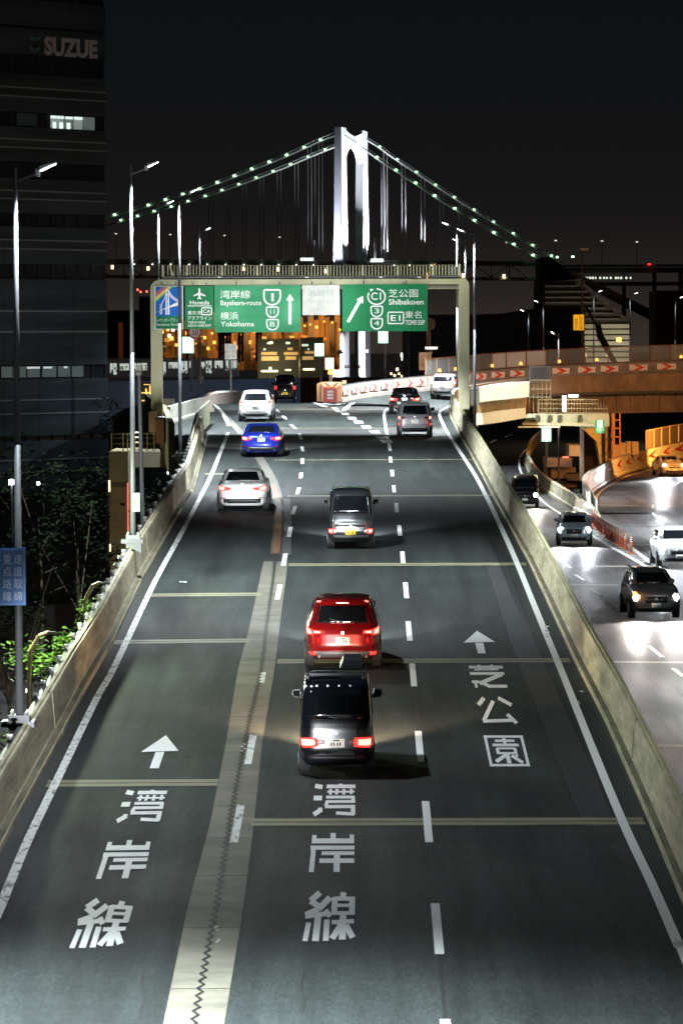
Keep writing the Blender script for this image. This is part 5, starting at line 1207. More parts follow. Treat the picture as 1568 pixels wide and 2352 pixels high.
for pts in ([(699, 184), (722, 184), (746, 206), (746, 214), (736, 214)], [(794, 184), (771, 184), (747, 206), (747, 214), (757, 214)], [(697, 196), (697, 212), (706, 214), (716, 214)], [(796, 196), (796, 212), (787, 214), (777, 214)]): nbx('stripe', pts, 236.95, .02, M_chr)
nbx('side_plate', [(664, 192), (690, 181), (690, 292), (664, 292)], 237.1, .4, M_concw); nbx('reflector_box', [(810, 172), (832, 172), (832, 190), (810, 190)], 236.8, .3, M_white)
bc = thing('hazard_beacon', 'flashing amber beacon glowing on a post at the gore nose', 'beacon', Pt(760, 880, 238)); b = bc.location
MB(b).cyl(Pt(760, 885, 238), Pt(760, 858, 238), .07, n=8).build('post', M_steel, bc); MB(b).cyl(Pt(760, 859, 238), Pt(760, 846, 238), .2, .16, 14).build('lens', mat('beacon_hot', (1, .6, .2), .3, emit=(1, .34, .04), es=3.2), bc)
lamp('POINT', Pt(760, 852, 236.5), 260, (1, .45, .1), rad=.1)
# ================================================================ STREET LAMPS
def lamp_proto(h, arm, side, lit=True, col=M_led, name='street_lamp', energy=7600, lcol=(.86, .96, 1), headtilt=.2, r=.072, **k):
    t = thing(name, 'x', 'street lamp', (0, 0, 0))
    MB().cyl((0, 0, 0), (0, 0, h * .5), r * 1.15, r * .9, 10).cyl((0, 0, h * .5), (0, 0, h - .45), r * .9, r * .6, 10).build('pole', M_steel, t, True)
    MB().cyl((0, 0, h - .45), (0, 0, h), r * .45, r * .35, 8).build('pole_tip', M_dsteel, t)
    MB().box((0, 0, .06), (.42, .42, .12)).build('base_plate', M_steel, t)
    for sx in (-.15, .15):
        for sy in (-.15, .15): MB().cyl((sx, sy, .12), (sx, sy, .2), .03, .03, 6).build('anchor_bolt', M_bolt, t)
    s = side
    MB().cyl((0, 0, h - .28), (s * arm * .55, -.02, h - .12), .03, .03, 6).build('arm', M_dsteel, t)
    MB().box((s * arm * .58, -.02, h - .10), (.09, .09, .16)).build('bracket', M_steel, t)
    x0, x1, z0 = s * arm * .62, s * (arm + .05), h + .0
    mb = MB(); mb.prism([(x0, -.12, z0 - .06), (x1, -.12, z0 + .08), (x1, -.12, z0 + .12), (x0, -.12, z0 + .02)], (0, .24, 0)); hd = mb.build('lamp_head', M_dsteel, t)
    ln = MB(); ln.prism([(x0 + s * .03, -.11, z0 - .075), (x1 - s * .02, -.11, z0 + .07), (x1 - s * .02, -.11, z0 + .078), (x0 + s * .03, -.11, z0 - .058)], (0, .22, 0)).build('lens', col, hd)
    if lit:
        l_ = lamp('SPOT', (s * arm * .9, -.05, z0 - .12), energy, lcol, t, size=130, blend=.6, rad=.12); l_.rotation_euler = (R(k.get('tx', 0)), R(-s * 14), 0)
        lamp('POINT', (s * arm * .82, -.28, z0 - .10), energy * .0003, lcol, t, rad=.05)
    return t
def place(t, loc, label, group=None, copy=True, rz=0, boost=0):
    o = copy_tree(t) if copy else t
    o.location = loc; o['label'] = label; o.rotation_euler = (0, 0, rz)
    if group: o['group'] = group
    if boost:
        for ch in o.children:
            if ch.type == 'LIGHT' and ch.data.type == 'SPOT': ch.data = ch.data.copy(); ch.data.energy *= boost
    return o
gL_ = 'street lamps along the left parapet'
L = lamp_proto(11.1, .78, 1)
def base_bracket(loc, par):
    MB().box((-.02, 0, -.06), (.66, .5, .12)).prism([(-.25, -.2, -.12), (.25, -.2, -.12), (.25, -.2, -.42)], (0, .4, 0)).build('wall_bracket', M_dsteel, par)
base_bracket(None, L)
def lpt(px, py, Y): return Pt(px, py, Y)
place(L, lpt(45, 1655, 77), 'nearest street lamp at far left, its post carrying the blue sign', gL_, False, boost=.75)
place(L, lpt(306, 1238, 114), 'second street lamp on the left, rising in front of the night sky', gL_, boost=3.0)
place(L, lpt(414, 1047, 161), 'third street lamp on the left, standing before the bridge sign', gL_, boost=6)
place(L, lpt(366, 943, 205), 'fourth street lamp on the left, behind the left gantry column', gL_, boost=7)
place(L, Vector((uX(-6.9, 40), 40, zmain(40) + .8)), 'street lamp at the near left, out beyond the picture edge', gL_, boost=1.6)
place(L, lpt(460, 872, 283), 'distant street lamp rising beside the round fifty sign', gL_)
Rl = lamp_proto(10.6, .9, -1)
place(Rl, lpt(1090, 985, 205), 'tall street lamp right of the right gantry column, its head over the post beside it', 'street lamps along the ramp', False, boost=2.2)
place(Rl, lpt(1050, 900, 242), 'street lamp just left of the right gantry column with a bright head', 'street lamps along the ramp', boost=3.4)
place(Rl, lpt(1069, 880, 285), 'thin farther street lamp seen above the right end of the gantry rail', 'street lamps along the ramp')
# sodium lamp
So = lamp_proto(9.5, .8, 1, col=M_sod, energy=3500, lcol=(1, .42, .1))
place(So, Pt(981, 850, 345), 'orange sodium street lamp above the right end of the walkway rail', None, False)
# lamps along lower roads and the far deck road
Sm = lamp_proto(8.5, .8, -1, energy=700)
place(Sm, Pt(1248, 905, 352), 'street lamp with a misty beam left of the yellow notice', 'street lamps beyond the noise barrier', False)
place(Sm, Pt(1214, 910, 380), 'short street lamp with faint beam above the frosted panes', 'street lamps beyond the noise barrier')
Sr = lamp_proto(8.5, .8, 1, energy=600)
place(Sr, Pt(1363, 870, 372), 'street lamp at the left edge of the banded white building', 'street lamps beyond the noise barrier', False)
place(Sr, Pt(1550, 880, 380), 'street lamp in front of the dark tower at the right edge', 'street lamps beyond the noise barrier')
place(Sr, Pt(1446, 868, 385), 'slender street lamp before the banded building with crane behind', 'street lamps beyond the noise barrier')
Tl = lamp_proto(11.5, .55, -1, energy=900)
place(Tl, G(*c5(812, 1050), zlow) + Vector((0, 0, -1.2)), 'tall street lamp rising from the yard under the ramp to above the noise barrier', None, False)
dkp = thing('dark_lamp_post', 'unlit dark lamp post holding the yellow notice', 'street lamp', Pt(1337, 860, 332)); b = dkp.location
MB(b).cyl(Pt(1337, 860, 332), Pt(1336, 575, 332), .13, .08, 8).build('pole', M_trim, dkp); pbox('lamp_head', 1332, 569, 1351, 575, 332, .5, M_trim, dkp, b)
# service pole at the lower left with camera box, and blue-grey notice
sp_ = thing('service_pole', 'slender grey pole with a camera box behind the second street lamp', 'pole', Pt(328, 1205, 126)); b = sp_.location
MB(b).cyl(Pt(328, 1205, 126), Pt(319, 860, 126), .075, .06, 8).build('pole', M_steel, sp_); pbox('camera_box', 312, 838, 326, 862, 126, .3, mat('camera_box', (.22, .22, .17), .6), sp_, b); pbox('camera', 312, 854, 324, 862, 125.8, .3, M_trim, sp_, b)
nt_ = thing('notice_board', 'pale green notice board on the second street lamp post', 'sign', Pt(313, 1170, 113.6)); b = nt_.location
pbox('panel', 303.5, 1132, 321, 1175, 113.6, .05, mat('notice_green', (.16, .22, .17), .6), nt_, b)
for i in range(4): pbox('text_line', 306, 1138 + i * 8, 319, 1140 + i * 8, 113.58, .02, mat('notice_line', (.3, .36, .28), .6), nt_, b)
pbox('mark', 306, 1152, 311, 1158, 113.57, .02, mat('notice_orange', (.5, .3, .05), .6), nt_, b)
# ================================================================ SUSPENSION BRIDGE
T0 = Vector((0.2, 1880, 0)); TT = Vector((10.6, 34, 0)); AX = Vector((34, -10.6, 0)).normalized(); TN = TT.normalized()
def brY(px, off=0.0):
    """distance along the ray column px where the cable plane lies"""
    o = T0 + TT * off; kx = (px - 784) / 8820.0
    # solve X = kx*Y, X = o.x + s*AX.x, Y = o.y + s*AX.y
    s = (kx * o.y - o.x) / (AX.x - kx * AX.y); return o.y + s * AX.y
M_tow = mat('tower_steel', (.62, .64, .68), .5, var=.08, scale=.05); M_cab = mat('cable_steel', (.42, .43, .42), .6)
br = thing('suspension_bridge', 'distant white suspension bridge with floodlit tower and green cable lamps', 'bridge', (0, 1880, 0)); bb = br.location
zdeck = Pt(784, 600, 1890).z
def leg(base, top_z, z0=0.0, nm='tower_leg'):
    mb = MB(bb); secs = []
    for z, a, b_ in ((z0, 5.6, 9.0), (zdeck, 4.6, 8.6), (zdeck + 22, 4.2, 8.3), (top_z, 3.5, 7.6)):
        i = len(mb.v)
        for sa, sb in ((-1, -1), (1, -1), (1, 1), (-1, 1)): mb.v.append(base + AX * sa * a / 2 + TN * sb * b_ / 2 + Vector((0, 0, z)))
        secs.append(i)
    for i, j in zip(secs, secs[1:]):
        for k in range(4): mb.f.append((i + k, i + (k + 1) % 4, j + (k + 1) % 4, j + k))
    mb.f.append(tuple(secs[-1] + k for k in range(4))); return mb.build(nm, M_tow, br)
ztop = Pt(784, 292, 1880).z
leg(T0, ztop); leg(T0 + TT, ztop)
# portal with arched opening: plate between the legs
zt2 = ztop - 1.0; mb = MB(bb); Wd = TT.length
def PB(s, z, a): return T0 + TN * s + AX * a + Vector((0, 0, z))
hw_ = 1.6; inner0, inner1 = 3.9, Wd - 3.9; zspr = ztop - 17; rad = (inner1 - inner0) / 2; cxp = (inner0 + inner1) / 2
arc = [(cxp - rad * math.cos(a), zspr + 8.5 * math.sin(a)) for a in [k * math.pi / 16 for k in range(17)]]
topc = [(inner0 + (inner1 - inner0) * k / 16, zt2 - 2.3 * math.sin(math.pi * k / 16)) for k in range(17)]
for a in (-hw_, hw_): mb.strip([PB(s, z, a) for s, z in arc], [PB(s, z, a) for s, z in topc])
mb.strip([PB(s, z, -hw_) for s, z in arc], [PB(s, z, hw_) for s, z in arc]); mb.strip([PB(s, z, -hw_) for s, z in topc], [PB(s, z, hw_) for s, z in topc])
mb.build('portal_beam', M_tow, br)
for zz_ in (ztop - 40, ztop - 46, ztop - 52):
    for o_ in (T0, T0 + TT): MB(bb).box(o_ + Vector((0, -4.35, zz_)), (2.6, .3, .25), math.atan2(AX.y, AX.x)).build('ledge', M_tow, br)
def cable(pts, off, nm='main_cable'):
    W_ = [Pt(x, y, brY(x, off)) for x, y in pts]
    W2 = smooth_path(W_, 3); MB(bb).tube(W2, .45, 6).build(nm, M_cab, br); MB(bb).tube([p + Vector((0, 0, 1.4)) for p in W2], .10, 4).build('hand_rope', M_cab, br); return W2
ul = [(735.7, 320), (698, 337), (658, 355), (618, 371), (578, 387), (538, 403), (498.7, 418), (459, 432.5), (419.7, 445), (380, 457.6), (340.7, 470), (301.7, 481.7), (263, 492.5)]
ll = [(746.5, 342.7), (707, 359), (667, 376), (627, 392), (588, 407), (548, 422), (509.4, 435.6), (471, 449), (431.5, 461), (393, 473.5), (353.5, 484), (315.5, 495), (277.5, 505)]
ur = [(824, 329), (865, 360), (909, 389.5), (954, 419), (998, 448.7), (1044, 477.5), (1089, 505), (1134, 533), (1179.5, 560), (1224, 585)]
lr = [(871.6, 336), (912, 365), (956, 394), (1000, 423.6), (1043, 452), (1088.5, 480.7), (1133, 508.5), (1178.5, 535), (1223, 562), (1266, 586.5)]
dn = lambda l, k=3: [(x, y + k) for x, y in l]
CA = cable([(775, 308)] + dn(ul) + [(200, 514), (120, 536)], 0.0); CB_ = cable([(815, 318)] + dn(ll) + [(220, 524)], 1.0)
CC_ = cable([(786, 306)] + dn(ur) + [(1262, 607)], 0.0); CD_ = cable([(838, 318)] + dn(lr) + [(1290, 603)], 1.0)
lm_ = MB().cyl((0, 0, -.3), (0, 0, .3), .62, .62, 8); ls0 = None
for l_, off in ((ul, 0), (ll, 1), (ur, 0), (lr, 1)):
    for x, y in l_:
        p = Pt(x, y, brY(x, off) - 1.0) - bb
        if ls0 is None: ls0 = lm_.build('cable_lamp', M_gled, br); ls0.location = p
        else: inst(ls0.data, 'cable_lamp', br, p, scale=(1, 1, 1) if off == 0 else (.8, .8, .8))
for x, y in ((1278.5, 590), (1315, 589), (1146, 600)):
    inst(ls0.data, 'cable_lamp', br, Pt(x, y, 1860) - bb)
# hangers
def hang(path, xs, m):
    for x in xs:
        best = min(path, key=lambda p: abs(784 + 8820 * p.x / p.y - x))
        for d in (-.9, .9): MB(bb).cyl(best + AX * d, Vector((best.x + AX.x * d, best.y + AX.y * d, zdeck)), .16, n=4).build('hanger', m, br)
M_hn = mat('hanger_steel', (.11, .11, .11), .8)
hang(CB_, [726, 686, 646, 607, 568, 529, 490], M_hn); hang(CA, [744, 712], M_hn); hang(CC_, [846, 889], M_hn); hang(CD_, [889, 934, 978, 1020, 1064], M_hn)
# deck truss
dkL, dkR = -230.0, 93.0
def DX(s, off, z): return T0 + AX * s + TT * off + Vector((0, 0, z))
zl = Pt(300, 585, 1910).z; M_dk = mat('deck_steel', (.16, .17, .17), .7, var=.3, scale=.1)
def zd(s): return zdeck + .012 * s * (0.0 if s > 0 else -0.02)
mbs = MB(bb)
for (z0, z1, nm, m_) in ((0, .5, 'upper_deck', mat('deck_edge', (.40, .41, .36), .6)), (-1.4, -.02, 'deck_girder', M_dk), (-8.6, -7.4, 'lower_deck', mat('lower_deck', (.30, .30, .28), .7))):
    a = [DX(s, 0, zdeck + z0 - (3.2 if s < 0 else 1.6) * (s / (dkL if s < 0 else dkR * 1.2)) * (-1 if s < 0 else 1)) for s in (dkL, -100, 0, dkR)]
    mb = MB(bb)
    for p, q in zip(a, a[1:]):
        h = z1 - z0; i = len(mb.v); mb.v += [p, q, q + TT * 1.05, p + TT * 1.05] + [v + Vector((0, 0, h)) for v in (p, q, q + TT * 1.05, p + TT * 1.05)]
        mb.f += [tuple(i + k for k in f_) for f_ in ((0, 3, 2, 1), (4, 5, 6, 7), (0, 1, 5, 4), (2, 3, 7, 6), (1, 2, 6, 5), (3, 0, 4, 7))]
    mb.build(nm, m_, br)
def deckz(s): return zdeck + (3.2 * (-s / dkL) * -1 if s < 0 else -1.6 * s / (dkR * 1.2)) if False else zdeck - (3.2 * (s / dkL) * -1 if s < 0 else 1.6 * s / (dkR * 1.2))
def zz2(s): return zdeck - ((3.2 * (s / dkL) * -1) if s < 0 else (1.6 * s / (dkR * 1.2)))
k = 0; s = dkL
while s < dkR:
    z = zz2(s); z2 = zz2(min(dkR, s + 9))
    MB(bb).bar(DX(s, 0, z - 1.4), DX(s, 0, z - 7.5), .5, .5).build('truss_vertical', M_dk, br)
    a, c_ = (z - 1.4, z2 - 7.4) if k % 2 else (z - 7.4, z2 - 1.4); MB(bb).bar(DX(s, 0, a), DX(s + 9, 0, c_), .4, .4).build('truss_diagonal', M_dk, br); s += 9; k += 1
# lamps beneath the deck and posts with lamps on it
dl = MB().cyl((0, 0, 0), (0, 0, .35), .35, .35, 6); d0_ = None; M_dl = mat('deck_lamp', (1, 1, .9), .3, emit=(.9, 1, .8), es=5); M_dlw = mat('deck_lamp_warm', (1, 1, .9), .3, emit=(1, .75, .35), es=4)
for x in (308, 350, 392, 434, 476, 518, 560, 600, 640, 680, 720, 905, 940, 990):
    y = 607 - (x - 300) * -.004 * 1; Yb = brY(x) - 1
    if d0_ is None: d0_ = dl.build('deck_lamp', M_dl, br); d0_.location = Pt(x, y, Yb) - bb
    else: inst(d0_.data, 'deck_lamp', br, Pt(x, y, Yb) - bb)
for x, y in ((258, 613), (340, 616), (560, 617), (638, 618), (747, 622), (1063, 632), (1157, 634)):
    MB(bb).box(Pt(x, y, brY(x) - 1), (1.2, .3, 1.8)).build('lit_opening', M_dlw, br)
pp_ = None
for x, y in ((266, 537), (391, 539), (515.6, 541), (642, 545), (1163, 557)):
    Yb = brY(x, .5); p = Pt(x, y, Yb); zb = zdeck - 2
    if pp_ is None: o = MB(p).cyl(Vector((p.x, p.y, zb)), p, .22, .18, 6).build('deck_lamp_post', M_cab, br); o.location = p - bb; pp_ = o; ph = MB().box((0, 0, .2), (1.0, .6, .35)).build('post_lantern', mat('post_lantern', (1, 1, .9), .4, emit=(.9, .95, .75), es=1.3), o)
    else: o = inst(pp_.data, 'deck_lamp_post', br, p - bb); inst(ph.data, 'post_lantern', o, (0, 0, 0))
# bright work platforms by the tower and brightly lit posts
for (x0, x1, y0, y1) in ((690, 722, 592, 598), (849, 880, 594, 601)):
    p, q = Pt(x0, y1, 1868), Pt(x1, y0, 1868); MB(bb).box(((p.x + q.x) / 2, 1868, (p.z + q.z) / 2), (q.x - p.x, 2, q.z - p.z)).build('lit_platform', mat('platform_light', (1, 1, 1), .4, emit=(.9, 1, 1), es=2.2), br)
MB(bb).prism([Pt(858, 595, 1870), Pt(863.5, 595, 1870), Pt(862, 548, 1870), Pt(860, 548, 1870)], (0, 1, 0)).build('lit_mast', M_tow, br)
for x in (721, 767.5, 850, 897): MB(bb).cyl(Pt(x, 600, 1866), Pt(x, 552, 1866), .35, n=6).build('floodlit_post', M_tow, br)
# floodlights at the foot of the tower, shining up
FL = (.90, .93, 1)
for o_, k_ in ((T0, 1), (T0 + TT, 1)):
    lamp('SPOT', o_ + AX * 16 + TN * 1 + Vector((0, 0, zdeck + 5)), 3.2e5 * k_, FL, target=o_ + Vector((0, 0, zdeck + 30)), size=95, rad=1)
    lamp('SPOT', o_ + AX * 40 - TN * 3 + Vector((0, 0, zdeck + 4)), 9e5 * k_, FL, target=o_ + AX * 0 + Vector((0, 0, zdeck + 50)), size=34, rad=1)
lamp('SPOT', T0 + TN * 17 + AX * 14 - TN * 5 + Vector((0, 0, zdeck)), 5.0e5, FL, target=T0 + TT * .8 + Vector((0, 0, ztop - 8)), size=50, rad=1)
lamp('SPOT', T0 - TN * 24 + Vector((0, 0, zdeck - 3)), 1.3e5, (.8, .85, 1), target=T0 + Vector((0, 0, zdeck + 20)), size=70, rad=1)
lamp('SPOT', T0 - TN * 40 + AX * 8 + Vector((0, 0, 6)), 7.0e5, (.92, .93, 1), target=T0 + TT * .3 + Vector((0, 0, 10)), size=46, rad=1)
lamp('SPOT', T0 - AX * 18 - TN * 6 + Vector((0, 0, zdeck)), .25e5, FL, target=T0 - AX * 40 + Vector((0, 0, zdeck + 50)), size=80, rad=1)
lamp('SPOT', T0 + AX * 12 - TN * 6 + Vector((0, 0, zdeck)), .35e5, FL, target=T0 + AX * 40 + TT * .5 + Vector((0, 0, zdeck + 48)), size=80, rad=1)
# anchorage block and approach viaduct on the right
an = thing('anchorage', 'dark sloping bridge anchorage where the cables come down at right', 'building', Pt(1280, 720, 1600)); b = an.location
MB(b).prism([Pt(x, y, 1600) for x, y in ((1240, 730), (1240, 592), (1262, 588), (1330, 640), (1420, 730))], (0, 40, 0)).build('block', mat('anchorage_concrete', (.07, .075, .08), .9), an)
vd = thing('approach_viaduct', 'double-deck approach viaduct leading right from the bridge', 'bridge', Pt(1400, 660, 1700)); b = vd.location
pbox('upper_deck', 1250, 605, 1900, 612, 1700, 14, mat('viaduct_edge', (.32, .31, .27), .7), vd, b); pbox('upper_girder', 1250, 612.3, 1900, 626, 1701, 12, M_dk, vd, b); pbox('lower_deck', 1240, 645, 1900, 656, 1700, 14, M_dk, vd, b)
for x in (1290, 1360, 1430, 1500, 1560): pbox('pier', x, 626, x + 7, 760, 1703, 6, M_dk, vd, b)
for i, x in enumerate((1341, 1347, 1353, 1359, 1366, 1376, 1385, 1392, 1400, 1412, 1418, 1424, 1436, 1446)): pbox('lit_window', x, 635.5, x + (4, 3, 4)[i % 3], 640, 1699.8, .3, mat('train_window', (1, 1, .9), .4, emit=(.85, .95, .75), es=(1.3)), vd, b)
pp2 = None
for x, y in ((1275.8, 553), (1382, 554), (1462, 556)):
    p = Pt(x, y, 1702); o = MB(p).cyl(Pt(x, 606, 1702), p, .2, .16, 6).build('deck_lamp_post', M_cab, vd); o.location = p - b; inst(ph.data, 'post_lantern', o, (0, 0, 0))
pbox('tail_glow', 1488, 605, 1494, 607.5, 1699, .5, M_tail, vd, b)
# ================================================================ BACKGROUND
sea = MB().quad((-900, 560, .1), (1200, 560, .1), (2600, 5200, .1), (-2600, 5200, .1)).build('water', mat('water', (.01, .012, .014), .12)); tag(sea, kind='structure')
gr_ = MB().quad((-300, -60, 2.5), (400, -60, 2.5), (900, 1100, 2.5), (-900, 1100, 2.5)).build('ground', mat('ground', (.03, .032, .03), .9, var=.4, scale=.2)); tag(gr_, kind='structure')
# monorail train
tr = thing('train', 'dark commuter train with lit windows passing behind the left gantry column', 'train', Pt(400, 867, 560)); b = tr.location
M_tb = mat('train_body', (.10, .12, .14), .4); M_tw = mat('train_glow', (1, 1, .95), .4, emit=(.80, .92, .82), es=.55, var=.0)
ct = Q(400, 1050, 1.742)
for x0, x1 in ((40, 560 - 2), (562, 960)):
    a, c_ = ct(x0, 672), ct(x1, 798); pbox('car_body', a[0], a[1], c_[0], c_[1], 560, 2.8, M_tb, tr, b); pbox('roof', a[0] + .5, a[1] - 3, c_[0] - .5, a[1], 560.3, 2.2, mat('train_roof', (.09, .10, .11), .5), tr, b)
M_seat = mat('passenger_dark', (.02, .02, .02), .8)
rr = random.Random(5)
for x0, x1, y0, y1 in ((70, 88, 700, 765), (93, 115, 700, 778), (137, 201, 702, 748), (232, 252, 698, 745), (258, 285, 700, 715), (290, 326, 698, 748), (427, 437, 690, 770), (441, 457, 690, 778), (478, 540, 692, 735), (566, 582, 685, 765), (588, 607, 685, 768), (622, 640, 685, 730), (702, 728, 690, 735), (738, 750, 682, 765), (757, 776, 682, 768), (798, 853, 682, 733), (876, 892, 678, 750), (900, 922, 678, 735), (928, 950, 680, 745)):
    a, c_ = ct(x0, y0), ct(x1, y1); w0 = pbox('window', a[0], a[1], c_[0], c_[1], 559.94, .05, M_tw, tr, b)
    for _ in range(2 if x1 - x0 < 30 else 4):
        u = rr.uniform(a[0], c_[0] - 2); v = rr.uniform(a[1] + 4, c_[1] - 3); pbox('passenger', u, v, u + rr.uniform(1.5, 4), min(c_[1], v + rr.uniform(3, 9)), 559.9, .03, M_seat, w0, b)
gw = thing('guideway_wall', 'long blue-grey guideway wall below the train', 'wall', Pt(500, 900, 540)); b = gw.location
M_gw = mat('guideway', (.14, .20, .30), .7, var=.25, scale=.3)
for i in range(9):
    x0 = 180 + i * 72; MB(b).prism([Pt(x0, 878 - i * 1.5, 540), Pt(x0 + 71.5, 876.5 - i * 1.5, 540), Pt(x0 + 71.5, 990, 540), Pt(x0, 990, 540)], (0, 2, 0)).build('panel', M_gw, gw)
pbox('cap', 180, 869, 828, 871.5, 539.6, .5, mat('guideway_cap', (.12, .14, .15), .6), gw, b)
lamp('POINT', Pt(600, 830, 512), 2600, (.8, .9, 1), rad=.5); lamp('POINT', Pt(330, 830, 512), 1500, (.8, .9, 1), rad=.5)  # added fill lights for the guideway wall, without fixtures
# sodium-lit harbour terminal far behind the signs
hb = thing('harbour_shed', 'orange lit harbour shed glowing behind the gantry signs', 'building', Pt(560, 830, 1250)); b = hb.location
M_bd0 = mat('container_blue', (.04, .07, .12), .7)
M_shed = mat('shed_wall', (.35, .25, .14), .8, var=.5, scale=.04)
for i in range(34):
    x0 = 366 + i * 12.2; pbox('wall_panel', x0, 716 + (i * 7 % 5) * 6, x0 + 12.0, 850, 1250 + (i * 5 % 4) * 2, 20, M_shed if (i * 3) % 4 else M_trim, hb, b)
rr = random.Random(21)
for i in range(70):
    x0 = rr.uniform(366, 790); y0 = rr.uniform(770, 832); w_ = rr.uniform(5, 16); pbox('container', x0, y0, x0 + w_, y0 + rr.uniform(4, 9), 1241 + rr.uniform(-3, 3), 3, (M_trim, mat('container_rust', (.25, .10, .04), .7), mat('container_cream', (.4, .35, .25), .7), M_bd0, M_trim)[i % 5], hb, b)

M_spk = mat('harbour_lamp', (1, .6, .2), .4, emit=(1, .36, .05), es=3.6); M_spw = mat('harbour_lamp_white', (1, 1, .9), .4, emit=(1, .95, .7), es=7)
hlm = MB().cyl((0, 0, -.4), (0, 0, .4), .38, .38, 8); h0 = None; h1 = None; rr = random.Random(11)
spk = [(385, 757, 1), (397, 757, 1), (389, 771, 1), (394, 777, 0), (405, 792, 0), (460, 770, 0), (470, 775, 0), (487, 765, 0), (478, 800, 0), (492, 786, 0), (538, 757, 0), (555, 768, 0), (556, 740, 0), (574, 751, 1), (577, 754, 1), (583, 760, 0), (598, 766, 0), (548, 798, 0), (640, 745, 0), (655, 752, 0), (687, 744, 0), (700, 748, 0), (712, 745, 0), (727, 751, 0), (744, 738, 0), (763, 740, 0), (780, 757, 0), (600, 780, 0), (520, 772, 0), (505, 760, 0), (430, 765, 0), (372, 740, 0), (372, 762, 0)]
for x, y, k in spk:
    hl_ = thing('harbour_light', 'one of the many orange points of light over the distant harbour' if not k else 'one of the few white points of light among the orange harbour lights', 'lamp', Pt(x, y, 1200), 0, 'harbour lights behind the gantry' if not k else 'white harbour lights')
    if h0 is None: h0 = hlm.build('bulb', M_spk, hl_)
    else: 
        o = inst(h0.data, 'bulb', hl_, (0, 0, 0)); s_ = rr.uniform(.6, 1.5); o.scale = (s_, 1, s_)
        if k: o.data = o.data.copy(); o.data.materials[0] = M_spw
for (x, y, e_) in ((385, 760, 4e3), (430, 735, 3e3), (470, 770, 7e3), (560, 752, 1.4e4), (640, 735, 7e3), (720, 745, 2e4), (600, 770, 6e3), (760, 750, 9e3)): lamp('SPOT', Pt(x, y, 1232), e_, (1, .42, .10), target=Pt(x, y, 1250), size=150, blend=.8, rad=1)
for i, (x, y0) in enumerate(((430, 690), (505, 712), (520, 705), (548, 700), (590, 700))):
    cr = thing('harbour_crane', ['dark harbour crane mast left of the fifty sign', 'dark crane leg right of the fifty sign', 'second dark crane leg below the bayshore sign', 'crane mast above the white two-column sign', 'crane mast among the brightest harbour lights'][i], 'crane', Pt(x, 830, 1150)); b = cr.location
    MB(b).bar(Pt(x, 830, 1150), Pt(x + 3, y0, 1150), .9, .9).build('mast', M_trim, cr); MB(b).bar(Pt(x + 9, 830, 1150), Pt(x + 8, y0, 1150), .7, .7).build('mast', M_trim, cr); MB(b).bar(Pt(x - 5, y0 + 60, 1149), Pt(x + 22, y0 + 55, 1149), .8, .8).build('boom', M_trim, cr)
    for k in range(4): MB(b).bar(Pt(x, 820 - k * 25, 1149.5), Pt(x + 9, 805 - k * 25, 1149.5), .4, .4).build('lattice', M_trim, cr)
# mid-distance low buildings with lit terraces
def far_building(label, x0, y0, x1, y1, Y, m, floors=(), dep=12, nm='low_building'):
    t = thing(nm, label, 'building', Pt((x0 + x1) / 2, y1, Y)); b = t.location
    pbox('walls', x0, y0, x1, y1, Y, dep, m, t, b); pbox('parapet', x0 - 1, y0 - 2, x1 + 1, y0, Y - .2, dep, M_dsteel, t, b)
    for (a, c_, d, e_, mm) in floors: pbox('lit_window', a, c_, d, e_, Y - .08, .06, mm, t, b)
    return t, b
M_bd = mat('building_dark', (.035, .038, .036), .8, var=.3, scale=.2); M_w1 = mat('window_warm', (.5, .3, .1), .5, emit=(1, .62, .25), es=.28, var=0); M_w2 = mat('window_bright', (1, .9, .6), .5, emit=(1, .85, .50), es=3.0); M_w3 = mat('window_cool', (.6, .8, .7), .5, emit=(.7, .9, .75), es=.7)
far_building('low dark building with two warm lit terraces behind the black van', 592, 779, 686, 872, 700, M_bd, [(600, 808, 636, 815, M_w1), (600, 818, 640, 828, M_w1), (600, 850, 638, 854, M_w2), (618, 843, 623, 850, M_w2), (652, 808, 684, 815, M_w1), (655, 818, 680, 826, M_w1), (655, 848, 668, 851, M_w2), (613, 786, 622, 790, M_w3), (618, 784, 626, 789, M_w2), (656, 785, 666, 790, M_w3), (605, 800, 610, 804, M_w3), (660, 798, 672, 804, M_w1)])
far_building('second low dark building left of the white bridge tower foot', 690, 776, 742, 872, 720, M_bd, [(693, 790, 708, 795, M_w3), (700, 806, 724, 812, M_w1), (694, 818, 720, 826, M_w1), (696, 846, 722, 850, M_w2), (706, 800, 710, 803, M_w3)])
lamp('POINT', Pt(621, 838, 694), 2500, (1, .8, .4), rad=.3); lamp('POINT', Pt(705, 838, 712), 1200, (1, .8, .4), rad=.3)
# dark block at the left; its orange reflection is painted as a glowing strip
far_building('dark stepped block between the office tower and the left gantry column', 246, 714, 352, 838, 640, mat('block_black', (.010, .011, .012), .9), [(272, 740, 282, 828, mat('orange_reflection', (.25, .07, .02), .7, emit=(.35, .09, .02), es=.10))], nm='dark_block')
far_building('taller dark slab beside the left gantry column', 320, 682, 350, 840, 630, MC['block_black'], nm='dark_slab')
for x, y in ((316, 665), (323, 670), (337, 669), (304, 694), (385, 667), (345, 828)):
    t = thing('aviation_light', 'small red warning light in the dark left of the gantry', 'lamp', Pt(x, y, 900), 0, 'small red warning lights'); MB().cyl((0, 0, -.2), (0, 0, .2), .22, .22, 6).build('bulb', mat('red_point', (1, .1, .05), .4, emit=(1, .1, .06), es=5), t)
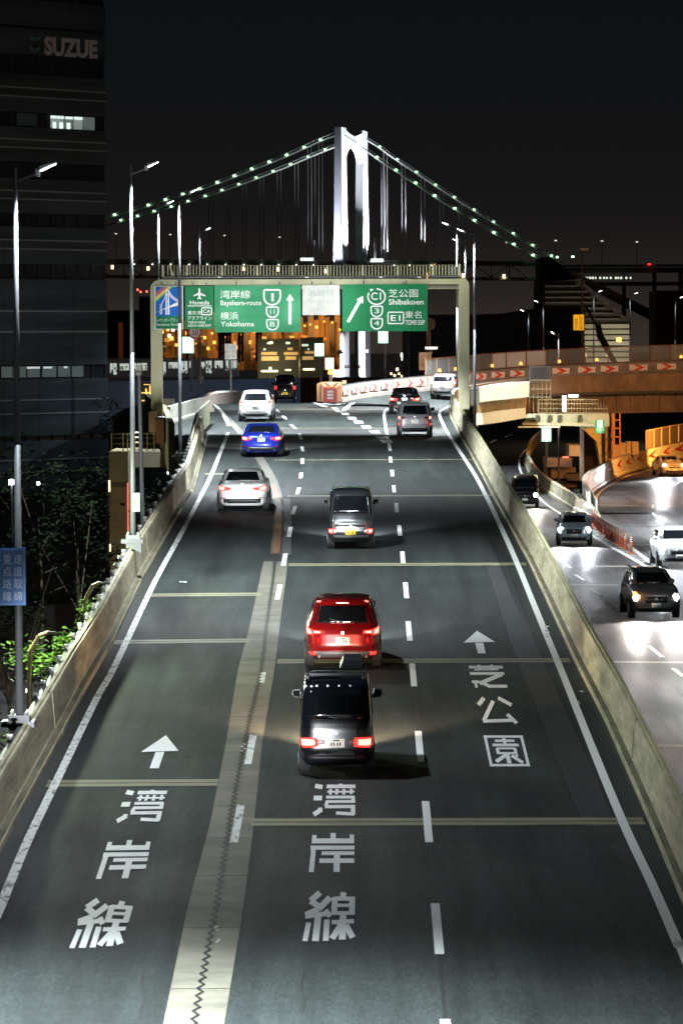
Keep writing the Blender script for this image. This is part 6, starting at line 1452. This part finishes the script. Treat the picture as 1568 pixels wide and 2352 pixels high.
# dark warehouse on the right under the haze
M_wh = mat('warehouse_dark', (.012, .018, .026), .9, var=.2, scale=.05)
wh = thing('dark_warehouse', 'wide unlit blue-black warehouse behind the noise barrier', 'building', Pt(1120, 860, 520)); b = wh.location
MB(b).prism([Pt(x, y, 520) for x, y in ((940, 870), (940, 722), (1085, 722), (1160, 719), (1240, 706), (1342, 706), (1342, 870))], (0, 60, 0)).build('walls', M_wh, wh)
MB(b).prism([Pt(x, y, 522) for x, y in ((1234, 706), (1234, 640), (1250, 640), (1250, 706))], (0, 10, 0)).build('stair_tower', M_wh, wh)
# banded sloping white building
bd = thing('banded_building', 'white building with horizontal bands and a sloping roofline lit from below', 'building', Pt(1380, 850, 700)); b = bd.location
M_bw = mat('band_white', (.55, .55, .50), .7, var=.2, scale=.08); M_gap = mat('band_gap', (.10, .10, .10), .8)
MB(b).prism([Pt(x, y, 702) for x, y in ((1250, 860), (1250, 648), (1330, 640), (1450, 740), (1450, 860))], (0, 20, 0)).build('wall_backing', M_gap, bd)
rows = [(655, 1330), (668, 1350), (681, 1362), (693, 1376), (706, 1394), (718, 1412), (731, 1430), (744, 1450), (757, 1450), (770, 1450), (783, 1450), (796, 1450), (809, 1450), (822, 1450)]
for i, (y, xr) in enumerate(rows):
    pbox('band', 1252, y, xr - 4, y + (10.2 if y > 740 else 2.6), 701, 1.0, M_bw if y > 740 else mat('band_shaded', (.22, .22, .21), .8), bd, b)  # upper bands get a darker colour to paint the light fading upward
lamp('SPOT', Pt(1400, 850, 680), 1700, (1, .93, .75), target=Pt(1400, 790, 702), size=130, rad=.5); lamp('POINT', Pt(1420, 842, 694), 1500, (1, .9, .6), rad=.5)
for x, y, m_ in ((1340, 815, M_w2), (1421, 780, M_sod), (1398, 813, M_w2)): 
    t = thing('yard_light', {1340: 'bright yard light behind the clear pane at right', 1421: 'pinkish lamp before the banded building', 1398: 'small yard light right of the crane foot'}[x], 'lamp', Pt(x, y, 690)); MB().cyl((0, 0, -.35), (0, 0, .35), .45, .45, 8).build('bulb', m_, t)
    lamp('POINT', Pt(x, y, 688), 500, (1, .6, .25) if m_ is M_sod else (1, .85, .55), rad=.3)
ck = thing('mobile_crane', 'slanting lattice crane jib in front of the banded building', 'crane', Pt(1410, 840, 650)); b = ck.location
MB(b).bar(Pt(1418, 845, 650), Pt(1374, 768, 650), .7, .9).build('jib', M_dsteel, ck); MB(b).bar(Pt(1372, 745, 650), Pt(1378, 772, 650), 1.0, 1.4).build('jib_head', mat('crane_blue', (.05, .10, .14), .6), ck); MB(b).bar(Pt(1342, 700, 650), Pt(1400, 800, 651), .35, .35).build('stay', M_dsteel, ck)
for k in range(8): MB(b).bar(Pt(1376 + k * 5, 770 + k * 9, 649.8), Pt(1384 + k * 5, 772 + k * 9, 649.8), .25, .25).build('lattice', M_dsteel, ck)
far_building('dark office tower at the right edge', 1505, 668, 1640, 850, 560, mat('tower_dark', (.012, .018, .022), .8), [(1510, 700, 1530, 703, M_bd)], nm='office_tower')
# conveyor-like sloping deck right
sl = thing('sloping_walkway', 'long sloping covered walkway descending behind the banded building', 'walkway', Pt(1450, 700, 760)); b = sl.location
MB(b).prism([Pt(x, y, 760) for x, y in ((1300, 622), (1316, 622), (1560, 742), (1560, 756))], (0, 3, 0)).build('gallery', mat('gallery', (.30, .28, .18), .8), sl); MB(b).prism([Pt(x, y, 757) for x, y in ((1340, 655), (1362, 655), (1500, 722), (1500, 738))], (0, 2, 0)).build('dark_roof', M_trim, sl)
# hazy lit hillside strip between deck and warehouse
# distant shore lights between the signs
rr = random.Random(9)
for x, y, w_ in ((924, 815, 1), (926, 823, 1), (931, 828, .8), (945, 815, .6), (912, 848, .7), (906, 862, .6), (916, 858, .5), (922, 864, .5), (935, 860, .5), (941, 858, .7), (954, 862, .5), (960, 866, .5), (898, 858, .5), (949, 868, .5), (971, 815, .4), (843, 806, .6), (1055, 742, .6), (1055, 760, .8)):
    t = thing('shore_light', 'tiny shore light low behind the curve warning sign', 'lamp', Pt(x, y, 900), 0, 'shore lights right of the bridge tower foot'); s_ = .45 * w_
    MB().cyl((0, 0, -s_), (0, 0, s_), s_, s_, 6).build('bulb', M_dl if w_ > .7 or y < 830 else M_dlw, t)
# glowing shed under the white tower foot: quay
qy = thing('quay_wall', 'dark quay wall with a pipe rail below the white bridge tower', 'wall', Pt(830, 880, 480)); b = qy.location
pbox('wall', 690, 866, 1000, 960, 470, 3, mat('quay', (.05, .055, .06), .85, var=.3), qy, b)
for y in (840, 843.5): MB(b).bar(Pt(770, y, 469), Pt(830, y, 469), .12, .12).build('rail', M_dsteel, qy)
# ================================================================ OFFICE TOWER AT THE LEFT
OT = thing('office_tower', 'tall dark office tower at the left with pale floor bands and one lit window row', 'office building', (-25, 280, 0)); b = OT.location
c0 = Pt(-160, 1176, 272); c1 = Pt(242, 1176, 285); c0.z = c1.z = 0; dv = (c1 - c0); nvv = Vector((dv.y, -dv.x, 0)).normalized(); nvv = nvv if nvv.y < 0 else -nvv
def fz(py): 
    p = Pt(100, py, 280); return p.z
def fbox(nm, u0, u1, z0, z1, proud, dep, m, par=None, bb_=b):
    a = c0 + dv * u0 + nvv * proud; e_ = c0 + dv * u1 + nvv * proud
    return MB(bb_).prism([Vector((a.x, a.y, z0)), Vector((e_.x, e_.y, z0)), Vector((e_.x, e_.y, z1)), Vector((a.x, a.y, z1))], -nvv * dep).build(nm, m, par or OT)
def ux(px):   # fraction along the face for picture column px
    best = 0
    for _ in range(1): pass
    # intersect ray column with the face line
    kx = (px - 784) / 8820.0; s = (kx * c0.y - c0.x) / (dv.x - kx * dv.y); return s
M_sp = mat('spandrel', (.028, .040, .047), .6, spec=.15, var=.6, scale=.35, stretch=(.25, .25, 3), bump=.15); M_rec = mat('window_band', (.010, .012, .015), .25)
fbox('core', 0, 1, 0, fz(-200), 0, 25, M_rec)
bands = [(-90, -20), (0, 60), (66, 126), (172, 258), (293, 372), (411, 489), (521, 606), (641, 838), (870, 1000), (1012, 1130)]
for (ya, yb) in bands:
    z1, z0 = fz(ya), fz(yb); npn = 5
    for i in range(npn): fbox('spandrel_panel', i / npn + .0008, (i + 1) / npn - .0008, z0, z1, .35 + .0, .34, M_sp)
    for f_ in ((.38, .62) if yb - ya > 60 else ()):
        zz_ = z0 + (z1 - z0) * f_; fbox('drip_ledge', 0, 1, zz_, zz_ + .10, .41, .058, mat('ledge_grey', (.12, .14, .15), .5))
for i in range(14): fbox('mullion', i / 13.0 - .002, i / 13.0 + .002, fz(1130), fz(-90), .12, .10, M_trim)
# lit windows
M_win = mat('office_light', (.7, .85, .85), .5, emit=(.60, .85, .85), es=.17); M_wib = mat('office_tube', (1, 1, 1), .4, emit=(.8, 1, .95), es=.9)
u0, u1 = ux(119), ux(220); z0, z1 = fz(292), fz(262)
fbox('lit_window', u0, u0 + (u1 - u0) * .29, z0, z1, .14, .02, M_win); fbox('lit_window', u0 + (u1 - u0) * .31, u0 + (u1 - u0) * .5, z0, z1 - .1, .14, .02, mat('office_light_b', (.5, .6, .6), .5, emit=(.5, .7, .7), es=.10)); fbox('lit_window', u0 + (u1 - u0) * .52, u0 + (u1 - u0) * .72, z0, z1, .14, .02, M_win); fbox('lit_window', u0 + (u1 - u0) * .73, u1, z0, z1, .14, .02, mat('office_light_c', (.3, .4, .4), .5, emit=(.4, .6, .62), es=.10))
for a, c_ in ((.0, .12), (.14, .22), (.24, .30), (.33, .50), (.53, .72)): fbox('ceiling_tube', u0 + (u1 - u0) * a, u0 + (u1 - u0) * c_, z1 - .22, z1 - .04, .16, .015, M_wib)
for a, c_ in ((.05, .12), (.2, .28), (.36, .44)): fbox('desk_shape', u0 + (u1 - u0) * a, u0 + (u1 - u0) * c_, z0, z0 + .45, .165, .015, MC['office_tube'])
fbox('dim_window', ux(42), ux(88), fz(289), fz(261), .14, .02, mat('office_dim', (.02, .025, .03), .3, emit=(.05, .1, .1), es=.05))
for x0, x1 in ((2, 27), (30, 58), (62, 90), (96, 128), (132, 160), (164, 190)): fbox('dim_window', ux(x0), ux(x1), fz(866), fz(841), .14, .02, mat('office_dim_b', (.10, .13, .13), .3, emit=(.3, .42, .40), es=.10 if x0 < 100 else .10))
for x0, x1 in ((60, 90), (98, 118), (145, 153)): fbox('ceiling_tube', ux(x0), ux(x1), fz(846), fz(842), .165, .015, mat('tube_dim', (1, 1, 1), .4, emit=(.7, .9, .85), es=.5))
# roof-top company lettering
me = text_mesh('SUZUE', .045); xs = [v.co.x for v in me.vertices]; ys = [v.co.y for v in me.vertices]; u0, u1 = ux(99), ux(221); z0, z1 = fz(126), fz(82)
lm = MB(b)
for v in me.vertices:
    p = c0 + dv * (u0 + (u1 - u0) * (v.co.x - min(xs)) / (max(xs) - min(xs))) + nvv * .44; v.co = Vector((p.x, p.y, z0 + (z1 - z0) * (v.co.y - min(ys)) / (max(ys) - min(ys)))) - b
me.materials.append(mat('letter_plastic', (.13, .12, .12), .6, emit=(.5, .45, .43), es=.03)); o = bpy.data.objects.new('wall_lettering', me); COL.objects.link(o); o.parent = OT
em = MB(b); cxl = ux(78); 
for s in (-1, 1):
    a = c0 + dv * cxl + nvv * .44; e_ = c0 + dv * (cxl + s * .03) + nvv * .44; em.bar(Vector((a.x, a.y, fz(92))), Vector((e_.x, e_.y, fz(86))), .02, .22); em.bar(Vector((a.x, a.y, fz(120))), Vector((e_.x, e_.y, fz(108))), .02, .22)
em.build('emblem', mat('emblem_blue', (.03, .09, .11), .5), OT)
# ================================================================ LOWER LEFT: ground-level buildings and trees
kb = thing('khaki_building', 'plain khaki rendered building standing below the left parapet', 'building', Pt(280, 1290, 205)); b = kb.location; YB = 205
cq6 = Q(0, 1300, 1.742); 
def b6(nm, x0, y0, x1, y1, Y, dep, m, par=kb, base=None):
    a, c_ = cq6(x0, y0), cq6(x1, y1); return pbox(nm, a[0], a[1], c_[0], c_[1], Y, dep, m, par, base or par.location)
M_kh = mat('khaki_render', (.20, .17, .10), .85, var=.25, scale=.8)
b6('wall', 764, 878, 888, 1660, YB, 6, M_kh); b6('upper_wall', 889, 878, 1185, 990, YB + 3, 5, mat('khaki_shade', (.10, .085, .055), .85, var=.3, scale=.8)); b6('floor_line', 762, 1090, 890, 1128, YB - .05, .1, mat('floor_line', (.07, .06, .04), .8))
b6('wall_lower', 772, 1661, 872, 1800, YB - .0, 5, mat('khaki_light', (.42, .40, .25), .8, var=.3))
M_yr = mat('yellow_railing', (.42, .40, .12), .5)
for x in (776, 856, 888, 940, 1025, 1072): b6('rail_post', x - 3, 752, x + 3, 875, YB - .3, .08, M_yr)
for y in (756, 786, 824, 872): b6('railing', 770, y - 2, 1090, y + 2, YB - .33, .05, M_yr)
wy_ = thing('warm_window_bay', 'glowing yellow framed window bay behind the left gantry column', 'building', Pt(330, 925, 300)); 
for (x0, y0, x1, y1) in ((1012, 440, 1022, 520), (1040, 420, 1048, 540), (985, 466, 1050, 474), (985, 520, 1050, 528), (988, 572, 1020, 580), (1000, 410, 1046, 415)): b6('glowing_frame', x0, y0, x1, y1, 300, .2, mat('warm_frame', (1, .7, .2), .5, emit=(1, .62, .18), es=1.2), wy_)
b6('dark_wall', 975, 400, 1075, 600, 300.5, 4, M_bd, wy_)
for i, (x, y) in enumerate(((761, 1120), (767, 2190))):
    t = thing('wall_lamp', ('narrow warm wall lamp on the upper corner of the khaki building', 'narrow warm wall lamp on the lower corner of the khaki building')[i], 'lamp', Pt(*cq6(x, y), 204)) if i == 0 else thing('wall_lamp', 'narrow warm wall lamp on the lower corner of the khaki building', 'lamp', Pt(250, 1193, 204))
    px, py = (cq6(761, 1120) if i == 0 else (440 / 1.7404 + 0, 2190 / 1.7404)); hgt = 13 if i == 0 else 8
    t.location = Pt(px, py, 204); pbox('tube', px - 1.6, py - hgt, px + 1.6, py + hgt, 203.9, .1, mat('warm_tube', (1, .7, .3), .4, emit=(1, .68, .30), es=4), t, t.location)
rs_ = thing('red_neon_strip', 'thin glowing red strip on the side of the khaki building', 'lamp', Pt(294, 1150, 204)); pbox('tube', 292.8, 1110, 294.2, 1245, 203.8, .08, mat('red_neon', (1, .1, .05), .4, emit=(1, .08, .05), es=2.0), rs_, rs_.location)
bw = thing('blue_shed', 'dim blue panelled shed under the road bracket', 'building', Pt(390, 1000, 240)); b6('wall', 1000, 990, 1170, 1230, 240, 5, mat('shed_blue', (.04, .07, .11), .7, var=.3), bw); b6('fascia', 1000, 1020, 1165, 1040, 239.9, .1, mat('shed_fascia', (.10, .13, .17), .6), bw)
dl2 = MB(); 
ob = thing('orange_pier_block', 'brick-orange lit concrete block under the gantry foot', 'bridge pier', Pt(380, 1010, 195)); b6('block', 1085, 656, 1140, 824, 195, 2, mat('block_orange', (.32, .15, .07), .8, var=.3), ob); b6('cap', 1075, 640, 1142, 655, 194.9, 2.2, M_dsteel, ob); b6('side_block', 1036, 600, 1084, 745, 197, 3, mat('block_brown', (.14, .08, .05), .85, var=.3), ob)
pw = thing('pale_doorway', 'pale lit shutter glimpsed beside the left gantry column', 'door', Pt(392, 945, 230)); b6('shutter', 1120, 512, 1212, 594, 230, .3, mat('shutter', (.55, .50, .42), .7, var=.4, scale=3, emit=(1, .9, .7), es=.10), pw); b6('lintel', 1120, 594, 1240, 606, 229.8, .5, M_dsteel, pw)
lamp('POINT', c0 + dv * .62 + nvv * 9 + Vector((0, 0, 22)), 520, (.78, .9, 1), rad=.5); lamp('POINT', Pt(395, 990, 222), 250, (1, .55, .25), rad=.3); lamp('POINT', Pt(300, 1010, 196), 90, (.95, .9, .55), rad=.3); lamp('POINT', Pt(280, 1330, 200), 160, (.95, .9, .6), rad=.3); lamp('POINT', Pt(275, 1150, 190), 260, (1, .9, .65), rad=.4)  # the first is added fill on the office tower face, standing in for lamp spill
# parked vehicle tail and small street lights far below
def tree(label, base, height, spread, mt, n=1500, trunk=.14, seed=1, z0f=.25):
    rr = random.Random(seed); t = thing('tree', label, 'tree', base); mb = MB(); H = height
    pts = [Vector((0, 0, 0)), Vector((.1, 0, H * .35)), Vector((-.1, .1, H * .7))]
    mb.cyl(pts[0], pts[1], trunk, trunk * .7, 7).cyl(pts[1], pts[2], trunk * .7, trunk * .35, 7)
    cl = []
    for i in range(16):
        a = rr.uniform(0, 6.28); h = rr.uniform(z0f + .08, 1.0); rad_ = spread * (1.05 - abs(h - .55) * 1.0) * rr.uniform(.35, 1.0)
        c = Vector((math.cos(a) * rad_, math.sin(a) * rad_, H * h)); cl.append((c, rr.uniform(.22, .42) * spread))
        mb.cyl(Vector((0, 0, H * min(h, .7) * .8)), c, trunk * .3, trunk * .1, 5)
    mb.build('trunk', M_bark, t)
    lf = MB()
    for i in range(n):
        c, r_ = cl[rr.randrange(len(cl))]; d = Vector((rr.gauss(0, 1), rr.gauss(0, 1), rr.gauss(0, .55))); d = d.normalized() * r_ * rr.random() ** .4
        p = c + d; s = rr.uniform(.07, .16) * (spread / 2.2) ** .5; u = Vector((rr.uniform(-1, 1), rr.uniform(-1, 1), rr.uniform(-.35, .35))).normalized(); v = u.cross(Vector((rr.uniform(-.4, .4), rr.uniform(-.4, .4), 1))).normalized()
        lf.quad(p - u * s, p - v * s * .55, p + u * s, p + v * s * .55)
    lf.build('crown', mt, t); return t
ty = lambda px, py, Y, h: Pt(px, py, Y) - Vector((0, 0, h))
tree('bright green lit tree poking up left of the parapet, nearest the camera', ty(118, 1465, 96, 9.6), 9.6, 1.5, M_leaf, 2600, seed=3, z0f=.5)
tree('bright green lit tree by the bent lamp post farther along the parapet', ty(228, 1335, 116, 9.3), 9.3, 1.35, M_leaf, 2400, seed=4, z0f=.55)
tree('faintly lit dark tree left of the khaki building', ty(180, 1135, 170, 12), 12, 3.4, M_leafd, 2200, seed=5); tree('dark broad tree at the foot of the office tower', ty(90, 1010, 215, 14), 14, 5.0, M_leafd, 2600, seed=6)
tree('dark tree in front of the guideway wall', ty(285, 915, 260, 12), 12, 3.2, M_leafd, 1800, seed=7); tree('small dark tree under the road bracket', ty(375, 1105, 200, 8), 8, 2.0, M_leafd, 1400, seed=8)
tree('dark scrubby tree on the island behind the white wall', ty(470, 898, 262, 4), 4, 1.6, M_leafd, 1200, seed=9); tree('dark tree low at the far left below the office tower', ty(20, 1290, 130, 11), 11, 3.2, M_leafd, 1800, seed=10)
for (x, y, Y, e_) in ((105, 1462, 94, 2600), (222, 1330, 113.5, 2200)):
    lamp('POINT', Pt(x - 6, y + 5, Y - 1.6) + Vector((-.6, 0, 1.6)), e_, (.85, 1, .75), rad=.1)
def bent_lamp(label, px, py, Y, h, hook):
    t = thing('bent_lamp_post', label, 'lamp post', Pt(px, py, Y) - Vector((0, 0, h))); 
    pts = [Vector((0, 0, 0)), Vector((0, 0, h * .8)), Vector((.05, 0, h * .93)), Vector((.25, 0, h * .985)), Vector((.5, 0, h))]; MB().tube(pts, .05, 7).build('pole', mat('bent_pole', (.22, .17, .08), .6), t)
    MB().box((.56, 0, h - .02), (.2, .12, .07)).build('lamp_head', M_dsteel, t)
bent_lamp('bent ochre lamp post in front of the farther lit tree', 192, 1338, 110, 6.5, 1); bent_lamp('bent dim lamp post left of the nearest lit tree', 65, 1452, 92, 6.5, 1); bent_lamp('short hooked pipe beside the bracket of the second street lamp', 273, 1258, 118, 4, 1)
for (x, y, Y, lab, r_) in ((26, 1107, 190, 'white park lamp at the far left edge', .12), (88, 1110, 195, 'dim white lamp beside the nearest street lamp post', .07), (64, 1587, 110, 'tiny pink light low beside the nearest street lamp', .05), (390, 1083, 212, 'glaring white light under the road bracket', .13), (367, 905, 300, 'tiny amber light by the gantry foot', .07)):
    t = thing('small_lamp', lab, 'lamp', Pt(x, y, Y)); MB().cyl((0, 0, -r_), (0, 0, r_), r_, r_, 10).build('globe', M_led, t)
    if x == 26: MB().cyl((.02, 0, -3), (.02, 0, -.12), .05, .05, 6).build('post', M_steel, t); lamp('POINT', Pt(x, y, Y - .3), 25, (.9, 1, 1), rad=.1)
for i, (x0, x1, y) in enumerate(((307, 321, 993), (307, 321, 1004), (307, 321, 1016), (307, 321, 1029))):
    t = thing('strip_light', ['top pinkish', 'second', 'third', 'lowest'][i] + ' short strip light seen between the two left poles', 'lamp', Pt(314, y, 203.0)); pbox('tube', x0, y - 1.2, x1, y + 1.2, 203.0, .1, mat('warm_strip_%s' % 'abcd'[i], (1, .8, .5), .4, emit=((1, .75, .75), (1, .85, .6), (.9, .85, .4), (.7, .7, .25))[i], es=(3, 2, 1.2, .9)[i]), t, t.location)
# ================================================================ YARD UNDER THE RAMP
yd = thing('yard_shed', 'dim brown shed with stacked units in the yard under the ramp', 'building', Pt(1280, 1090, 300)); b = yd.location
for (x0, y0, x1, y1, m_) in ((875, 885, 953, 950, mat('shed_grey', (.22, .21, .19), .8)), (735, 960, 893, 1016, mat('shed_brown', (.12, .09, .07), .8)), (765, 1014, 858, 1086, mat('shed_tan', (.26, .19, .12), .8, var=.3)), (858, 1018, 915, 1058, mat('shed_tan_b', (.28, .21, .13), .8, var=.3)), (862, 1058, 985, 1100, MC['shed_brown']), (780, 1100, 918, 1140, mat('shed_rust', (.16, .08, .04), .8)), (740, 1010, 762, 1080, M_capl)):
    a, c_ = c5(x0, y0), c5(x1, y1); pbox('unit', a[0], a[1], c_[0], c_[1], 300 + (x0 % 7), 5, m_, yd, b)
lamp('POINT', Pt(*c5(850, 990), 290), 700, (1, .75, .45), rad=.4)
a, c_ = c5(820, 1148), c5(846, 1156); t = thing('floor_light', 'small bright white light low in the yard', 'lamp', Pt(*c5(833, 1156), 240)); pbox('lens', a[0], a[1], c_[0], c_[1], 240, .2, M_led, t, t.location)
t = thing('red_glow_sign', 'small red lit sign in the dark yard', 'lit sign', Pt(*c5(852, 962), 300)); a, c_ = c5(835, 951), c5(872, 961); pbox('panel', a[0], a[1], c_[0], c_[1], 299, .2, mat('red_panel', (1, .2, .15), .4, emit=(1, .15, .1), es=1.0), t, t.location)
t = thing('plate_stand', 'small rectangular plate on a post at the split of the lower roads', 'sign', G(*g3(600, 1080), zlow)); b = t.location
a = g3(563, 935); c_ = g3(613, 968); pbox('plate', a[0], a[1], c_[0], c_[1], b.y, .06, mat('plate_grey', (.35, .38, .38), .5), t, b); x_, y_ = g3(600, 970); MB(b).cyl(Pt(x_, y_, b.y + .1), b + Vector((0, .1, 0)), .05, n=8).build('post', M_steel, t)
# out-of-view sodium street lamp, then added orange fill lights for ramp wall and girders
So2 = copy_tree(So); So2.location = Vector((31.5, 275, LZ)); So2['label'] = 'orange street lamp over the curved ramp, outside the right edge'
lamp('SPOT', (27.5, 262, LZ + 7), 42000, (1, .36, .06), target=(21, 285, LZ - 2), size=95, rad=.3)
lamp('SPOT', (31, 290, LZ + 6), 45000, (1, .36, .06), target=(26, 312, LZ), size=100, rad=.3)
lamp('SPOT', (30, 240, LZ + 3.5), 700, (1, .42, .14), target=(20, 256, LZ + 6), size=120, rad=.3)
lamp('POINT', (16, 238, LZ + 10), 120, (1, .50, .18), rad=.3)
lamp('POINT', (21, 256, LZ + 11), 70, (1, .55, .28), rad=.3)
# street lamps over the lower roads
gr_l = 'street lamps along the lower road'
place(Rl, Vector((17.5, 166, LZ)), 'street lamp over the lower road, outside the right edge', gr_l, boost=.9); place(Rl, Vector((21.5, 206, LZ)), 'second street lamp over the lower road, outside the right edge', gr_l, boost=1.5)
place(Rl, Vector((15, 118, LZ)), 'near street lamp over the lower road, outside the right edge', gr_l, boost=.6)
lamp('SPOT', (22.6, 270, LZ + .8), 9000, (.95, .97, 1), target=(16, 238, LZ + .6), size=38, rad=.1)  # added spot standing in for the champagne sedan's headlights on the ramp wall
lamp('SPOT', (26, 232, LZ + 9), 16000, (1, .42, .12), target=(17, 240, LZ), size=140, rad=.3)  # added orange fill over the ramp road, without a post
nl = lamp_proto(11, 1.2, 1); place(nl, Vector((uX(-7.2, 49), 49, zmain(49) + .8)), 'street lamp at the near left outside the bottom left corner', gL_, False, boost=8)
for ch in nl.children:
    if ch.type == 'LIGHT' and ch.data.type == 'SPOT': ch.data.spot_size = R(98); ch.data.spot_blend = .9; ch.rotation_euler = (0, R(-6), 0)
# following car below the lower picture edge lights the near lanes
car('sedan', 'sedan', 'dark sedan following in the left lane, just below the picture', 'car', 0, 0, P_dk, Y=19, zf=zmain, tail='sedan', hpow=9000, hcol=(.92, .95, 1))
fc = [o for o in bpy.data.objects if o.get('label', '').startswith('dark sedan following')][0]; fc.location.x = -4.1
lamp('SPOT', (-4.1, 24.2, zmain(24.2) + .8), 3.6e5, (.95, .97, 1), target=(-3.6, 133, zmain(133) + 1.0), size=9, blend=.9, rad=.3)  # extra narrow beam added to brighten the rear of the white sedan
